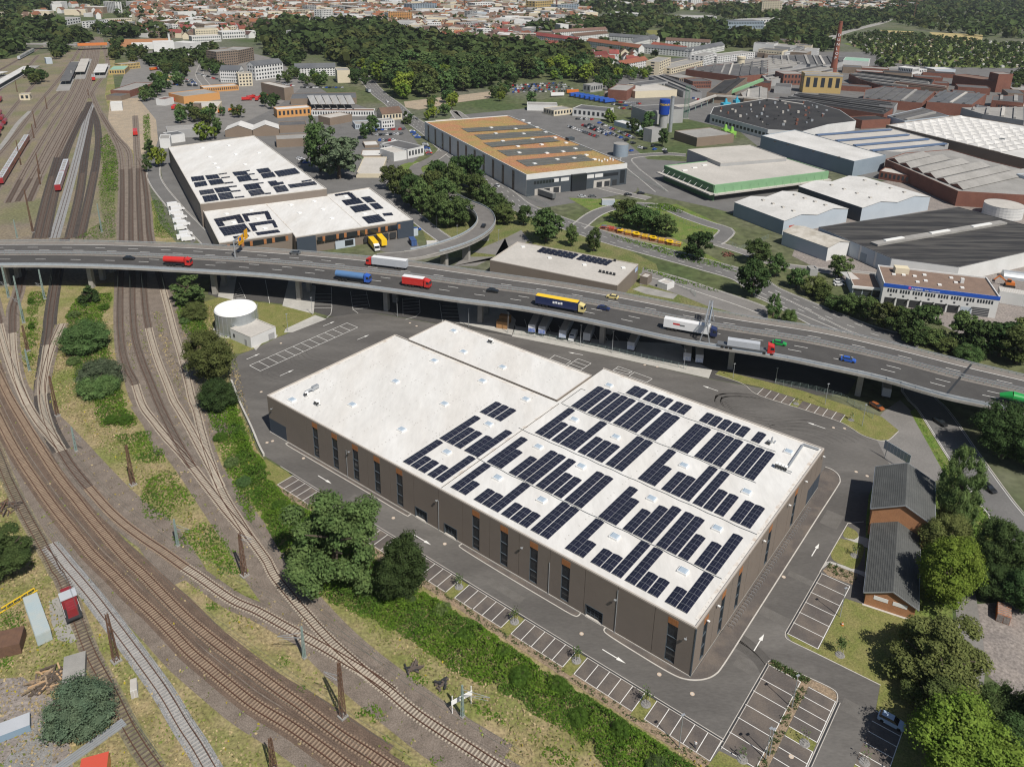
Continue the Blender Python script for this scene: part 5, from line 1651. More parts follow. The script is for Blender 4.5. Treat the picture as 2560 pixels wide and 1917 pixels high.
# ---- small hall right behind the bridge
sp = [W('12',-190,585,7.4),W('12',908,806,7.4),W('12',1130,630,7.4)]
for p in sp: p.z = 0
sp = rect3(*sp)
th,o = flat_hall('small_hall','taupe hall with pale roof right behind the bridge, one row of panels','warehouse',sp,7.4,M_clad,R_pale,M_cap,.25)
f,L = side(sp[1],sp[2])
on_face(th,o,f,2.6,5.0,.2,2.6,M_glass,'window'); on_face(th,o,f,.8,1.9,.1,2.3,M_dark,'door')
b = MB(o); b.prism([f(L - 4.4,0,.14),f(L - 1.2,0,.14),f(L - 1.2,0,.05),f(L - 4.4,0,.05)],5.2,6.8,mat('sign_blue_white',(0.55,0.62,0.72),.5,(0.12,0.2,0.45),0.9,.9)); b.build('sign',th)
solar_field('dark solar panels on the small hall behind the bridge','12',[f'{210 + k * 45 + (25 if k > 6 else 0)},{515 + k * 9 + (3 if k > 6 else 0)} {251 + k * 45 + (25 if k > 6 else 0)},{527 + k * 9 + (3 if k > 6 else 0)} {311 + k * 45 + (25 if k > 6 else 0)},{489 + k * 9 + (3 if k > 6 else 0)} {268 + k * 45 + (25 if k > 6 else 0)},{477 + k * 9 + (3 if k > 6 else 0)}' for k in range(13)],7.2,.3)
for i,(x,y,lab) in enumerate(((325,570,'left'),(625,630,'middle'),(960,655,'right'),(95,475,'far left'))):
	p = W('12',x,y,7.2); b = MB(p); b.box((p.x,p.y,7.15),1.6,1.6,.35,M_skw,.2); b.build('skylight',None,f'low white skylight on the {lab} of the small hall roof','skylight')
for i,(x,y,lab) in enumerate(((820,705,'row of dark cooling units on the small hall roof'),(945,610,'single dark vent on the small hall roof'),(212,460,'dark vent at the left end of the small hall roof'))):
	p = W('12',x,y,7.2); th = thing('roof_vent',lab,'roof vent',(p.x,p.y,7.15),-.5)
	for k in range(5 if i == 0 else 1):
		b = MB(); b.box((k * 1.5 - 3,0,0),.9,.7,1.0,M_dark); b.build('casing',th)
for (x0,y0,x1,y1,top,dep,m,r_,lab) in ((1100,790,1165,805,725,5,M_clad,R_pale,'taupe utility box beside the small hall'),(1252,820,1335,850,770,5,W_white,R_pale,'small white transformer house behind the bridge')):
	block('12',x0,y0,x1,y1,top,dep,m,r_,lab,'shed',name='utility_house')
# ---- green hall and sheds on the right
hp = [W('02',1317,1428,9.0),W('02',1745,1598,9.0),W('03',540,1483,9.0)]
for p in hp: p.z = 0
hp = rect3(*hp)
th,o = flat_hall('green_hall','hall with green fascia and pale grey roof right of the road bend','warehouse',hp,9.0,W_green,R_pale,W_greenlt,.3)
f,L = side(hp[1],hp[2])
on_face(th,o,f,0,L,4.4,9.0,W_greenlt,'fascia',.02,.5)
on_face(th,o,f,-1,L + 1,3.6,4.4,R_pale,'canopy',.02,2.4)
on_face(th,o,f,1,L - 1,.1,3.4,M_dark,'painted_dock_shade',.02,.1)  # dark panel along the dock front, shade under the canopy put in as colour
f2,L_ = side(hp[0],hp[1])
on_face(th,o,f2,0,L_ - .1,5.6,9.0,W_green,'fascia',.02,.4)
on_face(th,o,f2,-3,L_ + 1,3.8,4.5,R_pale,'canopy',.02,3.4)
b = MB(o)
for k in range(9): b.bar(f2(k * L_ / 9 + 1,4.5,3.2),f2(k * L_ / 9 + 1,7.0,.3),.12,.12,M_white)
for k in range(14): b.bar(f(k * L / 14 + 1,4.4,2.2),f(k * L / 14 + 1,7.2,.5),.12,.12,W_greenlt)
b.build('tie_rod',th)
hp2 = [W('02',1515,1283,11.5),W('02',1800,1400,11.5),W('02',2300,1330,11.5)]
for p in hp2: p.z = 0
hp2 = rect3(*hp2)
flat_hall('grey_hall','higher grey hall with pale roof attached behind the green hall','warehouse',hp2,11.0,W_grey,R_pale,R_pale,.3)
for i in range(8):
	p = W('02',1490 + i * 85,1468 - i * 22,9.0); b = MB(p); b.box((p.x,p.y,8.7),3.2,1.3,.5,M_skw,.4); b.build('skylight',None,'long white skylight in the row on the green hall roof','skylight','skylights of the green hall')
def gsheds(label,tile,fl,fr,bl,eave,ridge,n,wall,side_wall,roof,name='storage_shed'):
	p,q,r_ = W(tile,*fl),W(tile,*fr),W(*bl)
	d = (q - p).normalized(); back = Vector((-d.y,d.x,0))
	dep = abs((r_ - p).dot(back))
	th,o,pt,L = gable_house(name,label,'storage shed',p,q,dep,eave,ridge,wall,roof,'depth',n)
	if side_wall:
		b = MB(o); b.poly([pt(-.03,dep,.05),pt(-.03,0,.05),pt(-.03,0,eave - .1),pt(-.03,dep,eave - .1)],side_wall); b.build('side_cladding',th)
	return th,o,pt,L,dep
S1 = gsheds('blue grey shed with two white gabled roofs, left of the pair','13',(120,372),(672,262),('12',1885,210),7.3,9.2,2,W_paleblue,W_bluegrey,R_white)
b = MB(S1[1]); b.prism([S1[2](4,-.06,0),S1[2](7.5,-.06,0),S1[2](7.5,.0,0),S1[2](4,.0,0)][::-1],.1,4.2,mat('red_gate',(0.42,0.07,0.05),.6)); b.build('gate',S1[0])
S2 = gsheds('blue grey shed with two white gabled roofs, right of the pair','13',(790,262),(1375,160),('13',300,60),7.8,9.8,2,W_paleblue,W_anth,R_white)
S3 = gsheds('small white shed with weathered gable roof in front of the black roof','13',(498,598),(682,548),('13',170,440),6.6,8.2,1,W_white,W_paleblue,mat('weathered_roof',(0.5,0.47,0.42),.9,(0.3,0.27,0.22),0.25,.8))
for S_ in (S1,S2):
	for k in range(4):
		for j in (0.25,0.75):
			pt_ = S_[2](S_[3] * j,S_[4] * (0.15 + .2 * k),0); pt_.z = 9.1 if S_ is S1 else 9.7
			b = MB(pt_); b.box(pt_,1.4,1.4,.7,R_pale,.3); b.build('roof_vent',None,'small box vent on the ridge of a white gabled shed','roof vent','box vents on the shed ridges')
bp = roofpoly('13','437,303 1068,572 1650,648 2700,410 1640,130',7.2)
th,o = flat_hall('black_roof_hall','large low hall with streaky black felt roof on the right','warehouse',bp,7.2,W_white,R_black,R_dark,.15)
bw0,bw1 = W('13',437,303,7.2),W('13',1068,572,7.2); bw0.z = bw1.z = 0
f,L = side(bw0,bw1)
for k in range(5): on_face(th,o,f,1 + k * L / 5,L / 5 * (k + 1) - .3,.3,6.9,W_paleblue,'wall_panel')
on_face(th,o,f,L * .62,L * .7,.3,4.2,W_bluegrey,'gate',.1,.2)
b = MB(o)
r0,r1 = W('13',915,450,7.6),W('13',2030,262,7.6)
b.bar(r0,r1,4.0,.9,R_grey); b.build('ridge_lantern',th)
for i,(x,y) in enumerate(((1085,405),(1480,342),(1840,285))):
	p = W('13',x,y,8.0); b = MB(p); b.bar(W('13',x - 80,y + 15,8.2),W('13',x + 80,y - 12,8.2),1.6,.7,M_skw); b.build('skylight',None,f'long white skylight on the black roof, {("left", "middle", "right")[i]} one','skylight')
tank('13',2015,205,9.5,105,'wide white cylindrical tank behind the black roofed hall',W_white,R_pale)
M_blue = mat('sign_band_blue',(0.02,0.085,0.42),0.5)
wp = [W('13',1003,787,8.8),W('13',2003,906,8.8),W('13',1885,735,8.8)]
for p in wp: p.z = 0
wp = rect3(*wp)
th,o = flat_hall('tyre_workshop','white workshop with blue sign band and row of open gates','workshop',wp,8.8,W_white,R_brownfelt,W_white,.5)
f,L = side(wp[0],wp[1])
on_face(th,o,f,-.1,L + .1,7.5,8.95,M_blue,'sign_band',.02,.16)
for k in range(8):
	u0 = L * (.028 + k * .1115)
	for j in range(4 if k < 7 else 6):
		on_face(th,o,f,u0 + .5 + j * .95,u0 + 1.1 + j * .95,5.5,6.9,M_win,'window',.02,.07)
	if k < 7:
		on_face(th,o,f,u0 + 1.6,u0 + 2.3,4.0,4.7,M_win,'window',.02,.07)
		on_face(th,o,f,u0,u0 + 3.8,.1,3.2,M_dark if k != 6 else W_paleblue,'gate',.01,.06)
		on_face(th,o,f,u0 + 3.6,u0 + 4.0,3.2,3.5,M_dark,'wall_lamp',.02,1.0)
	else:
		g_ = on_face(th,o,f,u0 - .4,u0 + 5.2,.1,3.6,M_win,'sectional_gate',.01,.06)
		for j in range(6):
			b = MB(o); b.prism([f(u0 - .4,0,.12),f(u0 + 5.2,0,.12),f(u0 + 5.2,0,.06),f(u0 - .4,0,.06)],.1 + j * .68,.28 + j * .68,W_grey); b.build('gate_rail',g_)
def text_mesh(text,size,depth,m):
	cu = bpy.data.curves.new('lettering','FONT')
	cu.body = text
	cu.size = size
	cu.extrude = depth
	cu.resolution_u = 3
	ob = bpy.data.objects.new('lettering',cu)
	me = bpy.data.meshes.new_from_object(ob)
	bpy.data.objects.remove(ob)
	bpy.data.curves.remove(cu)
	me.materials.clear()
	me.materials.append(m)
	return me
def lettering(text,th,o,f,u,z,size,m,d=.2,name='lettering',depth=.04):
	ob = link(name,text_mesh(text,size,depth,m),th)
	p,q = f(u,z,d),f(u + 1,z,d)
	ex = (q - p).normalized(); ez = Vector((0,0,1)); ey = ex.cross(ez)
	ob.matrix_local = Matrix(((ex.x,0,ey.x,p.x - o.x),(ex.y,0,ey.y,p.y - o.y),(0,1,ey.z,p.z - o.z),(0,0,0,1)))
	return ob
M_lett = mat('white_lettering',(0.8,0.8,0.8),.5)
M_pink = mat('pink_emblem',(0.6,0.12,0.3),.5)
lettering('premio',th,o,f,L * .245,7.7,1.35,M_lett)
lettering('Reifen + Autoservice',th,o,f,L * .36,7.72,.62,M_lett)
b = MB(o); b.prism([f(L * .218,0,.22),f(L * .24,0,.22),f(L * .24,0,.16),f(L * .218,0,.16)],7.75,8.6,M_pink); b.build('emblem',th)
for i,(x,y) in enumerate(((1170,715),(1265,725),(1350,715),(1290,775),(1360,765),(1580,740),(1620,780),(1480,800),(1675,825),(1085,710))):
	p = W('13',x,y,8.5); b = MB(p); b.box((p.x,p.y,8.3),1.3,1.3,.45,M_skw,-.3); b.build('skylight',None,'small square skylight on the brown workshop roof','skylight','skylights of the workshop')
p = W('13',1145,690,8.5); b = MB(p); b.box((p.x,p.y,8.3),5.2,3.6,2.4,W_cream,-.2,mat('corrugated_cream',(0.6,0.53,0.38),.8)); b.build('roof_hut',None,'cream corrugated plant hut on the workshop roof','plant hut')
p = W('13',1672,780,8.5); b = MB(p); b.box((p.x,p.y,8.3),1.2,1.2,1.9,W_white,-.3); b.build('roof_chimney',None,'white flue box on the workshop roof','chimney')
sr = [W('13',738,808,4.6),W('13',985,832,4.6),W('13',955,712,4.6)]
for p in sr: p.z = 0
sr = rect3(*sr)
th,o = flat_hall('showroom','low glazed showroom with gravel roof joined to the workshop','showroom',sr,4.6,W_paleblue,R_brownfelt,R_pale,.3)
f,L = side(sr[0],sr[1])
for k in range(3): on_face(th,o,f,.3 + k * L / 3,L / 3 * (k + 1) - .1,.5,3.6,M_win,'shop_window')
on_face(th,o,f,-.5,L + .3,3.7,4.65,W_white,'fascia',.02,.6)
th = thing('pergola','white slatted canopy beside the glazed showroom','canopy',W('13',700,810),ANG_T * .1)
for k in range(9):
	b = MB(); b.bar((-2.5,k * .9 - 3,4.4),(2.0,k * .9 - 3,4.4),.2,.15,M_white); b.build('slat',th)
b = MB(); b.box((1.8,-3,0),.3,.3,4.4,M_blue); b.box((1.8,4.2,0),.3,.3,4.4,M_blue); b.build('post',th)
block('13',358,725,425,725,665,4,W_grey,R_grey,'little grey hut among the hedge trees','shed',name='garden_hut')
# ---- brick houses on the right of the hall
def hs(s0,t0,u,v,z=0.0):
	ds,dt = Vector((-.98,.196)),Vector((.196,.98))
	return H(s0 + ds.x * u + dt.x * v,t0 + ds.y * u + dt.y * v,z)
M_slate = mat('grey_concrete_tile',(0.075,0.078,0.076),0.85,(0.1,0.103,0.1),0.3,0.8,fine=0.1,fscale=3)
def brick_house(label,s0,t0,wid,dep,eave,ridge,front_stuff,rr):
	p,q = hs(s0,t0,0,0),hs(s0,t0,wid,0)
	th,o,pt,L = gable_house('brick_house',label,'house',p,q,dep,eave,ridge,W_orangebrick,M_slate,'depth',1,over=.45)
	d = (q - p).normalized()
	b = MB(o)
	n_ = int((L / 2 + .45) / .42)
	for sgn in (0,1):
		for k in range(n_):
			u = k * .42 - .4
			z = eave + (ridge - eave) * u / (L / 2) + .075
			uu = u if sgn == 0 else L - u
			b.bar(pt(uu,-.45,z),pt(uu,dep + .45,z),.1,.05,M_slate)
	b.build('tile_courses',th,kind='stuff')
	b = MB(o)
	for v in (-.47,dep + .47):
		b.bar(pt(-.45,v,eave - (ridge - eave) * .45 / (L / 2) + .02),pt(L / 2,v,ridge + .02),.08,.25,M_steel)
		b.bar(pt(L + .45,v,eave - (ridge - eave) * .45 / (L / 2) + .02),pt(L / 2,v,ridge + .02),.08,.25,M_steel)
	for u in (-.52,L + .52):
		b.bar(pt(u,-.45,eave - .32),pt(u,dep + .45,eave - .32),.16,.14,M_steel)
	b.build('verge_and_gutter',th)
	return th,o,pt,L
th,o,pt,L = brick_house('low orange brick house with grey gable roof and two white blind windows',-20.4,39.1,9.3,24.0,3.4,5.6,None,None)
for (a,c) in ((1.5,4.2),(5.1,7.8)):
	b = MB(o); b.prism([pt(a,-.05,0),pt(c,-.05,0),pt(c,.02,0),pt(a,.02,0)][::1],2.1,3.0,M_white); b.build('window',th)
b = MB(o); b.prism([pt(-.3,-.5,0),pt(L + .3,-.5,0),pt(L + .3,-.02,0),pt(-.3,-.02,0)],0,.12,M_kerb); b.build('plinth',th)
th,o,pt,L = brick_house('tall orange brick house with dark grey gable roof in the poplar shade',-14.9,62.2,12.4,17.2,7.5,10.6,None,None)
b = MB(o); b.prism([pt(-.05,1.5,0),pt(-.05,3.0,0),pt(.02,3.0,0),pt(.02,1.5,0)],.1,2.4,M_dark); b.build('door',th)
for v in (5,9,13):
	b = MB(o); b.prism([pt(-.05,v,0),pt(-.05,v + 1.2,0),pt(.02,v + 1.2,0),pt(.02,v,0)],3.6,5.2,M_win); b.build('window',th)
th = thing('sign_gantry','long steel sign board on posts behind the tall brick house','sign',W('23',1090,690),R(118))
for x in (-3.0,3.0):
	b = MB(); b.tube((x,0,0),(x,0,5.2),.12,.12,M_steel); b.build('post',th)
for k in range(8):
	b = MB(); b.box((-3.5 + k,0,2.6),.92,.1,2.6,M_parap); b.build('panel',th)
# ---- foliage
def leafmat(name,c,c2,rand=0.25):
	return mat(name,c,0.95,c2,0.35,0.8,island=0.3,rand=rand * 1.25,translucent=0.25,spec=0.06)
L_dark = leafmat('leaves_dark',(0.047,0.083,0.029),(0.070,0.112,0.039))
L_mid = leafmat('leaves_mid',(0.073,0.125,0.042),(0.107,0.156,0.055))
L_light = leafmat('leaves_light',(0.130,0.195,0.029),(0.182,0.234,0.044))
L_olive = leafmat('leaves_olive',(0.08,0.105,0.034),(0.11,0.13,0.045))
L_silver = leafmat('leaves_silver',(0.088,0.120,0.068),(0.130,0.159,0.098))
L_conif = leafmat('needles_blue',(0.085,0.125,0.08),(0.12,0.155,0.095))
L_far = leafmat('leaves_far',(0.057,0.099,0.034),(0.088,0.130,0.047),0.35)
L_scrub = leafmat('scrub_leaves',(0.085,0.165,0.018),(0.125,0.195,0.03),0.0)
L_scrub2 = leafmat('scrub_leaves_dark',(0.06,0.12,0.02),(0.085,0.145,0.026),0.0)
M_bark = mat('bark',(0.11,0.085,0.065),0.95,(0.075,0.06,0.048),1.5,0.7)
M_birch = mat('pale_bark',(0.5,0.48,0.45),0.9)
def quads_mesh(name,V,m,extra=None):
	"""V: (n,4,3) array of quads"""
	n = len(V)
	me = bpy.data.meshes.new(name)
	nv = n * 4
	me.vertices.add(nv)
	me.vertices.foreach_set('co',V.reshape(-1).astype(np.float32))
	me.loops.add(nv)
	me.loops.foreach_set('vertex_index',np.arange(nv,dtype=np.int32))
	me.polygons.add(n)
	me.polygons.foreach_set('loop_start',np.arange(0,nv,4,dtype=np.int32))
	me.polygons.foreach_set('loop_total',np.full(n,4,np.int32))
	for mm in (m if isinstance(m,(list,tuple)) else [m]):
		me.materials.append(mm)
	if extra is not None:
		me.polygons.foreach_set('material_index',extra.astype(np.int32))
	me.update(calc_edges=True)
	return me
def leaf_quads(P,Nn,size,rng,aspect=0.75):
	"""quads at P facing roughly Nn"""
	n = len(P)
	Nn = Nn + rng.normal(0,0.45,(n,3))
	Nn /= np.linalg.norm(Nn,axis=1,keepdims=True) + 1e-9
	r = rng.normal(size=(n,3))
	A = np.cross(Nn,r); A /= np.linalg.norm(A,axis=1,keepdims=True) + 1e-9
	B = np.cross(Nn,A)
	s = (size * rng.uniform(0.6,1.35,n))[:,None]
	A = A * s; B = B * s * aspect
	return np.stack([P - A,P - B * .9 + A * .1,P + A,P + B],1)
SHAG = np.array([(-.2,-.12,.3,.2),(.18,-.18,.28,.2),(-.05,.2,.35,.2),(.24,.12,.5,.17),(-.24,.08,.58,.17),(.02,-.05,.76,.17),(.1,.05,.55,.2)])
OCTA = np.array([(1,0,0),(0,1,0),(-1,0,0),(0,-1,0),(0,0,1),(0,0,-1)],float)
OF = [(0,1,4,4),(1,2,4,4),(2,3,4,4),(3,0,4,4),(1,0,5,5),(2,1,5,5),(3,2,5,5),(0,3,5,5)]
def crown(kind,nleaf,lsize,seed,nclump=40):
	"""crown of a tree of height 1 and width 1"""
	rng = np.random.default_rng(seed)
	C,Rr = [],[]
	lowered = True
	while len(C) < nclump:
		if kind == 'round':
			d = rng.normal(size=3); d /= np.linalg.norm(d)
			rad = rng.uniform(0.35,1.0) ** 0.5
			x = d * rad * np.array([.36,.36,.36]) + [0,0,.58]
			if lowered: x[2] = x[2] * 1.25 - .16
			elif x[2] < .3: x[2] = .3 + rng.uniform(0,.1)
			rc = rng.uniform(.07,.15)
		elif kind == 'shaggy':
			ce = SHAG[rng.integers(len(SHAG))]
			d = rng.normal(size=3); d /= np.linalg.norm(d)
			x = ce[:3] + d * ce[3] * rng.uniform(.4,1.0) * np.array([1,1,.85]); x[2] = max(.08,x[2]); rc = rng.uniform(.05,.105)
		elif kind == 'tall':
			z = rng.uniform(.1,.93)
			w = .42 * math.sin(math.pi * min(1,(z * .82 + .12))) ** .8
			a = rng.uniform(0,2 * math.pi); q = rng.uniform(.3,1) ** .5
			x = np.array([w * q * math.cos(a),w * q * math.sin(a),z]); rc = rng.uniform(.08,.13) * (1.25 - .5 * z)
		elif kind == 'conifer':
			z = rng.uniform(.06,.95)
			w = .44 * (1 - z) ** .85 + .02
			a = rng.uniform(0,2 * math.pi); q = rng.uniform(.45,1)
			x = np.array([w * q * math.cos(a),w * q * math.sin(a),z]); rc = rng.uniform(.07,.12) * (1.2 - .7 * z)
		else:                                   # bush
			a = rng.uniform(0,2 * math.pi); q = rng.uniform(0,1) ** .5
			z = .15 + .62 * rng.uniform(0,1) * math.sqrt(max(0,1 - q * q * .8))
			x = np.array([.38 * q * math.cos(a),.38 * q * math.sin(a),z]); rc = rng.uniform(.09,.17)
		C.append(x); Rr.append(rc)
	C,Rr = np.array(C),np.array(Rr)
	if kind == 'round':                         # an uneven outline
		ang = np.arctan2(C[:,1],C[:,0])
		lob = 1 + .2 * np.sin(2 * ang + seed) + .16 * np.sin(3 * ang + 2 * seed + 4 * C[:,2])
		C[:,:2] *= lob[:,None]
	w = Rr ** 2 / (Rr ** 2).sum()
	idx = rng.choice(len(C),nleaf,p=w)
	d = rng.normal(size=(nleaf,3)); d[:,2] += .35
	d /= np.linalg.norm(d,axis=1,keepdims=True)
	rr = Rr[idx] * rng.uniform(.72,1.12,nleaf)
	P = C[idx] + d * rr[:,None] * np.array([1,1,.8])
	Q = leaf_quads(P,d + np.array([0,0,.3]),lsize,rng)
	core = []
	for c,r in zip(C,Rr):
		v = c + OCTA * r * .72 * rng.uniform(.8,1.1,(6,1))
		for f in OF: core.append(v[list(f)])
	core = np.array(core)
	core[:,3] = (core[:,2] + core[:,0]) / 2
	return np.concatenate([Q,core])
def trunk_mesh(seed,kind):
	rng = random.Random(seed)
	b = MB()
	b.tube((0,0,-.01),(0.01,0,.32),.035 if kind != 'tall' else .05,.024,M_bark,7)
	b.tube((0.01,0,.32),(0.0,.01,.62),.024,.012,M_bark,6)
	for k in range(5):
		a = rng.uniform(0,6.28)
		z = rng.uniform(.25,.5)
		b.tube((0.005,0,z),(.25 * math.cos(a),.25 * math.sin(a),z + rng.uniform(.12,.25)),.013,.005,M_bark,5)
	return b.mesh('trunk')
TR = {k: [trunk_mesh(i,k) for i in range(2)] for k in ('round','tall')}
CROWNS = {}
LOD = {0: (20000,.0125,110,2),1: (2600,.032,55,3),2: (700,.058,32,4)}
SP = {'dark': L_dark,'mid': L_mid,'light': L_light,'olive': L_olive,'silver': L_silver,'conif': L_conif,'far': L_far}
def crown_mesh(kind,sp,lod,var):
	key = (kind,sp,lod,var)
	if key not in CROWNS:
		nl,ls,nc,nv = LOD[lod]
		if kind == 'tall': ls = ls * .8
		CROWNS[key] = quads_mesh('crown',crown(kind,nl,ls,var * 17 + len(kind) * 5 + lod,nc),SP[sp])
	return CROWNS[key]
TREES = []          # footprints, to keep other things clear of them
def tree(p,h,w,kind='round',sp='mid',label='broadleaf tree',group=None,lod=None,name=None,cat=None):
	dist = math.hypot(p.x,p.y)
	if lod is None:
		lod = 0 if dist < 285 else 1 if dist < 520 else 2
	nm = name or {'round': 'broadleaf_tree','shaggy': 'broadleaf_tree','tall': 'poplar_tree','conifer': 'spruce_tree','bush': 'shrub'}[kind]
	th = thing(nm,label,cat or {'bush': 'shrub'}.get(kind,'tree'),(p.x,p.y,0),random.uniform(0,6.28),group)
	th.scale = (w,w,h)
	link('crown',crown_mesh(kind,sp,lod,random.randrange(LOD[lod][3])),th)
	link('trunk',TR['tall' if kind in ('tall','conifer') else 'round'][random.randrange(2)],th)
	TREES.append((p.x,p.y,w / 2))
	return th
def tree_px(tile,bx,by,ty,wpx,kind,sp,label,group=None,**kw):
	p = W(tile,bx,by)
	h = height_to(p,tile,bx,ty)
	d = (p - Vector((0,0,CAMZ))).length
	w = wpx / TILES[tile][2] * d / FPX * 1.06
	return tree(p,max(1.5,h),w,kind,sp,label,group,**kw)
T_ = [
 ('21',690,1700,890,860,'shaggy','mid','huge shaggy tree overhanging the parking bays in front of the long facade'),
 ('31',1270,190,-290,470,'round','dark','dark dense rounded tree beside the parking bays, right of the huge tree'),
 ('10',1645,965,690,330,'shaggy','mid','tree in front of the bridge beside the pier and the water tank lawn'),
 ('10',780,955,800,190,'conifer','dark','dark conical shrub tree by the bridge pier in the yard'),
 ('10',740,1350,1080,380,'bush','mid','broad dark shrub between the rail lines, upper one'),
 ('10',880,1650,1430,350,'bush','silver','grey green shrub between the rail lines, lower one'),
 ('20',860,80,-120,300,'bush','mid','low shrub with dry twigs just below the grey green shrub'),
 ('10',1690,1090,930,220,'bush','olive','olive shrub left of the water tank'),
 ('10',1830,1630,1210,420,'round','olive','broad olive tree between the yard tracks and the car park kerb'),
 ('20',1890,200,-80,320,'bush','dark','dark shrub at the car park wall'),
 ('20',60,1640,1255,480,'shaggy','mid','dark tree at the left picture edge beside the weedy siding'),
 ('30',700,1300,900,470,'bush','conif','bushy blue green spruce beside the gravel yard'),
 ('23',1590,1240,545,320,'tall','mid','tall poplar beside the tall brick house'),
 ('23',1500,1500,1160,380,'round','olive','olive green tree between poplar and maple'),
 ('33',1500,240,-290,500,'round','light','bright yellow green maple beside the low brick house'),
 ('33',1420,880,400,780,'shaggy','olive','very large dark tree throwing its shadow on the lawn'),
 ('33',1480,1230,900,580,'shaggy','olive','brownish green tree above the parked silver car'),
 ('33',1600,1720,1190,680,'round','light','bright green tree at the bottom right beside the parking bays'),
 ('23',1930,1640,1190,330,'round','mid','tree between lane and country road, left one'),
 ('23',2110,1680,1390,300,'round','dark','tree between lane and country road, right one'),
 ('33',1900,190,-60,300,'round','dark','dark tree behind the orange container'),
 ('33',2190,300,-50,330,'round','dark','dark tree at the right edge above the dirt track'),
 ('33',1980,1290,930,380,'bush','mid','tall hedge bush right of the lane, upper one'),
 ('33',2060,1640,1230,460,'bush','mid','tall hedge bush right of the lane, lower one'),
 ('33',2260,1500,1050,420,'round','dark','dark tree at the bottom right picture corner'),
 ('23',2010,640,215,480,'round','dark','dark tree right of the country road below the bridge end'),
 ('23',2230,720,330,400,'round','dark','second dark tree right of the country road'),
 ('01',720,1540,1060,500,'shaggy','silver','huge grey green willow behind the depot'),
 ('01',560,1480,1080,320,'round','mid','tree left of the willow behind the depot'),
 ('01',500,1290,985,110,'tall','mid','slim poplar left of the willow'),
 ('12',290,430,165,320,'round','dark','round dark tree at the left end of the small hall'),
 ('12',512,470,290,130,'round','mid','small tree behind the small hall, left one'),
 ('12',705,510,320,170,'round','mid','small tree behind the small hall, right one'),
 ('12',100,290,112,150,'round','dark','small dark tree beside the ramp end'),
 ('12',960,260,70,260,'round','olive','olive tree of the group on the traffic island, left one'),
 ('12',1090,310,120,260,'round','mid','tree of the group on the traffic island, second from left'),
 ('12',1200,350,165,240,'round','mid','tree of the group on the traffic island, third from left'),
 ('12',1320,385,205,220,'round','dark','dark tree of the group on the traffic island, right one'),
 ('12',1010,170,60,200,'bush','olive','low tree behind the group on the traffic island'),
 ('12',1600,580,350,260,'round','dark','dark tree on the verge right of the yellow machine row'),
 ('12',2110,620,425,260,'round','mid','tall tree above the road, upper one'),
 ('12',2065,900,600,290,'round','dark','tall dark tree above the road, lower one'),
]
for t_,bx,by,ty,wp_,kind,sp,lab in T_:
	tree_px(t_,bx,by,ty,wp_,kind,sp,lab)
hedge = [('13',60,730,540,170,'round'),('13',240,830,655,190,'round'),('13',380,890,730,200,'round'),('13',470,930,760,180,'bush'),('13',610,735,560,200,'round'),
		 ('13',590,1010,860,200,'bush'),('13',700,1060,890,220,'round'),('13',850,1110,910,230,'round'),('13',1000,1180,960,240,'round'),('13',1130,1220,1000,240,'round'),
		 ('13',1310,1250,985,290,'round'),('13',1250,1300,1100,220,'bush'),('13',1420,1320,1150,220,'bush'),('13',1680,1330,1050,290,'round'),('13',1830,1400,1130,300,'round'),
		 ('13',1990,1420,1140,320,'round'),('13',2140,1480,1180,330,'round'),('13',1560,1370,1240,220,'bush'),('13',1720,1450,1280,200,'bush'),('13',40,1080,870,130,'tall'),('13',180,1130,985,130,'bush'),
		 ('13',2250,1350,1100,300,'round')]
SP['scrub'] = L_scrub2
word = ['first','second','third','fourth','fifth','sixth','seventh','eighth','ninth','tenth','eleventh','twelfth','thirteenth','fourteenth','fifteenth','sixteenth','seventeenth','eighteenth','nineteenth','twentieth','twenty-first','twenty-second']
for i,(t_,bx,by,ty,wp_,kind) in enumerate(sorted(hedge,key=lambda q: q[1])):
	tree_px(t_,bx,by,ty,wp_,kind,random.choice(['dark','mid','mid','olive']),f'{word[i]} tree from the left in the hedge between the motorway and the workshop','hedge row by the workshop')
rampt = [('11',1260,60,-190),('11',1340,130,-140),('11',1430,190,-90),('11',1560,265,0),('11',1650,310,70),('11',1740,300,60),('11',1500,110,-190),('11',1640,160,-110),('11',1560,20,-260),('11',1700,60,-240),
		 ('11',1900,60,-150),('11',1990,130,-60),('11',2080,220,30),('11',2140,275,110),('11',1850,-20,-310),('11',1780,-70,-300),('11',1180,-20,-220)]
for i,(t_,bx,by,ty) in enumerate(sorted(rampt,key=lambda q: q[1])):
	tree_px(t_,bx,by,ty,random.uniform(200,280),'round',random.choice(['dark','mid','mid','olive']),f'{word[i]} tree from the left in the grove inside the loop ramp','grove at the loop ramp')
bush = [(98,-18.5,2.6,4.5),(88,-19,3.2,5),(58,-18,3.0,4.6),(53,-20.5,2.4,4),(46,-18,3.4,4.2),(38,-20,2.6,4.4),(30,-18.2,2.2,3.4),(24,-20.5,3.0,4.8),(17.5,-18,3.4,4.4),(11,-20.5,2.4,4.2),(4,-18.3,3.0,4),(-4,-20,2.6,4.6),(-11,-17.5,2.4,3.6)]
for i,(s,t,h_,w_) in enumerate(sorted(bush,reverse=True)):
	tree(H(s,t),h_,w_,'bush',random.choice(['scrub','scrub','mid']),f'rounded bush standing out of the bramble belt beside the bays, {word[i]} from the left','bushes in the bramble belt')
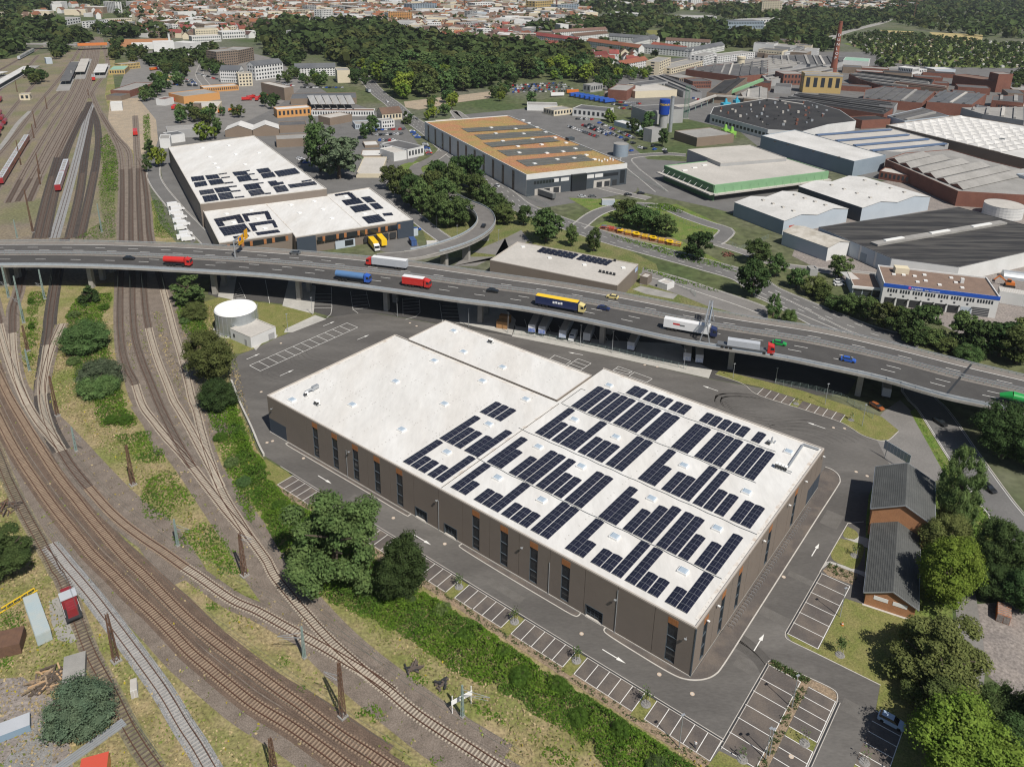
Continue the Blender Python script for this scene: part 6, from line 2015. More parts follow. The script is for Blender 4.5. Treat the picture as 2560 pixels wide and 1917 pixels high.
for i,(t_,x,y,h_,w_) in enumerate((('10',640,1080,3,5),('10',900,1010,2.6,4.5),('10',640,1480,3,5),('10',760,1590,2.6,5),('20',960,330,2.4,4.4),('20',1090,330,2.6,4.6),('10',270,960,3,2.6),('10',275,1180,3,2.6),('20',1900,480,2.4,4),('20',2000,700,2.6,4.2),('20',2110,860,2.4,4.4),('10',1600,1130,2.6,4.5))):
	tree(W(t_,x,y),h_,w_,'bush',random.choice(['scrub','mid','scrub']),f'low green bush in the scrub between the tracks, {word[i]} of these','bushes between the tracks')
def sapling(p,h,label,leafy=1.0):
	th = thing('young_tree',label,'young tree',p,0,'young staked trees of the car park')
	b = MB(); b.tube((0,0,0),(0,0,h * .62),.06,.035,M_bark,6)
	for k in range(6):
		a = k * 1.1; b.tube((0,0,h * .5),(.45 * math.cos(a),.45 * math.sin(a),h * (.68 + .04 * k)),.025,.012,M_bark,4)
	b.build('trunk',th)
	rng = np.random.default_rng(int(h * 100) + len(label))
	n = int(110 * leafy)
	P = rng.normal(size=(n,3)) * np.array([.45,.45,.5]) + [0,0,h * .78]
	link('crown',quads_mesh('crown',leaf_quads(P,rng.normal(size=(n,3)),.16,rng),L_mid),th)
	b = MB()
	for k in range(3):
		a = k * 2.1; b.tube((.55 * math.cos(a),.55 * math.sin(a),0),(.5 * math.cos(a),.5 * math.sin(a),1.7),.04,.04,M_birch,5)
	b.build('stake',th)
	b = MB(); b.tube((0,0,.05),(0,0,.16),0.95,.8,M_gravel,14); b.build('gravel_ring',th)
for i,s0 in enumerate(bay0[:-1]):
	sapling(H(s0 - 12.35 - 1.25,-10.4,.07),random.uniform(2.9,3.6),f'young staked tree on the {word[i]} parking island from the left',1.1)
for p,h,lab,lf in ((W('33',620,690),4.2,'leafy young tree on the lawn beside the big dark tree',3.0),(W('33',315,1450),3.0,'almost bare young tree on the island between the right bays',.25),(W('33',830,1610),3.0,'almost bare young tree beside the bottom bays',.2),
					  (W('32',1985,1590),2.8,'almost bare young tree on the lawn corner',.2),(W('23',745,1480),2.6,'tiny young tree on the lawn by the brick house',.6),(W('23',240,170),2.3,'tiny young tree between the rear parking bays',.4),(W('23',715,310),2.5,'tiny young tree at the end of the rear parking bays',.5)):
	sapling(p,h,lab,lf)
# ---- scrub, brambles, tufts
def scrub(name,tile,txt,dens,hmax,ls,mats,base_m=None,zb=0.03):
	poly = PL(tile,txt)
	xy = scatter(poly,dens)
	n = len(xy)
	if n == 0: return
	hh = np.array([mnoise.noise((x * .22,y * .22,1.3)) * .6 + mnoise.noise((x * .75,y * .75,7.0)) * .4 for x,y in xy])
	hh = hmax * np.clip(.5 + 1.0 * hh,.06,1.2)
	P3 = np.array([(p.x,p.y) for p in poly])
	dmin = np.full(n,1e9)
	for i in range(len(P3)):
		a,c = P3[i],P3[(i + 1) % len(P3)]
		t = np.clip(((xy - a) @ (c - a)) / ((c - a) @ (c - a) + 1e-9),0,1)
		dmin = np.minimum(dmin,np.linalg.norm(xy - a - t[:,None] * (c - a),axis=1))
	hh *= np.clip(dmin / 1.8,.12,1)
	rim = np.array([mnoise.noise((x * .35,y * .35,9.0)) for x,y in xy])
	ok = dmin > rim * 2.2
	xy,hh,n = xy[ok],hh[ok],int(ok.sum())
	z = hh * RNG.uniform(.55,1.0,n)
	P = np.column_stack([xy,z])
	eps = .4
	Nn = np.column_stack([RNG.normal(0,.5,n),RNG.normal(0,.5,n),np.ones(n)])
	Q = leaf_quads(P,Nn,ls,RNG)
	mi = (np.array([mnoise.noise((x * .12,y * .12,4.0)) for x,y in xy]) + RNG.normal(0,.18,n) > .1).astype(int)
	me = quads_mesh(name,Q,mats,mi)
	o = link(name,me)
	props(o,kind='stuff')
	if base_m is not None:
		psheet('scrub_ground',txt,base_m,zb,tile)
	return o
M_under = mat('scrub_soil',(0.06,0.1,0.018),.95,(0.09,0.12,0.03),.4,.8)
SC = [L_scrub,L_scrub2]
scrub('bramble_thicket','S','560,1000 585,1000 600,1040 636,1130 655,1142 690,1212 745,1262 800,1290 930,1390 1060,1478 1200,1560 1330,1650 1480,1745 1640,1850 1760,1930 1880,2010 1760,2050 1529,1930 1483,1893 1442,1850 1396,1818 1332,1786 1280,1748 1220,1722 1133,1680 1069,1634 1002,1592 880,1530 785,1492 735,1440 695,1370 650,1290 625,1240 600,1160 575,1090',44,3.0,.18,SC)
for i,(t_,txt,d,hm) in enumerate([
 ('10','560,1080 640,930 720,880 960,870 975,920 900,1060 910,1200 950,1360 1050,1640 1030,1656 640,1656 600,1380',12,1.3),
 ('20','690,0 1030,0 1080,90 1100,200 1180,280 1200,370 1100,390 860,370 800,230 740,90',14,1.2),
 ('20','960,440 1200,410 1300,400 1330,520 1440,580 1440,680 1200,690 1080,560',12,.9),
 ('20','1240,830 1450,740 1560,760 1560,860 1700,960 1680,1040 1560,1060 1470,1180 1240,1160 1200,1000',8,.8),
 ('20','1480,1290 1640,1240 1760,1180 1890,1190 1950,1330 2040,1440 2100,1640 2060,1656 1900,1656 1700,1480 1500,1390',8,.8),
 ('10','1480,870 1560,850 1760,940 1760,1060 1800,1200 1640,1260 1560,1180',14,1.3),
 ('20','1740,20 1990,0 2040,140 2110,330 2190,560 2208,640 2208,1300 2120,1180 2030,980 1960,780 1880,560 1830,380 1760,200',14,1.2),
 ('10','240,860 400,850 410,960 330,1000 330,1330 260,1400 210,1270 230,1000',9,1.0),
 ('10','190,1380 310,1370 320,1440 270,1560 200,1500',8,.9),
 ('10','640,400 880,250 840,-100 900,-260 1000,-300 1000,410 720,410',4,.7),
 ('10','1330,400 1325,200 1290,100 1330,60 1400,90 1450,250 1530,400',5,.8),
 ('00','900,1656 870,1400 860,1200 930,1150 1010,1290 1030,1450 1025,1656',2.0,.7),
 ('00','1230,1000 1290,980 1310,1250 1240,1300',2.5,.9),
 ('30','1730,240 1860,230 1900,290 1800,320',14,.6),('31','830,1200 930,1140 1040,1080 1120,1180 1150,1260 980,1280 880,1280',9,.7),('31','1020,1370 1120,1350 1160,1420 1090,1450',10,.6),
 ('31','1270,840 1420,830 1560,980 1640,1010 1620,1060 1440,960 1290,890',9,.6),('31','1800,1090 1960,1060 2140,1200 2160,1300 2060,1310 1880,1170',7,.7),('32','190,1380 380,1470 560,1580 560,1656 320,1640 240,1540',9,.7),
 ('31','180,690 300,700 290,790 180,800',8,.5),('31','320,900 430,960 420,1020 340,1000',8,.5),('31','1480,1560 1620,1560 1640,1640 1500,1650',8,.5),
 ('30','0,320 190,290 240,420 180,600 60,590 0,520',9,.8),('30','0,650 120,660 130,760 60,830 0,820',10,.8),('30','560,1390 720,1350 880,1290 900,1360 740,1440 600,1460',6,.5),
 ('23','1230,230 1330,290 1420,520 1540,700 1600,760 1560,820 1480,700 1380,500',7,.7),('23','1760,890 1860,960 2000,1180 2120,1350 2208,1480 2208,1656 1800,1656 1740,1250',5,.7),
 ('12','1130,110 1330,100 1500,160 1480,190 1250,160',4,.9),('12','1100,640 1500,760 1800,850 1780,870 1440,790 1130,670',3,.5),('12','780,340 1000,400 1400,500 1900,640 1960,700 1500,600 900,410',3,.5),
]):
	scrub('scrub',t_,txt,d,hm,.24 if t_ not in ('00','12') else .4,SC)
tp_ = scatter(PL('S','0,830 560,760 700,1380 1300,1750 1800,1917 0,1917'),4.0)
keep = np.ones(len(tp_),bool)
ALLT = []
for o in COL.objects:
	if o.name.startswith('railway_track'):
		for ch in o.children:
			if ch.name.startswith('ballast_bed'):
				n_ = len(ch.data.vertices)
				a = np.empty(n_ * 3); ch.data.vertices.foreach_get('co',a)
				a = a.reshape(-1,4,3).mean(1)[:,:2] + np.array([o.location.x,o.location.y])
				ALLT.append(a)
for o in COL.objects:
	if o.name.startswith('ballast_bed') and o.parent is None:
		n_ = len(o.data.vertices)
		a = np.empty(n_ * 3); o.data.vertices.foreach_get('co',a); a = a.reshape(-1,4,3)
		for k in (0,.25,.5,.75,1): ALLT.append((a[:,0] * (1 - k) + a[:,3] * k)[:,:2])
ALLT = np.concatenate(ALLT)
cell = {}
for x,y in ALLT: cell.setdefault((int(x // 3),int(y // 3)),[]).append((x,y))
def clear(x,y,r=2.6):
	i,j = int(x // 3),int(y // 3)
	return all((x - a) ** 2 + (y - c) ** 2 > r * r for di in (-1,0,1) for dj in (-1,0,1) for a,c in cell.get((i + di,j + dj),()))
tp_ = np.array([q for q in tp_ if clear(*q,random.uniform(1.3,2.9))])
M_tuft = [mat('dry_tuft',(0.33,0.26,0.15),.95,(0.25,0.2,0.1),.3,.8,island=.3),mat('green_tuft',(0.12,0.16,0.03),.95,(0.17,0.17,0.05),.3,.8,island=.35),mat('yellow_tuft',(0.27,0.22,0.02),.9,island=.3)]
n_ = len(tp_)
P = np.column_stack([tp_,RNG.uniform(.05,.3,n_)])
Q = leaf_quads(P,np.column_stack([RNG.normal(0,.8,n_),RNG.normal(0,.8,n_),np.ones(n_) * .8]),.24,RNG)
nz = np.array([mnoise.noise((x * .1,y * .1,2.0)) for x,y in tp_]) + RNG.normal(0,.2,n_)
mi = np.where(nz > .08,1,0); mi[RNG.random(n_) < .03] = 2
props(link('meadow_tufts',quads_mesh('meadow_tufts',Q,M_tuft,mi)),kind='stuff')
pl = []
for s in np.arange(107,-12,-.55):
	if random.random() < .75: pl.append(H(s,-14.2 + random.uniform(-.5,.5)))
for _ in range(90): pl.append(H(random.uniform(-18,-10.8),random.uniform(11.9,13.2)))
for _ in range(60): pl.append(H(random.uniform(-18,-16.8),random.uniform(-10,11)))
for _ in range(40): pl.append(H(random.uniform(-17,-11),random.uniform(43.5,46.5)))
qs = []
for p in pl:
	m_ = 14
	Pq = RNG.normal(size=(m_,3)) * np.array([.22,.22,.15]) + [p.x,p.y,.28]
	qs.append(leaf_quads(Pq,RNG.normal(size=(m_,3)) + [0,0,1],.13,RNG))
props(link('bedding_plants',quads_mesh('bedding_plants',np.concatenate(qs),[L_mid])),kind='stuff')
# ---- named blocks of the middle and far distance
B_ = lambda *a,**k: block(*a,**k)
WT = {'w': W_white,'c': W_cream,'y': W_yellow,'g': W_grey,'b': W_brick,'n': W_brown,'o': W_orange,'p': W_paleblue,'a': W_anth,'u': W_bluegrey}
RT = {'g': R_grey,'d': R_dark,'r': R_red,'p': R_pale,'w': R_white,'n': R_brown,'e': R_green,'k': mat('roof_soot_felt',(0.026,0.026,0.028),.9,(0.045,0.044,0.044),.06,.8),'b': mat('roof_slate_blue',(0.09,0.095,0.105),.9,(0.13,0.135,0.14),.06,.8)}
BL = '''02 1265 655 1362 610 538 16 c g 6 5 f cream five storey office tower at the edge of the old factory
02 1372 642 1650 570 592 22 c g 16 2 f long cream office wing beside the tower
02 1650 572 1760 540 488 18 w g 9 4 f cream office block behind the long wing
02 1770 548 2090 505 492 20 w g 16 3 f pale office range behind the round water tower
02 1500 628 1960 672 600 24 b d 26 1 f long brick hall with dark flat roof below the water tower
02 1555 765 1715 762 705 22 b d 10 2 f brick block with grey roof in the old factory
02 1440 720 1580 712 675 26 n g 8 1 f brown low hall beside the tower meadow
02 1110 800 1340 770 735 16 g d 8 1 f dark flat shed in front of the barrel roof hall
02 1395 1205 1590 1268 1130 34 n g 0 0 f tan hall with grey roof beside the boiler house
02 1200 1232 1290 1215 1120 8 g g 0 0 f grey stair tower of the boiler house
02 1150 1080 1470 1060 960 24 g d 0 0 f boiler house with pipes below the blue tank
02 880 1085 1075 1140 1045 9 p w 0 0 f long low white annex by the car park
02 520 1000 805 1030 935 20 w d 7 1 f white hall with dark roof and glazed loading bay
02 360 1005 520 985 955 14 c g 6 1 f small cream annex left of the glazed loading bay
02 130 955 390 960 905 14 w g 0 0 f low depot hall with many roof domes
02 790 850 985 862 800 12 n g 12 1 f brown striped workshop wing
02 985 870 1060 820 785 18 b g 0 0 f small brick workshop beside the striped wing
02 1060 850 1420 835 790 40 c p 0 0 f pale roofed workshop hall behind the striped wing
02 675 800 780 785 738 10 g g 5 1 f grey low hall among the trees
02 1430 195 1760 200 140 30 w g 26 2 f long white modern office behind the far trees
02 845 150 1095 165 108 30 w w 18 3 f white office complex on the far meadow
02 1540 60 1630 60 -10 16 w g 5 8 f white tower block at the top edge
03 -60 130 110 135 10 14 c g 8 8 f cream tower block at the top edge by the road
02 200 105 355 95 15 30 y g 8 4 f yellow green office block at the far left of the meadow town
02 400 115 575 105 45 24 u g 8 5 f glass office block in the far town
02 0 190 220 195 150 40 y p 8 1 f long yellow warehouse in the far town
02 1860 255 2170 250 190 40 u b 22 2 f dark glass hall behind the green field
03 -200 235 150 215 178 30 w g 14 2 f white laboratory building by the field
03 296 800 622 812 635 16 y g 5 1 f yellow and grey power house at the foot of the chimney
03 125 735 310 735 640 22 b g 6 2 f dark brick house left of the power house
03 1335 925 1745 1002 870 30 b b 20 2 f wide brick hall with rows of windows on the right
03 1580 740 1960 800 650 22 b n 0 0 f long red brick hall with sloping front
03 1955 800 2080 800 640 14 b g 0 0 f brick tower at the right end of the red hall
03 1965 945 2300 985 895 24 b p 12 1 f pale roofed brick wing at the right edge
03 1110 660 1235 675 580 18 w w 8 2 f white block among the allotments, left one
03 1235 668 1362 655 610 14 w w 8 2 f white block among the allotments, right one
03 640 575 860 590 520 40 w e 0 0 f sports hall with copper green roof
03 1430 625 1615 625 600 20 p w 0 0 f white hall by the allotments
03 950 1545 1560 1650 1475 12 b p 16 1 f brick loading range with pale canopy roof
03 2110 1640 2300 1700 1500 40 p g 0 0 f white tower block at the right edge
03 580 1075 690 1080 1025 10 u p 0 0 f blue plant box on the black roofs
03 800 1115 1045 1100 1040 16 b k 0 0 f red gabled brick shed end on the black roofs
01 185 1020 480 998 948 12 o w 8 1 f orange fronted hall with white roof
01 480 1003 1020 1005 955 10 w n 24 1 f white row with brown roof beside the orange front
01 300 905 870 895 855 30 n b 0 0 f workshop hall under the white saw teeth
01 250 870 330 860 760 40 n p 0 0 f tan gable end left of the saw tooth hall
01 0 697 240 665 570 13 w b 10 4 g white apartment row with grey roof, left one
01 340 662 690 655 590 14 w b 14 4 g white apartment row with solar collectors on the roof
01 705 718 815 715 610 22 c g 0 0 f plain beige apartment block at the road
01 265 320 410 330 265 14 w b 8 4 f white flat block in the park
01 1085 1112 1196 1100 1045 9 w g 5 2 f small white office by the car dealers
01 858 1118 1088 1106 1075 14 p g 14 1 f low glazed car showroom
01 1310 1372 1450 1340 1292 26 w d 5 1 f white car showroom with dark roof and dome rows
01 1190 1395 1300 1375 1320 16 w p 0 0 f white annex of the car showroom
01 1622 1142 1786 1128 1075 18 c d 5 2 f cream house with dark roof beside the planted roof hall
01 865 1535 1080 1535 1500 42 c p 0 0 f long pale flat roofed shed with four roof lights
01 905 1372 1078 1370 1345 17 n w 0 0 f white roofed shed, nearer of two behind the pale shed
01 940 1278 1062 1272 1255 13 n w 0 0 f white roofed shed, farther of two behind the pale shed
01 180 1275 450 1262 1205 15 n g 0 0 f tan shed with grey roof behind the depot
01 205 1150 440 1140 1085 15 n d 0 0 f tan shed with dark roof beside the white tents
01 640 1085 830 1050 1020 14 n p 0 0 f tan flat shed behind the willow
01 1090 1045 1260 1030 985 12 c n 6 1 g small house with brown roof at the main road
00 960 838 1125 842 780 48 b g 0 0 f brick workshop with long grey roof by the tracks
00 920 865 1050 870 825 14 n d 0 0 f open dark shed before the brick workshop
00 940 645 1080 642 605 34 y e 6 1 f yellow building with green roof by the tracks
00 1050 607 1212 590 558 12 y g 12 2 f yellow office row behind the green roof
00 1405 697 1562 692 660 12 y g 10 1 f long yellow garage row in the car park
00 1590 900 1900 860 835 26 o g 0 0 f orange walled fire station hall
00 1760 802 2060 780 760 14 o p 16 1 f orange low office of the fire station
00 1640 980 1885 975 925 26 c p 0 0 f cream hall with grey roof below the fire station
00 1675 1005 1730 1005 900 6 n d 0 0 f slim brown hose tower of the fire station
00 1905 712 2072 716 605 13 w b 9 4 g white apartment house with steep gable
00 2062 748 2182 742 640 12 c g 4 4 f cream corner apartment block
00 1880 580 2060 562 450 22 n g 9 6 f brick office tower, left part
00 2052 555 2196 522 440 26 n g 9 6 f brick office tower, right part
00 1385 1285 1475 1280 1200 14 w g 0 0 f white wing of the yard building with gate
00 1475 1240 1600 1222 1170 12 w b 0 0 f grey roofed yard building by the tracks
00 1450 1200 1730 1180 1130 16 g g 0 0 f long grey shed beside the bushes
00 172 868 262 866 815 7 c g 2 1 f cream signal house among the tracks
00 402 555 455 552 505 9 p w 0 0 f pale blue hut beside the tracks
00 512 232 700 200 180 26 w g 8 2 f white hall behind the railway bend
00 776 245 945 225 190 14 w b 9 3 f white office with grey roof at the railway bend
00 945 225 1145 215 170 18 c g 12 3 f cream factory loft at the railway bend
00 905 110 1005 118 15 14 w g 7 9 f white residential tower at the top edge
00 1740 245 1900 255 190 14 w g 9 4 f white flat block in the town
00 1510 235 1580 235 175 10 p g 4 4 f pale tower house in the town
00 1920 340 2120 330 280 24 w w 10 2 f white laboratory wing, left one
00 2110 320 2208 318 275 20 w w 8 2 f white laboratory wing, right one
00 1660 370 1910 360 318 20 w p 14 2 f long white institute range
00 1140 430 1330 425 385 22 w w 0 0 f white plant hall with pipes, left one
00 1330 455 1510 450 370 24 w w 0 0 f white plant hall with pipes, middle one
00 1500 420 1650 430 365 20 w w 0 0 f white plant hall with pipes, right one
00 1420 480 1690 480 440 14 w w 12 1 f long low white plant hall
00 -60 180 25 180 110 14 c g 4 5 f cream tower at the left edge
00 960 960 1060 955 895 10 w w 0 0 f white container office with blue tarpaulin
00 1350 910 1430 915 855 12 w n 0 0 f small white house with brown roof in the works yard
01 575 210 670 200 90 18 w g 7 7 f white high block in the town, left one
01 450 130 525 125 50 16 g g 5 6 f grey high block in the town
01 720 175 890 170 125 24 u d 14 3 f dark glass block in the town
01 895 180 990 175 130 20 c p 6 2 f pale cube in the town
01 1145 195 1335 200 105 14 o g 12 7 f white and orange apartment tower
01 1350 105 1560 95 40 30 u b 10 6 f blue glass office in the town
01 1850 180 1910 175 100 16 g g 4 6 f grey silo block in the town
01 1910 180 1995 175 110 20 p w 0 0 f pale blue cold store in the town
01 1595 165 1655 165 115 14 y g 0 0 f yellow cube in the town
01 1430 125 1750 120 90 50 w w 0 0 f wide white factory in the town
01 1890 90 2060 85 30 30 w w 8 4 f white clinic block in the town
01 640 95 820 110 45 24 w g 14 4 f white long block in the town
01 330 145 430 150 85 16 c g 8 4 f cream block in the town
01 0 110 190 120 80 20 w g 14 3 f white range in the old town
01 1115 45 1280 40 -5 20 w g 10 5 f white office slab at the top edge
01 0 255 130 245 215 20 y n 10 2 g yellow school with brown roof at the park
'''
for ln in BL.strip().split('\n'):
	t_,x0,y0,x1,y1,top,dep,w_,r_,nc,nr,kd,lab = ln.split(' ',12)
	nc,nr = int(nc),int(nr)
	block(t_,float(x0),float(y0),float(x1),float(y1),float(top),float(dep),WT[w_],RT[r_],lab,'building',(nc,nr) if nc else None,flat=kd == 'f',ridge=4.0,name='town_building')
def roofs(tile,txt,h,w_,r_,lab,up=.3):
	return flat_hall('factory_hall',lab,'factory hall',roofpoly(tile,txt,h),h,WT[w_],RT[r_],None,up)
def bars(th_o,tile,segs,z,w,h,m,name):
	th,o = th_o
	for s in segs:
		a,c = PL(tile,s,z)
		b = MB(o); b.bar(a,c,w,h,m); b.build(name,th)
HA = roofs('03','745,1393 1018,1338 235,1120 02:2150,1170',10,'u','w','long white roofed hall with blue grey walls below the black roofs')
bars(HA,'03',[f'{60 + k * 110},{1290 + k * 27 - 68} {62 + k * 110},{1290 + k * 27 - 66}' for k in range(6)],10.4,1.5,.8,M_dark,'roof_vent')
HBl = roofs('03','400,1165 1055,1105 1560,1240 1150,1312 870,1302',9,'g','p','pale roofed hall with blue glazed strips')
bars(HBl,'03',['420,1165 1060,1118','590,1215 1210,1162','745,1255 1380,1200','890,1300 1530,1240'],9.4,3.0,.7,mat('blue_glazing',(0.1,0.145,0.24),.4),'blue_strip')
HC = roofs('03','1020,1078 1650,995 2208,1085 2700,1150 2500,1440 2010,1320',9.5,'n','w','white cushion roofed hall at the right edge')
cu = MB(HC[1])
pa,pb,pc = W('03',1040,1082,9.5),W('03',1650,1002,9.5),W('03',2010,1315,9.5)
ea,eb = (pb - pa),(pc - pa)
for i in range(9):
	for j in range(11):
		q = [pa + ea * (u / 9) + eb * (v / 11) for u,v in ((i + .04,j + .04),(i + .96,j + .04),(i + .96,j + .96),(i + .04,j + .96))]
		m_ = (q[0] + q[2]) / 2 + Vector((0,0,1.7))
		for k in range(4): cu.poly([q[(k + 1) % 4],q[k],m_],R_white)
cu.build('roof_cushions',HC[0],kind='stuff')
HD = roofs('03','1015,1375 1180,1320 1570,1290 1900,1385 2500,1530 2500,1700 1640,1650',8.5,'b','g','grey roofed brick hall with shallow waves at the right')
wv = MB(HD[1])
for k in range(6):
	t0 = k / 6
	a0,a1 = W('03',1040,1372,8.6).lerp(W('03',1690,1640,8.6),t0),W('03',1260,1318,8.6).lerp(W('03',2300,1500,8.6),t0)
	n0,n1 = W('03',1040,1372,8.6).lerp(W('03',1690,1640,8.6),t0 + 1 / 6.3),W('03',1260,1318,8.6).lerp(W('03',2300,1500,8.6),t0 + 1 / 6.3)
	r0,r1 = (a0 + n0) / 2 + Vector((0,0,2.0)),(a1 + n1) / 2 + Vector((0,0,2.0))
	wv.poly([a0,r0,r1,a1][::-1],R_pale if k % 2 else R_grey); wv.poly([r0,n0,n1,r1][::-1],R_grey)
	wv.poly([a0,n0,r0],W_brick)
wv.build('roof_waves',HD[0])
HE = roofs('02','1710,985 1738,925 1850,905 2208,850 03:330,868 620,950 760,1045 520,1075 300,1135 02:2208,1118',7.5,'w','k','huge black roofed hall with white windowed wall',.2)
f,L = side(W('02',1712,990,0) * 0 + Vector((*W('02',1710,985,7.5).xy,0)),Vector((*W('02',2208,1118,7.5).xy,0)))
for k in range(16): on_face(HE[0],HE[1],f,3 + k * L / 16,5.6 + k * L / 16,2.4,4.6,M_win,'window',.02,.08)
b = MB(HE[1]); pv = roofpoly('02','1760,975 1800,930 2208,870 03:330,890 560,960 300,1090 02:2208,1080',7.5)
[b.box((x,y,7.3),random.uniform(.8,2),random.uniform(.8,2),random.uniform(.6,2.2),random.choice([R_pale,M_dark,W_brick,M_steel])) for x,y in spaced(pv,9)]
b.build('roof_vents',HE[0],kind='stuff')
for txt,h,w_,r_,lab in (('03:700,640 800,615 1440,690 1390,760 1000,745 800,690',8,'b','k','black roofed range right of the power house'),('03:1080,720 1110,700 1560,745 1545,775',9,'n','n','long red roofed wall of the middle works'),
	('03:840,775 1000,745 1440,790 1330,890 820,850',8,'b','d','dark ridged roof field in the middle of the works'),('03:1370,880 1480,785 1890,810 1760,905',10.5,'b','b','dark slate roof over the wide brick hall'),
	('03:250,800 620,830 1120,890 1090,930 640,880 200,830',7,'g','d','long dark monitor roof in front of the power house'),('03:0,850 300,835 1080,940 1000,990 400,900 0,880',6.5,'b','k','sooty roof strip behind the black hall'),
	('03:1030,1000 1330,930 1560,1000 1180,1045',8,'p','d','grey pitched roof hall before the white cushions'),('03:1670,930 2208,925 2208,1040 1850,985',8.5,'g','g','grey corrugated roof at the right edge'),
	('03:1940,830 2208,820 2208,890 1930,865',8,'b','d','dark saw tooth roof at the right edge'),('02:1500,600 1620,575 2208,520 2208,640 1960,660',7,'b','d','wide dark saw tooth field behind the brick hall'),
	('02:1780,555 2208,500 03:300,540 200,600 02:2208,600',6.5,'g','g','pale grey roof field in the back of the works'),('03:-60,640 250,590 560,560 560,620 300,640 0,700',6.5,'g','g','grey roof field left of the chimney foot'),
	('03:0,480 330,475 760,500 560,560 0,560',6,'g','d','dark low roof field behind the power house'),('02:1180,660 1300,645 1560,740 1640,800 1480,790',6,'g','d','grey saw tooth strip beside the tree park'),
	('02:1680,800 1830,690 2030,670 1850,812',9,'n','k','barrel roofed dark hall with glass ridge'),('02:1970,800 2100,740 2208,760 2208,870 2000,850',7,'n','g','brown hall at the conveyor bridge')):
	HX = roofs('03',txt,h,w_,r_,lab)
	P4 = roofpoly('03',txt,h)
	mx = max(range(len(P4)),key=lambda i: (P4[(i + 1) % len(P4)] - P4[i]).length)
	d = (P4[(mx + 1) % len(P4)] - P4[mx]).normalized(); nb = Vector((-d.y,d.x,0))
	xs = [(p - HX[1]).dot(d) for p in P4]; ys = [(p - HX[1]).dot(nb) for p in P4]
	y = min(ys) + 5
	while y < max(ys) - 4:
		x = min(xs)
		run = None
		seg = []
		while x < max(xs):
			ok = inside(HX[1] + d * x + nb * y,P4) and inside(HX[1] + d * x + nb * (y + 4),P4)
			if ok and run is None: run = x
			if (not ok or x + 4 >= max(xs)) and run is not None:
				if x - run > 10: seg.append((run + 1,x - 2))
				run = None
			x += 4
		for (x0,x1) in seg:
			a,c = HX[1] + d * x0 + nb * (y + 1.6) + Vector((0,0,h + .3)),HX[1] + d * x1 + nb * (y + 1.6) + Vector((0,0,h + .3))
			b = MB(HX[1]); b.bar(a,c,random.uniform(1.6,3.2),random.uniform(.9,1.8),random.choice([RT[r_],RT[r_],R_dark,R_grey] + ([R_pale] if random.random() < .3 else []))); b.build('roof_monitor',HX[0])
		y += random.uniform(8,12)
o_ = next(o for o in COL.objects if o.get('label','').startswith('yellow and grey power'))
q0,q1 = W('03',296,800),W('03',622,812); f,L = side(q0,q1); on_face(o_,o_.location,f,0,L,17,height_to(q0,'03',296,635) - .2,W_grey,'upper_wall',.02,.3)
p = W('03',560,635); hch = height_to(p,'03',625,108)
ch = thing('chimney','tall red brick factory chimney with white letters down its side','chimney',p)
b = MB(); b.tube((0,0,0),(0,0,hch),3.9,2.1,mat('chimney_brick',(0.24,0.085,0.055),.9,(0.17,0.06,0.045),.15,.7),24,True); b.build('shaft',ch,smooth=False)
for z in (6,hch * .3,hch * .6,hch - 1.2): b = MB(); b.tube((0,0,z),(0,0,z + .7),4.0 - 1.8 * z / hch,4.0 - 1.8 * z / hch,M_rust,24); b.build('iron_band',ch)
aim = (Vector((0,0,0)) - p); ac = math.atan2(aim.y,aim.x) + .12
for i,c in enumerate('DUNLOP'):
	z = hch * (.715 - .087 * i)
	me = text_mesh(c,4.4,.15,M_lett)
	ex = Vector((-math.sin(ac),math.cos(ac),0)); ey = Vector((math.cos(ac),math.sin(ac),0)); r_ = 3.95 - 1.8 * z / hch
	o = link('letter',me,ch)
	q = ey * r_ - ex * 1.4
	o.matrix_local = Matrix(((ex.x,0,ey.x,q.x),(ex.y,0,ey.y,q.y),(0,1,0,z),(0,0,0,1)))
p = W('02',1966,600); h = height_to(p,'02',1966,490)
wt = thing('water_tower','round cream water tower of the old factory','tower',p)
b = MB(); b.tube((0,0,0),(0,0,h * .85),4.6,4.6,W_cream,20); b.build('shaft',wt); b = MB(); b.tube((0,0,h * .85),(0,0,h),5.4,5.4,W_cream,20); b.build('head',wt)
p = W('02',1300,1100); z0,z1 = height_to(p,'02',1320,985),height_to(p,'02',1320,858)
bt = thing('high_tank','blue round tank with yellow lettering on the boiler house','tank',p)
M_tb = mat('tank_blue',(0.012,0.05,0.3),.4); M_ty = mat('yellow_lettering',(0.75,0.5,0.02),.5)
rr = 45 / TS * p.length / FPX
b = MB(); b.tube((0,0,z0),(0,0,z1),rr,rr,M_tb,28); b.build('shell',bt); b = MB(); b.tube((0,0,0),(0,0,z0),rr * .8,rr * .8,W_grey,20); b.build('support',bt)
ac = math.atan2(-p.y,-p.x)
for i,c in enumerate('GOODYEAR'):
	a = ac + .05 - .9 + i * .257
	ex = Vector((-math.sin(a),math.cos(a),0)); ey = Vector((math.cos(a),math.sin(a),0))
	o = link('letter',text_mesh(c,2.0,.1,M_ty),bt); q = ey * (rr + .06) - ex * .7
	o.matrix_local = Matrix(((ex.x,0,ey.x,q.x),(ex.y,0,ey.y,q.y),(0,1,0,z0 + (z1 - z0) * .62),(0,0,0,1)))
def stack(tile,x,y,ty,r,m,lab,name='flue_stack'):
	p = W(tile,x,y); h = height_to(p,tile,x,ty)
	th = thing(name,lab,'flue',p); b = MB(); b.tube((0,0,0),(0,0,h),r,r * .85,m,14); b.build('shaft',th); b = MB(); b.tube((0,0,h - .8),(0,0,h),r * 1.05,r * 1.05,M_steel,14); b.build('rim',th)
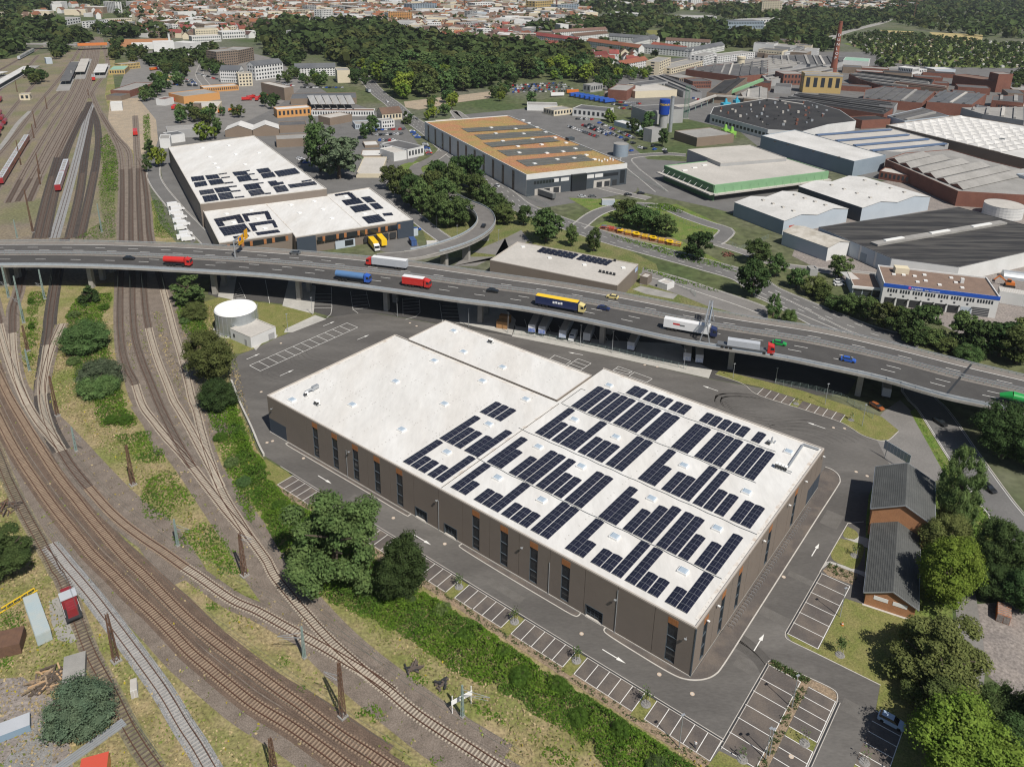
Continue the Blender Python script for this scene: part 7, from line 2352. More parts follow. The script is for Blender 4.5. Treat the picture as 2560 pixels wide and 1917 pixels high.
stack('02',1362,1140,832,1.5,M_steel,'silver flue stack beside the blue tank'); stack('03',1780,1000,905,1.6,M_steel,'silver flue behind the white cushion roof'); stack('03',1990,1330,1195,1.7,M_steel,'silver flue in front of the white cushion roof')
stack('00',1465,390,285,1.6,W_white,'slim white stack of the plant halls'); stack('01',1800,95,-40,2.0,M_rust,'thin far brick stack in the town'); stack('02',382,110,-30,2.0,W_brick,'thin far red mast at the top edge')
stack('03',1250,190,-10,.9,M_rust,'red and white lattice mast in the far wood'); stack('02',1150,180,130,.8,W_white,'small white far mast')
lattice_mast(W('02',1495,1025),height_to(W('02',1495,1025),'02',1495,738),'green lattice conveyor tower behind the silver flue',mat('green_steel',(0.13,0.24,0.17),.6),3.4,3.0)
cv = thing('pipe_bridge','raised pipe bridge curving over the factory yard','pipe bridge',(0,0,0)); pts = [W('02',x,y,7) for x,y in ((1180,930),(1520,910),(1700,845),(1760,825),(1900,835),(2208,860))] + [W('03',300,905,7)]
b = MB(); [b.bar(a,c,2.6,1.6,R_pale) for a,c in zip(pts,pts[1:])]; b.build('pipe_run',cv)
b = MB(); [b.box((q.x,q.y,0),.6,.6,6.2,M_mast) for q in resample(pts,14)]; b.build('support_post',cv,kind='stuff')
cv = thing('conveyor','pale green inclined conveyor gallery','conveyor',(0,0,0)); b = MB(); b.bar(W('02',1840,815,5),W('02',2160,690,14),3,2.4,W_greenlt); b.build('gallery',cv)
for t_,x,y,sx,m,lab in (('02',1840,930,9,mat('turquoise_paint',(0.05,0.35,0.5),.5),'turquoise mixing plant by the black roof, left one'),('02',1935,905,6,MATS['turquoise_paint'],'turquoise mixing plant by the black roof, right one'),('02',1835,1165,5,mat('lime_paint',(0.22,0.45,0.08),.5),'lime green filter plant by the tan hall, left one'),('02',1890,1185,6,MATS['lime_paint'],'lime green filter plant by the tan hall, right one')):
	q = W(t_,x,y); th = thing('filter_plant',lab,'machine',q,.5)
	b = MB(); b.box((0,0,2),sx,4,2.5,m); b.build('housing',th); b = MB(); b.tube((0,0,4.5),(0,0,8),1.6,.8,m,10); b.build('hopper',th); b = MB(); [b.box((k,j,0),.3,.3,2,m) for k in (-sx / 2 + .3,sx / 2 - .3) for j in (-1.7,1.7)]; b.build('leg',th)
for k in range(6):
	q = [W('01',x + 64 * k,y,z) for x,y,z in ((478,903,6.0),(536,900,9.5),(494,822,9.5),(440,826,6.0),(538,906,6.0))]
	b = MB(q[0]); d4 = q[2] + (q[4] - q[1])
	b.poly(q[:4],R_white); b.poly([q[0],q[4],q[1]],R_white); b.poly([q[4],d4,q[2],q[1]],M_glass); b.build('saw_tooth',None,f'{word[k]} white saw tooth from the left on the workshop hall roof','roof light','white saw teeth')
for k,(x,lab) in enumerate(((('00',1945,1185,2180,1180),'left'),(('00',2185,1180,2410,1170),'right'))):
	p,q = W(x[0],x[1],x[2]),W(x[0],x[3],x[4]); gable_house('tent_hall',f'white gabled tent roof hall, {lab} one of the pair','hall',p,q,16,5,8.5,W_brown,R_white,'depth')
rows_ = [('02',640,405,1090,470,'r','w'),('02',1190,440,1480,485,'r','w'),('02',170,350,560,400,'r','w'),('02',205,445,420,450,'r','w'),('02',380,455,560,440,'r','w'),('02',1090,460,1540,500,'b','w'),('02',540,365,830,335,'n','w'),('02',830,360,1250,390,'b','w'),('02',1050,420,1250,370,'b','w'),('02',1540,500,1830,440,'b','w'),('02',1320,400,1700,420,'n','w'),('02',360,330,820,300,'n','w'),('02',945,625,1170,580,'r','w'),('02',650,545,830,530,'r','w'),('02',690,585,850,600,'n','w')]
for i,(t_,x0,y0,x1,y1,r_,w_) in enumerate(rows_):
	p,q = W(t_,x0,y0),W(t_,x1,y1)
	th,o,pt,L = gable_house('apartment_row',f'long housing row with {dict(r="red tiled", b="slate grey", n="brown tiled")[r_]} roof behind the tree park, {word[i]} from the west','apartment row',p,q,11,8.5,12.5,WT[w_],RT[r_],'L',group='housing rows')
	face_windows(th,o,p,q,[1.2,4.0,6.6],max(4,int(L / 4.5)),1.5,1.4)
rb = thing('rail_overbridge','orange painted road bridge over the railway throat','bridge',W('00',800,400)); a,c = W('00',670,392,6),W('00',925,385,6); o = rb.location
M_ob = mat('orange_bridge_paint',(0.48,0.17,0.05),.7)
b = MB(o); b.bar(a,c,12,1.2,M_ob); b.build('deck',rb); b = MB(o); b.bar(a + Vector((0,0,1.2)),c + Vector((0,0,1.2)),.5,2.6,M_ob); b.build('girder',rb); b = MB(o); b.bar(W('00',100,378,6),W('00',670,390,6),10,1.2,R_grey); b.build('approach',rb)
b = MB(o); [b.box((W('00',x,405).x,W('00',x,405).y,0),3,8,5.4,M_bconc) for x in (400,660,760,930)]; b.build('abutment',rb)
sheet('earthworks',PL('00','930,345 1470,335 1480,360 1300,390 1050,410 960,420'),mat('orange_soil',(0.36,0.17,0.08),.95),.2)
for x0,y0,x1,y1,w,r_,lab in ((560,700,640,540,9,'d','dark platform roof'),(690,620,735,510,9,'p','pale platform roof'),(855,625,888,555,11,'w','white ribbed platform roof'),(-60,740,235,575,8,'w','long white platform roof at the left edge'),(-60,645,40,620,7,'w','short white platform roof at the left edge')):
	a,c = W('00',x0,y0,4.2),W('00',x1,y1,4.2); a.z = c.z = 0
	th = thing('platform_roof',lab + ' in the station','platform roof',(a + c) / 2); oo = (a + c) / 2
	b = MB(oo); b.bar(a + Vector((0,0,4.2)),c + Vector((0,0,4.2)),w,.5,RT[r_]); b.build('roof',th)
	b = MB(oo); b.bar(a - (c - a) * .25 + Vector((0,0,.4)),c + (c - a) * .25 + Vector((0,0,.4)),w + 2,.7,R_grey); b.build('platform',th)
	b = MB(oo); [b.box((a + (c - a) * k) ,.4,.4,4,M_mast) for k in np.linspace(.02,.98,8)]; b.build('post',th,kind='stuff')
# ---- the town and its trees
HOUSES = []
OCC = []
for o in COL.objects:
	if o.parent is None and o.type == 'EMPTY' and o.get('category') in ('building','factory hall','warehouse','apartment row','hall','storage shed'):
		for ch in o.children:
			if ch.name.startswith('wall'):
				v = [o.location + Vector(q.co) for q in ch.data.vertices]
				OCC.append((min(p.x for p in v) - 4,max(p.x for p in v) + 4,min(p.y for p in v) - 4,max(p.y for p in v) + 4,o.get('category')))
def free(x,y):
	return not any(a < x < b and c < y < d for a,b,c,d,e in OCC)
zones = [('00','1150,140 1150,30 1500,-60 2208,-60 2208,330 1900,300 1500,290 1200,230',15,'rrnnnw'),('00','880,290 1000,230 1480,300 1900,330 1700,350 1100,320',17,'nrw'),('01','0,40 700,-60 700,180 0,210',14,'rrnnwn'),
		 ('01','700,-60 1300,-60 2208,-60 2208,60 2208,400 1900,360 1300,300 700,200',14,'rrnnnwg'),('02','0,-60 600,-60 700,190 560,320 200,330 0,440',16,'rnnwg'),('02','560,-60 2208,-60 2208,60 1600,90 700,60',20,'rnnw'),
		 ('03','0,-60 1250,-60 1330,80 700,110 0,90',22,'rnnw'),('02','0,330 170,330 560,480 620,560 300,500 0,440',14,'rrn'),('00','0,230 560,130 900,170 880,90 600,60 300,130',26,'nrw'),('02','640,470 1160,500 1000,620 640,560',15,'rn'),('03','0,400 450,480 250,560 0,600',18,'gdd')]
for t_,txt,d,kinds in zones:
	poly = PL(t_,txt)
	for x,y in spaced(poly,d):
		if free(x,y): HOUSES.append((math.hypot(x,y),x,y,random.choice(kinds)))
allot = PL('03','650,380 1000,330 2208,380 2400,560 2100,590 1400,580 1050,540 900,450')
for x,y in spaced(allot,17): HOUSES.append((math.hypot(x,y) + 2500,x,y,'s'))
HOUSES.sort()
LAND = [(o.location.x,o.location.y,o['label']) for o in COL.objects if o.parent is None and o.get('category') in ('building','factory hall','warehouse','apartment row','storage shed','workshop','chimney','tower','hall','platform roof')]
def near(x,y):
	a,c,lab = min(LAND,key=lambda q: (q[0] - x) ** 2 + (q[1] - y) ** 2)
	dx,dy = x - a,y - c
	s = ('right of' if dx > 0 else 'left of') if abs(dx) > abs(dy) else ('behind' if dy > 0 else 'in front of')
	w = lab.split()[:6]
	while w[-1] in ('with','the','of','and','in','at','to','behind','beside','by','on','a','left','before','down','over','from','under'): w.pop()
	return f'{s} the ' + ' '.join(w)
for q in spaced(PL('02','1400,640 1700,560 2208,520 2208,880 1500,900'),25) + spaced(PL('03','0,480 600,560 1000,600 1500,640 2208,780 2208,1000 1000,980 0,880'),26):
	if not free(*q): continue
	a_ = R(-20) + random.choice((0,math.pi / 2)); d_ = Vector((math.cos(a_),math.sin(a_),0)); n_ = Vector((-d_.y,d_.x,0)); w_,l_ = random.uniform(7,11),random.uniform(9,18)
	c_ = Vector((*q,0)); lb = near(*q)
	flat_hall('works_shed',f'{random.choice(("small", "low", "narrow"))} factory shed {lb}','shed',[c_ - d_ * l_ - n_ * w_,c_ + d_ * l_ - n_ * w_,c_ + d_ * l_ + n_ * w_,c_ - d_ * l_ + n_ * w_],random.uniform(4.5,8),random.choice([W_brick,W_grey,W_brown,W_brick]),random.choice([RT['k'],R_dark,R_dark,R_grey]),group='sheds of the old factory')
rest = MB()
WR = [W_white,W_grey,W_cream,W_white,W_brown,W_cream]
names = dict(r='red tiled',n='brown tiled',w='flat white',g='flat grey',d='dark felt',s='little felt')
where = lambda x: 'left part' if x < -350 else 'middle' if x < 350 else 'right part'
nth = 0
for i,(dist,x,y,k) in enumerate(HOUSES):
	px = project((x,y,0))
	if not (-40 < px[0] < 2600 and -50 < px[1]): continue
	ang = (mnoise.noise((x * .004,y * .004,0)) * 2.2) + random.choice((0,1.57))
	if k == 's': w,dp,e,r_ = 4.2,3.6,2.2,3.0
	elif k in 'rn': w,dp,e,r_ = random.uniform(9,18),random.uniform(8.5,11),random.uniform(5,8.5),4.5
	else: w,dp,e,r_ = random.uniform(14,40),random.uniform(12,24),random.uniform(6,15),0
	d = Vector((math.cos(ang),math.sin(ang),0)); p = Vector((x,y,0)) - d * w / 2
	roof = dict(r=R_red,n=R_brown,w=random.choice([R_white,R_pale,R_grey]),g=R_grey,d=R_dark,s=random.choice([R_grey,R_brown,R_pale]))[k]
	wall = random.choice(WR)
	own = nth < 290
	if own: nth += 1
	lab = f'{"town house" if r_ else "town block"} with {names[k]} roof {near(x, y)}'
	if r_:
		if own:
			th,o,pt,L = gable_house('town_house',lab,'house',p,p + d * w,dp,e,e + (r_ if k != 's' else 1.2),wall,roof,'L',group='houses of the far town')
		else:
			bk = Vector((-d.y,d.x,0)); q = lambda u,v,z: p + d * u + bk * v + Vector((0,0,z)); rz = e + (r_ if k != 's' else 1.2)
			rest.poly([q(0,0,0),q(w,0,0),q(w,0,e),q(0,0,e)],wall); rest.poly([q(0,dp,0),q(0,0,0),q(0,0,e),q(0,dp / 2,rz),q(0,dp,e)],wall); rest.poly([q(w,0,0),q(w,dp,0),q(w,dp,e),q(w,dp / 2,rz),q(w,0,e)],wall)
			rest.poly([q(0,-.3,e),q(w,-.3,e),q(w,dp / 2,rz),q(0,dp / 2,rz)],roof); rest.poly([q(0,dp / 2,rz),q(w,dp / 2,rz),q(w,dp,e),q(0,dp,e)],roof); rest.poly([q(w,dp,0),q(0,dp,0),q(0,dp,e),q(w,dp,e)],wall)
	else:
		bk = Vector((-d.y,d.x,0)); P4 = [p,p + d * w,p + d * w + bk * dp,p + bk * dp]
		if own:
			th,o = flat_hall('town_block',lab,'building',P4,e,wall,roof,group='houses of the far town')
			if e > 6.5: face_windows(th,o,P4[0],P4[1],[z + 1 for z in np.arange(0,e - 2.5,3)],int(w / 3.5),1.8,1.3)
		else: rest.prism(P4,0,e,wall,roof)
rest.build('far_houses',kind='stuff')
sheet('allotment_ground',allot,M_green,.12)
TZ = [('01','860,600 640,520 430,430 420,320 560,230 1000,240 1300,310 1750,400 2208,430 02:500,430 640,530 850,640 900,700 600,720 300,690 0,690 01:2208,690 2020,750 1700,820 1270,870 1150,780 960,640',13.5,'park'),
	  ('00','0,-60 900,-60 880,60 600,50 300,130 0,210',19,'wood'),('00','0,230 500,200 560,290 760,330 730,380 0,350',15,'wood'),('00','0,350 170,380 230,420 0,520',13,'wood'),('00','760,250 1450,300 1500,330 960,335',15,'wood'),
	  ('00','960,370 1040,380 1040,520 970,530',11,'strip'),('00','1110,420 1230,460 1290,500 1680,480 1690,560 1560,640 1420,620 1270,560 1100,540',11,'strip'),('00','1400,600 1560,600 1640,680 1560,760 1450,690',12,'strip'),
	  ('00','1690,430 1860,420 1890,560 1900,660 1790,640 1730,520',11,'strip'),('00','1190,880 1250,800 1310,740 1440,640 1470,760 1330,860 1240,900',10,'strip'),('00','1530,1000 1640,970 1850,960 1830,1050 1560,1080',10,'strip'),('00','1900,1000 2080,990 2150,1010 2060,1040',10,'strip'),
	  ('00','1560,1210 1700,1130 1880,1110 1900,1190 1700,1230',9,'strip'),('00','440,410 570,360 600,430 560,500 480,520',11,'strip'),('00','240,660 380,650 390,720 270,740',10,'strip'),('00','1230,1300 1320,1300 1310,1380 1240,1380',9,'strip'),('00','1220,1480 1400,1430 1460,1520 1440,1656 1260,1656',8,'strip'),
	  ('01','0,260 230,200 420,190 400,330 250,420 100,440 0,330',14,'wood'),('01','80,440 380,420 420,520 330,590 240,560 100,480',12,'strip'),('01','150,720 420,640 640,640 700,720 500,760 330,720',13,'strip'),('01','800,640 940,650 960,740 820,740',11,'strip'),
	  ('01','1440,930 1560,880 1700,880 1720,960 1560,1040 1450,1040',13,'strip'),('01','2030,780 2170,780 2160,880 2040,880',11,'strip'),('01','60,860 160,870 170,960 80,940',11,'strip'),('01','900,1150 1030,1140 1020,1220 930,1220',10,'strip'),('01','1270,1000 1340,1010 1340,1080 1270,1070',9,'strip'),
	  ('02','130,260 700,180 1000,170 1150,200 1130,330 1000,320 830,290 500,300 150,310',16,'wood'),('02','600,20 1400,20 1420,130 1100,140 840,80 600,90',20,'wood'),('02','1100,150 1430,200 1850,210 1830,270 1750,280 1150,250',17,'wood'),('02','1250,330 1650,290 2208,330 2208,420 1850,410 1650,400 1300,360',14,'wood'),('02','1640,70 2208,60 2208,190 1900,180 1640,120',19,'wood'),
	  ('02','870,580 1180,600 1170,690 900,700',12,'strip'),('02','680,740 900,720 900,850 760,840',11,'strip'),('02','1140,830 1260,800 1260,860 1150,880',9,'strip'),('02','1070,1060 1200,1060 1190,1200 1090,1200',9,'strip'),('02','1280,1200 1370,1200 1370,1270 1290,1270',9,'strip'),('02','800,1040 880,1060 1060,1150 1020,1170 820,1080',7,'strip'),('02','160,910 330,940 330,970 170,950',8,'strip'),('02','0,640 60,650 50,730 0,740',10,'strip'),
	  ('03','0,100 950,110 980,200 800,240 640,280 450,340 540,450 280,460 0,450',17,'wood'),('03','1250,-80 2300,-80 2300,340 1900,330 1400,270 1000,200 960,120',21,'wood'),('03','640,330 980,280 1260,300 1900,370 2300,390 2300,590 1900,600 1400,590 1050,560 850,470',9.5,'gard'),('03','850,560 1060,570 1080,620 860,600',10,'strip'),('03','430,760 600,770 610,800 440,795',8,'strip'),('03','2110,700 2208,640 2208,770 2120,790',10,'strip'),('03','170,1560 310,1560 320,1640 180,1640',8,'strip'),
	  ('01','0,-60 2208,-60 2208,380 0,210',21,'town'),('02','0,-60 2208,-60 2208,60 600,140 560,330 0,440',20,'town'),('00','900,-60 2208,-60 2208,330 1100,330',19,'town'),('03','0,-60 1250,-60 1250,90 0,90',19,'town'),('02','560,330 1250,330 1850,430 1500,500 650,560',15,'town')]
cand = []
for t_,txt,d,kd in TZ:
	for x,y in spaced(PL(t_,txt),d * (.78 if kd == 'strip' else .85 if kd == 'park' else 1)):
		if kd in ('town','park','strip') and not free(x,y): continue
		px = project((x,y,0))
		if -60 < px[0] < 2620 and px[1] > -60: cand.append((math.hypot(x,y),x,y,kd))
cand.sort()
farq,farm = [],[]
FM = [L_far,L_dark,L_mid,L_olive]
cnt = 0
lab_ = dict(park='park tree',strip='street tree',wood='wood edge tree',gard='garden tree',town='town tree')
for dist,x,y,kd in cand:
	h = dict(park=random.uniform(10,23),strip=random.uniform(7,13),wood=random.uniform(9,20),gard=random.uniform(4,8),town=random.uniform(7,14))[kd]
	w = h * random.uniform(.85,1.15) * (1.2 if kd in ('wood','park') else 1)
	if cnt < 296:
		cnt += 1
		sp = random.choice(['dark','mid','far','light','olive','dark','far'])
		tree(Vector((x,y,0)),h,w,'conifer' if random.random() < .06 else 'round',sp,f'{"tall" if h > 13 else "mid-sized" if h > 9 else "low"} {dict(dark="dark", mid="fresh green", far="green", light="bright", olive="olive")[sp]} {lab_[kd]} {near(x, y)}','trees beyond the bridge: ' + kd,lod=2 if dist > 420 else 1)
	else:
		n_ = 46 if dist < 1100 else 26 if dist < 1800 else 16
		d = RNG.normal(size=(n_,3)); d /= np.linalg.norm(d,axis=1,keepdims=True)
		lob = 1 + .25 * np.sin(np.arctan2(d[:,1],d[:,0]) * 3 + x)
		P = d * np.array([w / 2,w / 2,h * .42]) * (RNG.uniform(.55,1,n_) * lob)[:,None] + [x,y,h * .56]
		farq.append(leaf_quads(P,d + [0,0,.5],w * (.2 if n_ > 30 else .26),RNG)); farm.append(np.full(n_,random.randrange(4)))
props(link('far_wood',quads_mesh('far_wood',np.concatenate(farq),FM,np.concatenate(farm))),kind='stuff')
print('houses',nth,len(HOUSES),'trees',len(cand))
sheet('field',PL('03','1390,280 1860,305 1840,360 1780,365 1450,325'),mat('ripe_field',(0.4,0.32,0.15),.95,(0.33,0.27,0.12),.02,.7),.15)
sheet('field',PL('03','960,262 1260,275 1200,295 1010,282'),MATS['ripe_field'],.15)
sheet('meadow',PL('02','1700,280 2050,258 2208,265 03:100,280 02:2208,320 1820,325'),M_green,.15)
sheet('meadow',PL('02','1130,262 1470,262 1400,310 1190,300'),M_lawn,.15)
sheet('building_site',PL('01','1275,880 1700,830 2030,790 2020,850 1720,890 1400,950 1290,930'),M_sand,.15)
# ---- vehicles
def paint(n,c): return mat('paint_' + n,c,.28,spec=.6)
PA = {'white': paint('white',(.72,.72,.72)),'black': paint('black',(.015,.016,.018)),'silver': paint('silver',(.45,.46,.48)),'grey': paint('grey',(.12,.125,.13)),'blue': paint('blue',(.03,.1,.42)),'red': paint('red',(.5,.03,.025)),'green': paint('green',(.02,.28,.06)),
	  'yellow': paint('yellow',(.8,.52,.02)),'orange': paint('orange',(.55,.16,.03)),'navy': paint('navy',(.02,.03,.09)),'taxi': paint('pale_yellow',(.62,.52,.22)),'light blue': paint('light_blue',(.35,.45,.58)),'brown': paint('brown',(.28,.09,.03)),'dark red': paint('dark_red',(.22,.025,.03))}
M_tyre = mat('tyre',(.02,.02,.02),.9)
def wheel(b,x,y,r,w): b.tube((x,y - w / 2,r),(x,y + w / 2,r),r,r,M_tyre,10)
def car_meshes(pm,estate=False):
	b = MB()
	S = [(-2.2,.35,.72,.74),(-2.1,.25,.95,.86),(-1.0,.22,.98,.9),(.9,.22,.95,.9),(1.9,.25,.82,.84),(2.25,.35,.62,.7)]
	for (x0,l0,h0,w0),(x1,l1,h1,w1) in zip(S,S[1:]):
		for s in (1,-1): b.poly([(x0,s * w0,l0),(x1,s * w1,l1),(x1,s * w1,h1),(x0,s * w0,h0)][::-s],pm)
		b.poly([(x0,-w0,h0),(x1,-w1,h1),(x1,w1,h1),(x0,w0,h0)],pm)
	for i in (0,-1): x,l,h,w = S[i]; b.poly([(x,-w,l),(x,w,l),(x,w,h),(x,-w,h)][::(-1 if i == 0 else 1)],pm)
	xr = -2.0 if estate else -1.75
	B4,T4 = [(xr,.8,.96),(1.15,.8,.95)],[(xr + .4,.62,1.42),(.35,.62,1.43)]
	b.poly([(T4[0][0],-.62,1.42),(T4[1][0],-.62,1.43),(T4[1][0],.62,1.43),(T4[0][0],.62,1.42)],pm)
	body = b.mesh('body')
	g = MB()
	for s in (1,-1): g.poly([(xr,s * .8,.96),(1.15,s * .8,.95),(.35,s * .62,1.43),(xr + .4,s * .62,1.42)][::-s],M_glass)
	g.poly([(1.15,-.8,.95),(1.15,.8,.95),(.35,.62,1.43),(.35,-.62,1.43)],M_glass); g.poly([(xr,.8,.96),(xr,-.8,.96),(xr + .4,-.62,1.42),(xr + .4,.62,1.42)],M_glass)
	return body,g.mesh('windows')
wm = MB(); wheel(wm,0,0,.33,.24); WHEEL = wm.mesh('wheel')
lm = MB(); lm.box((0,0,0),.06,.34,.12,M_steel); LAMP = lm.mesh('headlight')
CM,FAR = {},{}
def car(p,ang,col,label,group=None,parts=True,estate=False):
	key = (col,estate)
	if key not in CM: CM[key] = car_meshes(PA[col],estate)
	if parts:
		th = thing('car',label,'car',p,ang,group)
		link('body',CM[key][0],th); link('windows',CM[key][1],th)
		for x in (-1.35,1.4):
			for y in (-.8,.8): link('wheel',WHEEL,th,(x,y,0))
		for y in (-.55,.55): link('headlight',LAMP,th,(2.15,y,.55))
		return th
	if key not in FAR:
		import bmesh
		bm = bmesh.new(); bm.from_mesh(CM[key][0]); n0 = len(bm.faces); bm.from_mesh(CM[key][1]); bm.faces.ensure_lookup_table()
		for f_ in bm.faces[n0:]: f_.material_index = 1
		me = bpy.data.meshes.new('parked_car'); bm.to_mesh(me); bm.free(); me.materials.append(PA[col]); me.materials.append(M_glass); FAR[key] = me
	return props(link('parked_car',FAR[key],None,p,ang),label,'car',group)
def box(b,x0,x1,w,z0,z1,m,top=None): b.prism([(x0,-w,0),(x1,-w,0),(x1,w,0),(x0,w,0)],z0,z1,m,top,True)
def truck(p,ang,label,cab,body,roof=None,L=13.6,kind='box',z1=4.0,trailer_only=False,rear=None,cat='truck',group=None,name='truck',text=None):
	th = thing(name,label,cat,p,ang,group)
	x1 = L / 2 - (0 if trailer_only else .9); x0 = x1 - L + (0 if trailer_only else 1.2)
	b = MB()
	if kind == 'box': box(b,x0,x1,1.25,1.1,z1,body,roof)
	elif kind == 'tank': b.tube((x0,0,2.5),(x1,0,2.5),1.2,1.2,body,16)
	elif kind == 'flat': box(b,x0,x1,1.25,1.0,1.4,PA['grey']); box(b,x0 + 3,x1 - 2,1.1,1.4,3.3,body)
	elif kind == 'mixer': b.tube((x0,0,2.0),(x0 + 3,0,2.6),.7,1.35,body,14); b.tube((x0 + 3,0,2.6),(x1 - .5,0,2.4),1.35,.9,body,14)
	b.build('cargo_body',th)
	b = MB(); box(b,x0,x1 + (0 if trailer_only else 2.0),.5,.7,1.05,M_dark); b.build('chassis',th)
	if rear:
		b = MB(); b.prism([(x0 - .03,-1.2,0),(x0 - .005,-1.2,0),(x0 - .005,1.2,0),(x0 - .03,1.2,0)],1.15,1.15 + (z1 - 1.2) * .55,rear); b.build('rear_door',th)
	xs = [x0 + 1.6,x0 + 2.9,x0 + 4.2] if L > 9 else [x0 + 1.3]
	if not trailer_only:
		cx_ = x1 + .35
		b = MB()
		pr = [(cx_,.8),(cx_ + 2.1,.8),(cx_ + 2.15,1.9),(cx_ + 1.9,3.0),(cx_ + .2,3.5),(cx_,3.5)]
		for s in (1,-1): b.poly([(x,s * 1.2,z) for x,z in pr][::-s],cab)
		for (a,c),(d_,e_) in zip(pr,pr[1:] + pr[:1]): b.poly([(a,-1.2,c),(a,1.2,c),(d_,1.2,e_),(d_,-1.2,e_)][::-1],cab)
		c = b.build('cab',th)
		b = MB(); b.poly([(cx_ + 2.17,-1.1,1.9),(cx_ + 2.17,1.1,1.9),(cx_ + 1.93,1.1,2.95),(cx_ + 1.93,-1.1,2.95)],M_glass)
		for s in (1,-1): b.poly([(cx_ + .8,s * 1.21,1.9),(cx_ + 2.0,s * 1.21,1.9),(cx_ + 1.8,s * 1.21,2.8),(cx_ + .8,s * 1.21,2.8)][::-s],M_glass)
		b.build('windscreen',c); xs += [cx_ - .9,cx_ + 1.3]
	for x in xs:
		for y in (-1.0,1.0): b = MB(); wheel(b,x,y,.5,.35); b.build('wheel',th)
	return th
def onb(t_,x,y,left=False):
	p = W(t_,x,y,10.6); p = W(t_,x,y,deck_z(p.x) + .03); a,i = nearest_tangent(p)
	return p,a + (math.pi if left else 0)
for t_,x,y,lf,col,lab in (('10',1115,582,0,'black','black car in the near lanes at the left end of the bridge'),('11',337,535,1,'grey','grey car alone in the far lanes of the bridge'),('11',2040,862,0,'black','black car following the red box lorry'),('12',865,915,1,'taxi','pale yellow taxi in the far lanes'),
							  ('12',790,1012,0,'navy','dark car in front of the yellow and navy lorry'),('13',95,1315,0,'green','green car ahead of the red cab flatbed'),('13',690,1458,0,'blue','blue car near the right end of the bridge')):
	p,a = onb(t_,x,y,lf); car(p,a,col,lab)
M_sl = mat('curtain_grey',(.42,.44,.47),.6,(.36,.38,.41),.5,.5)
for t_,x,y,lf,lab,cab,body,roof,L,kind,z1 in (('10',1520,634,0,'bright red lorry with short trailer on the left of the bridge','red','red','red',9.5,'tank',3.6),('11',1150,652,1,'lorry with red cab and grey white roofed trailer in the far lanes','red',M_sl,PA['white'],15.5,'box',4.0),('11',822,768,0,'blue tanker lorry with bright blue cab','blue',mat('tank_blue_grey',(.09,.18,.34),.4),None,12.5,'tank',3.6),
		('11',1368,815,0,'red box lorry with white roof','red','red',PA['white'],9.5,'box',3.9),('12',395,1005,0,'long lorry with navy sides and yellow roof and cab','taxi','navy',PA['yellow'],16.5,'box',4.0),('12',1510,1210,0,'white trailer lorry with dark cab below the gantry','navy','white',PA['white'],16.0,'box',4.0),
		('12',1985,1362,0,'grey flatbed lorry with red cab','red',M_sl,None,16.0,'flat',3.3),('23',2160,185,0,'bright green mixer lorry at the right edge','green','green',None,10.5,'mixer',3.6)):
	p,a = onb(t_,x,y,lf); g_ = lambda v: PA[v] if isinstance(v,str) else v
	th = truck(p,a,lab,g_(cab),g_(body),g_(roof) if roof else None,L,kind,z1)
	if body == 'navy':
		b = MB(); [b.box((-1.2 + k * .95,-1.262,2.2 + .1 * (k % 2)),.7,.02,.8,M_lett) for k in range(4)]; b.build('side_emblem',th)
	if lab.startswith('white trailer'):
		b = MB(); b.box((-3.5,-1.262,2.5),2.2,.02,.6,PA['red']); b.box((-1.6,-1.262,2.35),1.6,.02,.5,PA['grey']); b.build('side_emblem',th)
p = W('11',1950,305,8.6); i = min(range(len(RP)),key=lambda k: (RP[k] - p).length); car(RP[i] + Vector((0,0,.05)),tangent(RP,i),'black','black car on the curve of the loop ramp')
bl_,gr_ = mat('trailer_rear_blue',(.03,.1,.4),.5,(.5,.52,.6),2.5,.7),mat('trailer_rear_stripe',(.6,.62,.66),.5,(.15,.25,.5),1.8,.7)
for i,(x,y,rr_,lab) in enumerate(((168,1232,bl_,'first from the left, blue rear'),(255,1248,bl_,'second from the left, blue rear'),(432,1282,gr_,'third, with white and blue rear'),(640,1305,None,'fourth, plain and shorter'),(1020,1385,gr_,'fifth, alone with striped rear'),(1505,1480,gr_,'sixth, left of the right pair'),(1610,1495,gr_,'last on the right'))):
	q = W('12',x,y); a,_ = nearest_tangent(q); a += math.pi / 2 + .12; L = 8 if i == 3 else 13.4
	truck(q + Vector((math.cos(a),math.sin(a),0)) * L / 2,a,f'parked trailer under the bridge, {lab}',None,M_sl if i else PA['white'],R_pale,L,'box',3.95,True,rr_,'trailer','trailers parked under the bridge','parked_trailer')
q = W('23',1130,130); a,_ = nearest_tangent(q); truck(q + Vector((-2,5,0)),a + 1.75,'grey trailer in the shade below the right bridge end',None,M_sl,R_pale,12,'box',3.9,True,None,'trailer',None,'parked_trailer')
def van(t_,x,y,ang,col,label,group=None,L=5.6):
	th = thing('van',label,'van',W(t_,x,y),ang,group); b = MB(); m = PA[col]
	pr = [(-L / 2,.4),(L / 2,.4),(L / 2,1.1),(L / 2 - .9,1.35),(L / 2 - 1.6,2.3),(-L / 2,2.4)]
	for s in (1,-1): b.poly([(x_,s * .95,z) for x_,z in pr][::-s],m)
	for (a,c),(d_,e_) in zip(pr,pr[1:] + pr[:1]): b.poly([(a,-.95,c),(a,.95,c),(d_,.95,e_),(d_,-.95,e_)][::-1],m)
	b.build('body',th); b = MB(); b.poly([(L / 2 - .95,-.85,1.4),(L / 2 - .95,.85,1.4),(L / 2 - 1.55,.85,2.25),(L / 2 - 1.55,-.85,2.25)],M_glass); b.build('windscreen',th)
	for x_ in (-L / 3,L / 3): b = MB(); wheel(b,x_,-.85,.36,.25); wheel(b,x_,.85,.36,.25); b.build('axle_wheels',th)
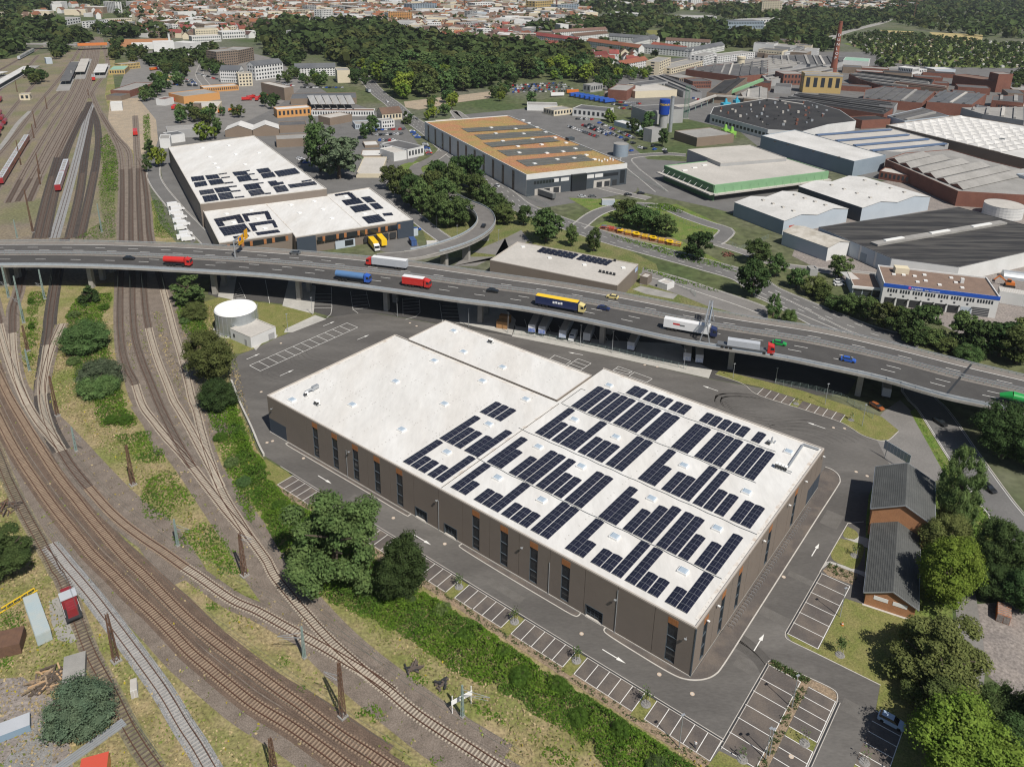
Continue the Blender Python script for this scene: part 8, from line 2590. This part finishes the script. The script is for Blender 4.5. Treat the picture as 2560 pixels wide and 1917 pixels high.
a_,_ = nearest_tangent(W('12',525,1275)); van('12',525,1265,a_ - 1.5,'white','white van parked between the trailers under the bridge')
for i,(x,y) in enumerate(((1500,125),(1535,160),(1520,195),(1560,230),(1545,265),(1585,290),(1560,325),(1605,375),(1590,405),(1625,420))): van('10',x,y,R(25) + random.uniform(-.15,.15),'white',f'white camper van in the row beside the depot lane, {word[i]} from the far end','white campers beside the depot lane',random.uniform(5.4,6.6))
for t_,x,y,a,col,lab,es in (('23',935,205,R(-62),'brown','rusty orange pickup beside the bridge end',1),('23',1480,340,R(-72),'black','black car on the country road, nearer the bridge',0),('23',1895,905,R(-75),'black','black estate on the country road, nearer the camera',1),('33',1060,1275,ANG_S + math.pi,'light blue','silver blue car parked in the tree shade',1),
							  ('11',1385,330,R(10),'blue','blue car beside the depot',0),('12',605,45,R(5),'silver','silver car before the planted roof warehouse',0),('12',695,45,R(5),'grey','grey car before the planted roof warehouse',0),('12',1000,30,R(5),'black','black car on the access road, left one',0),('12',1110,18,R(10),'black','black car on the access road, right one',0),
							  ('13',610,778,R(5),'white','white car by the pergola, upper one',0),('13',610,805,R(5),'white','white car by the pergola, lower one',0),('01',2080,1610,R(-60),'silver','silver car on the main road beside the planted roof warehouse',0),('01',1515,1140,R(-60),'black','black car on the main road at the junction',0),('01',1130,885,R(120),'white','white car on the main road along the park, upper one',0),('01',1240,975,R(120),'black','black car on the main road by the park',0),('01',1285,1000,R(120),'white','white car on the main road by the park, lower one',0),('01',1385,1032,R(120),'grey','grey car at the crossing by the park',0)):
	car(W(t_,x,y,.06),a,col,lab,None,True,bool(es))
van('01',1790,1305,R(120),'white','white van on the footway beside the planted roof warehouse')
truck(W('01',970,800),R(118),'dark lorry on the main road along the park',PA['grey'],M_sl,R_dark,9,'box',3.6); truck(W('11',1015,480),R(115) - math.pi,'yellow parcel lorry with white cab at the depot dock',PA['white'],PA['yellow'],PA['yellow'],10,'box',3.9); truck(W('11',1085,455),R(115) - math.pi,'yellow parcel trailer at the depot dock',None,PA['yellow'],PA['yellow'],9,'box',3.9,True,None,'trailer',None,'parcel_trailer')
truck(W('12',300,50),R(130),'dark trailer at the dock of the planted roof warehouse',None,PA['grey'],R_grey,12,'box',3.9,True,None,'trailer',None,'parked_trailer')
for i in range(8):
	q = W('02',540 + i * 42,835 + i * 8); truck(q,R(35),f'blue lorry in the haulier row, {word[i]} from the left',PA['blue'],PA['blue'],PA['blue'],12,'box',3.9,False,None,'truck','blue lorries of the haulier')
truck(W('02',390,835),R(15),'white trailer beside the blue lorries',None,PA['white'],R_white,13,'box',4,True,None,'trailer',None,'parked_trailer'); truck(W('02',520,810),R(15),'orange trailer beside the blue lorries',None,PA['orange'],PA['orange'],12,'box',4,True,None,'trailer',None,'parked_trailer')
cc = ['white','silver','grey','black','black','blue','silver','white','red','grey']
OW2 = word[:20] + ['twenty-first','twenty-second','twenty-third','twenty-fourth','twenty-fifth']
def row(t_,x0,y0,x1,y1,n,ang,where_):
	for k in range(n):
		if random.random() < .1: continue
		c = random.choice(cc); f_ = (k + .5) / n
		car(W(t_,x0 + (x1 - x0) * f_,y0 + (y1 - y0) * f_,.06),ang + random.uniform(-.05,.05),c,f'{c} parked car, {OW2[k]} from left, {where_}','cars parked ' + where_,False,random.random() < .5)
row('01',960,1128,1290,1118,11,R(70),'in the back row of the car dealer'); row('01',1035,1170,1270,1160,8,R(70),'in the second row of the car dealer'); row('01',1100,1250,1110,1410,8,R(0),'in the column left of the dealer showroom'); row('01',1340,1130,1400,1195,6,R(0),'at the street edge of the car dealer'); row('01',1455,1240,1500,1345,8,R(10),'right of the dealer showroom'); row('01',365,1365,460,1425,5,R(20),'beside the parcel depot'); row('01',1060,1215,1200,1215,5,R(70),'in the third row of the car dealer')
for q in ((485,1095,745,1188,14,'lowest row'),(608,1082,860,1182,15,'second row'),(660,1078,1000,1215,20,'third row'),(745,1062,1060,1200,18,'top row'),(980,1215,1060,1245,5,'short row'),(1000,1300,1060,1310,3,'tank trio'),(1090,1275,1160,1290,3,'middle trio'),(1310,1290,1330,1330,3,'right trio'),(1210,1255,1250,1330,3,'loose line')): row('02',*q[:5],R(50),f'in the {q[5]} behind the planted roof')
for q in ((840,880,1110,900,16,'back'),(860,905,1110,925,14,'middle'),(900,935,1090,950,10,'front')): row('02',*q[:5],R(60),f'in the {q[5]} line behind the blue lorries')
for j in range(5): row('02',0,800 - j * 14,560 - j * 30,790 - j * 18,24,R(80),f'in the {word[j]} line of the crowded park lot')
row('02',530,1030,700,1035,8,R(60),'in front of the glazed loading bay'); row('00',1600,690,1640,750,9,R(0),'in the left line behind the garages'); row('00',1650,690,1690,750,9,R(0),'in the right line behind the garages'); row('00',1700,640,1880,690,12,R(0),'along the street by the brick tower'); row('00',1290,520,1650,500,16,R(80),'in the leafy car park'); row('00',1330,560,1660,545,14,R(80),'in the front of the leafy car park'); row('00',1490,720,1560,745,5,R(80),'beside the yellow garages'); row('01',230,730,330,745,7,R(80),'below the white apartments'); row('01',380,760,760,760,14,R(80),'behind the saw tooth hall'); row('02',1560,850,1640,870,4,R(30),'in the factory yard'); row('13',1440,15,1560,30,5,R(20),'beside the brick range')
for i,(t_,x,y) in enumerate((('00',1455,875),('00',1490,880),('00',1500,945),('01',145,800),('01',60,850),('01',10,870),('00',2120,870),('00',2160,855),('00',1900,975),('00',2010,968),('00',1320,610))): truck(W(t_,x,y),R(20 + 40 * (i % 3)),f'red fire service lorry in the yards, {word[i]} of its kind',PA['red'],PA['red'] if i < 8 else PA['orange'],None,7.5,'box',3.2,False,None,'truck','red service lorries','fire_lorry')
# ---- trains
def wagon(pts,label,m,roof,L,h,name,group=None,cat='wagon',tank=False):
	a,c = pts; d = (c - a).normalized(); mid = (a + c) / 2
	th = thing(name,label,cat,(mid.x,mid.y,.4),math.atan2(d.y,d.x),group)
	b = MB()
	if tank: b.tube((-L / 2,0,2.2),(L / 2,0,2.2),1.4,1.4,m,14)
	else: b.prism([(-L / 2,-1.45,0),(L / 2,-1.45,0),(L / 2,1.45,0),(-L / 2,1.45,0)],.8,h,m,roof)
	b.build('body',th)
	b = MB(); b.box((-L / 3,0,0),3,2.2,.8,M_dark); b.box((L / 3,0,0),3,2.2,.8,M_dark); b.build('bogie',th)
	if not tank and h > 3.4:
		b = MB(); [b.box((x,s * 1.455,2.0),1.4,.02,.9,M_glass) for x in np.arange(-L / 2 + 1.5,L / 2 - 1,2.2) for s in (-1,1)]; b.build('windows',th,kind='stuff')
		b = MB(); [b.box((x,0,h),1.8,1.5,.35,R_grey) for x in np.arange(-L / 2 + 2,L / 2 - 2,4.4)]; b.build('roof_unit',th,kind='stuff')
def train(t_,x0,y0,x1,y1,n,label,m,roof,**k):
	a,c = W(t_,x0,y0),W(t_,x1,y1)
	for i in range(n):
		p,q = a.lerp(c,i / n),a.lerp(c,(i + .97) / n); wagon((p,q),f'{label}, {word[i]} coach from the near end',m,roof,(q - p).length,4.0,'train_coach',label,'train coach')
train('00',10,1600,240,1215,5,'long red commuter train at the left edge',paint('train_red',(.3,.03,.035)),M_sl); train('00',505,1660,580,1430,2,'short red commuter train in the middle yard',MATS['paint_train_red'],M_sl); train('00',165,520,290,450,3,'grey and red train in the far left yard',M_sl,R_grey)
wagon((W('00',1172,1195),W('00',1168,1135)),'single red goods wagon on the siding',PA['red'],PA['red'],12,3.3,'goods_wagon')
for i,(x,y) in enumerate(((5,880),(0,1000),(20,1040),(45,1075),(15,1120),(-10,1180))): wagon((W('00',x - 12,y + 18),W('00',x + 12,y - 18)),f'red tank wagon at the left edge, {word[i]} from the far end',PA['dark red'],None,11,3.2,'tank_wagon','red tank wagons',tank=True)
for i,(x,y) in enumerate(((620,660),(810,690))): wagon((W('00',x,y + 12),W('00',x,y - 12)),f'red railcar at the platform, {"left" if i == 0 else "right"} one',PA['red'],M_sl,22,3.9,'railcar')
a,c = W('30',655,425),W('30',585,215); d = (c - a).normalized(); lo = thing('locomotive','old dark red shunting locomotive with grey cab roof','locomotive',(a + c) / 2 + Vector((0,0,.3)),math.atan2(d.y,d.x))
L = (c - a).length; m = PA['dark red']
b = MB(); b.box((0,0,.9),L,2.9,.35,M_dark); b.build('frame',lo)
b = MB(); b.box((-L * .24,0,1.25),L * .38,1.9,1.9,m); [b.box((-L * .4 + k * .8,0,3.15),.3,1.3,.12,PA['dark red']) for k in range(5)]; b.build('front_bonnet',lo); b = MB(); b.box((L * .36,0,1.25),L * .24,1.9,1.8,m); b.build('rear_bonnet',lo)
b = MB(); b.box((L * .09,0,1.25),L * .27,2.7,2.3,m); cb = b.build('cab',lo); b = MB(); b.box((L * .09,0,3.55),L * .31,3.0,.18,M_sl); b.build('cab_roof',cb); b = MB(); [b.box((L * .09,s * 1.36,2.4),L * .2,.03,.8,M_glass) for s in (1,-1)]; b.build('window',cb)
for x in (-.3,-.05,.2,.38):
	for s in (-.75,.75): b = MB(); b.tube((L * x,s - .06,.5),(L * x,s + .06,.5),.5,.5,M_rust,14); b.build('wheel',lo)
b = MB(); [b.bar((-L / 2 + .2,s * 1.4,2.2),(L / 2 - .2,s * 1.4,2.2),.05,.05,M_white) for s in (1,-1)]; b.build('handrail',lo)
# ---- lamps, signs, fences and yard clutter
def lamp(t_,bx,by,ty,lab,double=False):
	p = W(t_,bx,by); h = max(4.5,height_to(p,t_,bx,ty)); th = thing('street_lamp',lab,'street lamp',p)
	b = MB(); b.tube((0,0,0),(0,0,h),.1,.06,M_steel,8); b.build('pole',th); b = MB(); b.box((0,0,h),.7,.35,.12,M_steel,.5); b.build('lamp_head',th)
LP = '''32 1440 1490 1207|on the planting strip behind the near parking row
32 2185 1590 1322|beside the right bays at the bottom edge
33 620 362 115|beside the bays along the right drive
33 205 1145 868|on the planted strip between the right bays
33 10 1560 1330|at the bottom of the planted strip
11 485 1060 912|at the lawn corner under the bridge, left
11 1220 1075 920|with orange cones at its foot beside the truck bays
11 1835 1165 1005|at the pale apron left of the parked trailers
11 275 1200 1055|at the pale ramp beside the pump house
11 2172 1215 1040|beside the timber crates under the bridge
12 588 1330 1150|among the parked trailers, left
12 862 1390 1200|among the parked trailers, middle
12 1480 1525 1358|among the parked trailers, right
12 1905 1605 1482|by the soil heap under the bridge
13 65 1640 1520|below the bridge near the rear bays
23 490 180 0|on the rear lawn between the bays
23 810 362 180|at the tip of the rear lawn
11 1560 300 210|by the service road inside the loop, left
11 1735 410 290|by the service road inside the loop, right
11 2092 450 330|right of the loop ramp'''
for ln in LP.split('\n'):
	q,lab = ln.split('|'); t_,x,y,ty = q.split(); lamp(t_,float(x),float(y),float(ty),'slim steel street lamp ' + lab)
p,a = onb('12',1660,1300); th = thing('gantry','steel A-frame sign gantry with grey board over the near lanes','sign gantry',p,a); b = MB()
for y in (-.2,17.5):
	for s in (-1.6,1.6): b.bar((s,y,0),(0,y,7.4),.3,.3,M_steel)
b.build('leg',th)
for z in (6.0,7.3): b = MB(); b.bar((-.5,-.2,z),(-.5,17.5,z),.25,.25,M_steel); b.bar((.5,-.2,z),(.5,17.5,z),.25,.25,M_steel); [b.bar((-.5,y,z),(.5,y + 1,z),.1,.1,M_steel) for y in range(0,17)]; b.build('truss',th)
for k in range(5): b = MB(); b.box((.75,2.5 + 2.1 * k,5.4),.15,2.0,2.6,M_parap); b.build('board',th)
p,a = onb('10',2030,572); th = thing('gantry','cantilever gantry with yellow direction signs at the left of the bridge','sign gantry',p + Vector((0,0,0)),a); b = MB(); b.tube((0,0,0),(0,0,7.5),.3,.25,M_steel,10); b.bar((0,0,7.0),(0,13,7.0),.35,.8,M_steel); b.bar((0,0,4.8),(0,13,4.8),.2,.2,M_steel); b.build('mast',th)
M_sy = mat('sign_yellow',(.75,.36,.01),.5)
b = MB(); b.box((.5,5.5,4.2),.15,4.5,3.4,M_sy); b.box((.5,10.2,4.6),.15,2.8,4.0,M_sy); b.build('yellow_sign',th); b = MB(); b.box((.6,4.6,5.9),.1,1.6,1.2,M_blue); b.build('blue_sign',th)
b = MB(); [b.box((.585,5.5 + k * 1.2 - 1.5,4.7),.02,.7,.3,M_dark) for k in range(3)]; b.build('sign_text',th)
def fence(lab,pts,h=1.8,m=M_mast):
	o = pts[0]; th = thing('mesh_fence',lab,'fence',(o.x,o.y,0)); oo = Vector((o.x,o.y,0)); Q = resample(pts,2.5)
	b = MB(oo); [b.bar(q + Vector((0,0,z)),r_ + Vector((0,0,z)),.03,.03,m) for q,r_ in zip(Q,Q[1:]) for z in np.linspace(.2,h,5)]; b.build('mesh',th,kind='stuff')
	for q in Q: b = MB(oo); b.box((q.x,q.y,0),.07,.07,h + .1,m); b.build('post',th)
for lab,t_,txt in (('wire mesh fence along the parked trailers','12','20,1230 300,1265 700,1350 1000,1410 1500,1530'),('wire mesh fence behind the rear lawn','23','60,0 370,50 640,130 850,260 900,300'),('wire fence along the road before the planted roof hall','12','0,-40 150,60 320,135'),('green fence round the gated yard','12','1390,795 1560,870 1580,905'),('green mesh fence of the meadow','12','1240,180 1450,260 1660,340 1760,380'),('green mesh fence by the gate','12','1870,450 1960,500 2208,400'),('wire fence along the left of the depot lane','10','1440,140 1500,270 1560,420'),('wire fence along the warehouse yard','02','1000,1500 1200,1590 1330,1656')): fence(lab,PL(t_,txt))
for i in range(9):
	q = W('12',820 + 72 * i,325 + 17 * i); m = PA['red'] if i < 2 else PA['yellow']
	th = thing('work_platform',f'{"red" if i < 2 else "yellow"} platform frame in the machine row on the verge, {word[i]} from the left','machine frame',q,R(-22),'platform frames on the verge')
	for z in (.5,1.6): b = MB(); [b.bar((-3.2,s,z),(3.2,s,z),.2,.2,m if z > 1 else PA['brown']) for s in (-1.2,1.2)]; [b.bar((x,-1.2,z),(x,1.2,z),.15,.15,m if z > 1 else PA['brown']) for x in (-3,-1,1,3)]; b.build('frame',th)
	b = MB(); b.box((1.6 if i % 2 else -1.6,0,1.75),2.6,2.3,.15,PA['grey'] if i < 2 else PA['yellow']); b.build('deck',th); b = MB(); [b.box((x,s,0),.25,.25,1.6,PA['brown']) for x in (-3,3) for s in (-1.1,1.1)]; b.build('leg',th)
sheet('bare_strip',PL('12','740,310 900,380 1200,440 1420,470 1480,440 1380,400 1000,320 790,280'),M_soil,.07)
def crate(name,lab,t_,x,y,sx,sy,sz,ang,m,top=None,cat='container',ribs=True):
	th = thing(name,lab,cat,W(t_,x,y),ang); b = MB(); b.box((0,0,.1),sx,sy,sz,m,0,top); b.build('body',th)
	if ribs:
		b = MB(); [b.box((x_,0,.12),.1,sy + .08,sz,m) for x_ in np.arange(-sx / 2 + .3,sx / 2,.6)]; b.build('rib',th,kind='stuff')
	b = MB(); [b.box((s * (sx / 2 + .03),k,.2),.06,sy / 2 - .1,sz - .25,top or m) for s in (-1,) for k in (-sy / 4,sy / 4)]; b.build('door',th)
crate('shipping_container','long pale blue weathered shipping container beside the locomotive','30',335,420,12.2,2.5,2.6,math.atan2(*(W('30',265,230) - W('30',395,600)).yx),mat('pale_blue_container',(.33,.4,.42),.7,(.42,.42,.38),.4,.6))
crate('shipping_container','dark blue container at the depot corner','11',1352,450,6,2.5,2.6,R(110),PA['navy'],mat('container_blue',(.05,.1,.24),.6)); crate('site_cabin','white site cabin beside the loop ramp','11',1515,475,4.5,2.8,2.6,R(10),W_white,R_pale,'cabin'); crate('waste_container','orange skip container on the dirt track','33',2020,365,3.6,2.4,2.0,R(60),PA['orange'],M_rubble,'skip')
crate('kiosk','long pale grey kiosk beside the roundabout road','12',828,112,7,2.6,3.0,R(3),W_paleblue,R_pale,'kiosk'); crate('white_container','white stacked containers at the right edge by the digger','13',2120,960,12,5,5.0,R(-25),W_white,R_pale); crate('switch_cabinet','white steel switch cabinet on the grass beside the grey track','30',1165,1015,2.6,1.1,2.0,R(115),W_white,R_pale,'cabinet',False)
crate('rusty_shed','rust brown corrugated shed roof at the left edge','30',30,640,7,4.5,2.4,R(20),M_rust,M_rust,'shed'); crate('concrete_hut','flat grey concrete hut beside the log pile','30',650,880,8,3.6,1.6,R(115),M_conc_grey,M_conc_grey,'hut',False); crate('red_hut','red roofed hut cut by the bottom edge','30',830,1740,4,4,2.4,R(20),PA['orange'],mat('red_hut_roof',(.5,.08,.05),.7),'hut',False); crate('boat_wagon','blue grey flat wagon body lying in the yard','30',110,1350,5.5,2.8,1.4,R(30),mat('wagon_blue',(.2,.28,.36),.6),M_sl,'wagon body',False)
for x,y,lab in ((2125,1170,'front'),(2150,1120,'rear')): crate('timber_crate',f'orange brown timber crate stack under the bridge, {lab} one','11',x,y,4.0,2.0,2.6,R(-15),mat('crate_timber',(.36,.2,.09),.9),None,'crate')
def pile(name,lab,t_,x,y,n,ln,r,m,rad,cat):
	th = thing(name,lab,cat,W(t_,x,y))
	for k in range(n):
		a = random.uniform(0,3.14); c_ = Vector((random.uniform(-rad,rad),random.uniform(-rad,rad),.2 + random.uniform(0,.7))); d = Vector((math.cos(a),math.sin(a),random.uniform(-.15,.15))) * ln / 2 * random.uniform(.5,1)
		b = MB(); b.bar(c_ - d,c_ + d,r,r,random.choice(m)); b.build('timber',th)
pile('log_pile','untidy pile of logs and boards in the yard','30',440,920,60,3.2,.28,[M_sl_wood,M_bark,M_soil,mat('fresh_wood',(.42,.28,.16),.9)],2.6,'log pile'); pile('sleeper_stack','dark stack of old sleepers in the scrub beside the turnout','31',1350,820,14,2.6,.26,[M_sl_wood,M_dark],1.2,'sleeper stack'); pile('rubble_heap','dark rubble heap in the scrub','31',1600,960,16,1.2,.3,[M_sl_wood,M_dark],1.0,'rubble heap'); pile('scrap_heap','heap of scrap timber at the left edge','20',60,1080,26,3.0,.22,[M_sl_wood,M_rust],2.2,'scrap heap'); pile('brick_stacks','stacks of red bricks beside the service road','12',1860,545,18,1.6,.5,[W_brick,M_rust],2.4,'brick stack')
sheet('gravel_yard',PL('30','-300,1800 -100,900 200,880 330,1000 480,1080 430,1300 560,1400 620,1500 640,1800'),M_rubble,.05); sheet('gravel_patch',PL('30','0,1656 200,1400 300,1250 420,1290 460,1500 440,1700 0,1800'),M_gravel,.06); sheet('concrete_pad',PL('30','420,230 500,190 600,420 660,560 610,590 500,560 440,400'),M_conc_grey,.06)
th = thing('lattice_jib','yellow crane jib section lying at the left edge','crane part',W('30',140,250)); a,c = W('30',0,335) - th.location,W('30',285,160) - th.location; b = MB(); off = [Vector((0,0,.2)),Vector((.5,.8,.2)),Vector((.2,.4,1.1))]
for o_ in off: b.bar(a + o_,c + o_,.16,.16,PA['yellow'])
for k in range(14): b.bar(a.lerp(c,k / 14) + off[k % 3],a.lerp(c,(k + 1) / 14) + off[(k + 1) % 3],.09,.09,PA['yellow'])
b.build('lattice',th)
th = thing('sign_board','long white board on posts beside the turnout','sign',W('31',1775,1150),R(33)); b = MB(); b.box((0,0,2.1),4.2,.12,1.0,M_white); b.build('board',th)
for s in (-1.9,1.9): b = MB(); b.tube((s,0,0),(s,0,4.2),.09,.09,M_white); b.build('post',th)
th = thing('guard_rails','stacked steel guard rails lying in the gravel yard','guard rail stack',W('30',780,1480),math.atan2(*(W('30',940,1340) - W('30',630,1560)).yx)); 
for k in range(4): b = MB(); b.box((0,k * .45 - .7,.1),11.5,.34,.3,M_steel); b.build('rail',th)
ex = thing('excavator','orange excavator in the yard right of the workshop','excavator',W('13',2080,815),R(160)); m = PA['orange']; b = MB(); b.box((0,0,1.0),3.2,2.6,1.2,m); b.build('body',ex); b = MB(); b.box((.6,.7,2.2),1.4,1.1,1.2,M_glass,0,m); b.build('cab',ex); b = MB(); b.box((0,-1.1,0),3.8,.6,.9,M_dark); b.box((0,1.1,0),3.8,.6,.9,M_dark); b.build('tracks',ex); b = MB(); b.bar((1.4,-.3,2),(4.2,-.3,4.2),.45,.6,m); b.bar((4.2,-.3,4.2),(6.0,-.3,2.0),.35,.5,m); b.box((6.0,-.3,1.2),.9,1.1,.9,M_dark); b.build('arm',ex)
th = thing('quonset_hut','small grey arched hut beside the excavator','hut',W('13',2110,740),R(-20)); b = MB()
for k in range(8): a0,a1 = math.pi * k / 8,math.pi * (k + 1) / 8; b.poly([(-4,3 * math.cos(a0),3 * math.sin(a0)),(4,3 * math.cos(a0),3 * math.sin(a0)),(4,3 * math.cos(a1),3 * math.sin(a1)),(-4,3 * math.cos(a1),3 * math.sin(a1))],M_steel)
for s in (-4,4): b.poly([(s,3 * math.cos(math.pi * k / 8),3 * math.sin(math.pi * k / 8)) for k in range(9)],M_steel)
b.build('shell',th)
def person(p,ang,label):
	V = [((0,0,.95),.15),((0,0,1.2),.15),((0,0,1.42),.17),((0,0,1.54),.065),((.02,0,1.68),.105),((.0,.1,.88),.1),((.06,.11,.48),.07),((0,.11,.06),.05),((.16,.12,.03),.04),((0,-.1,.88),.1),((.0,-.11,.48),.07),((-.1,-.11,.06),.05),((.06,-.12,.03),.04),((0,.2,1.4),.065),((.05,.26,1.12),.05),((.18,.24,.9),.04),((0,-.2,1.4),.065),((.05,-.26,1.12),.05),((.18,-.24,.9),.04)]
	E = [(0,1),(1,2),(2,3),(3,4),(0,5),(5,6),(6,7),(7,8),(0,9),(9,10),(10,11),(11,12),(2,13),(13,14),(14,15),(2,16),(16,17),(17,18)]
	me = bpy.data.meshes.new('person'); me.from_pydata([v for v,_ in V],E,[]); o = link('person',me,None,p,ang)
	sm = o.modifiers.new('skin','SKIN'); me.skin_vertices[0].data[0].use_root = True
	for i,(_,r_) in enumerate(V): me.skin_vertices[0].data[i].radius = (r_,r_)
	o.modifiers.new('sub','SUBSURF').levels = 1; o.modifiers['sub'].render_levels = 1
	me2 = bpy.data.meshes.new_from_object(o.evaluated_get(bpy.context.evaluated_depsgraph_get())); o.modifiers.clear(); o.data = me2
	ms = [mat('shirt_white',(.65,.65,.65),.9),mat('trousers_blue',(.06,.07,.1),.9),mat('skin',(.5,.3,.22),.7),mat('hair_dark',(.03,.02,.015),.8)]
	for m in ms: me2.materials.append(m)
	for f_ in me2.polygons: z = f_.center.z; f_.material_index = 1 if z < .95 else 0 if z < 1.5 else 3 if z > 1.72 else 2
	for f_ in me2.polygons: f_.use_smooth = True
	props(o,label,'person')
person(W('32',1578,1490,.06),R(60),'person in white shirt and dark trousers standing in a parking bay')
for x,y,lab in ((640,430,'orange white traffic cone on the lawn by the low house'),): th = thing('traffic_cone',lab,'traffic cone',W('33',x,y,.07)); b = MB(); b.tube((0,0,0),(0,0,.8),.3,.06,PA['orange'],10); b.build('cone',th); b = MB(); b.tube((0,0,.35),(0,0,.5),.21,.17,M_white,10); b.build('band',th)
# ---- the summer haze over the plain
hz = bpy.data.materials.new('air')
hz.use_nodes = True
hn = hz.node_tree
hn.nodes.remove(hn.nodes['Principled BSDF'])
vol = hn.nodes.new('ShaderNodeVolumePrincipled')
vol.inputs['Color'].default_value = (0.82,0.88,0.95,1)
vol.inputs['Density'].default_value = 0.000042
vol.inputs['Anisotropy'].default_value = 0.2
hn.links.new(vol.outputs[0],hn.nodes['Material Output'].inputs['Volume'])
b = MB()
X0,X1,Y0,Y1 = -9100,9100,-400,14100
b.prism([(X0,Y0,0),(X1,Y0,0),(X1,Y1,0),(X0,Y1,0)],-1.0,135.0,hz,None,True)
props(b.build('haze',None),kind='stuff')
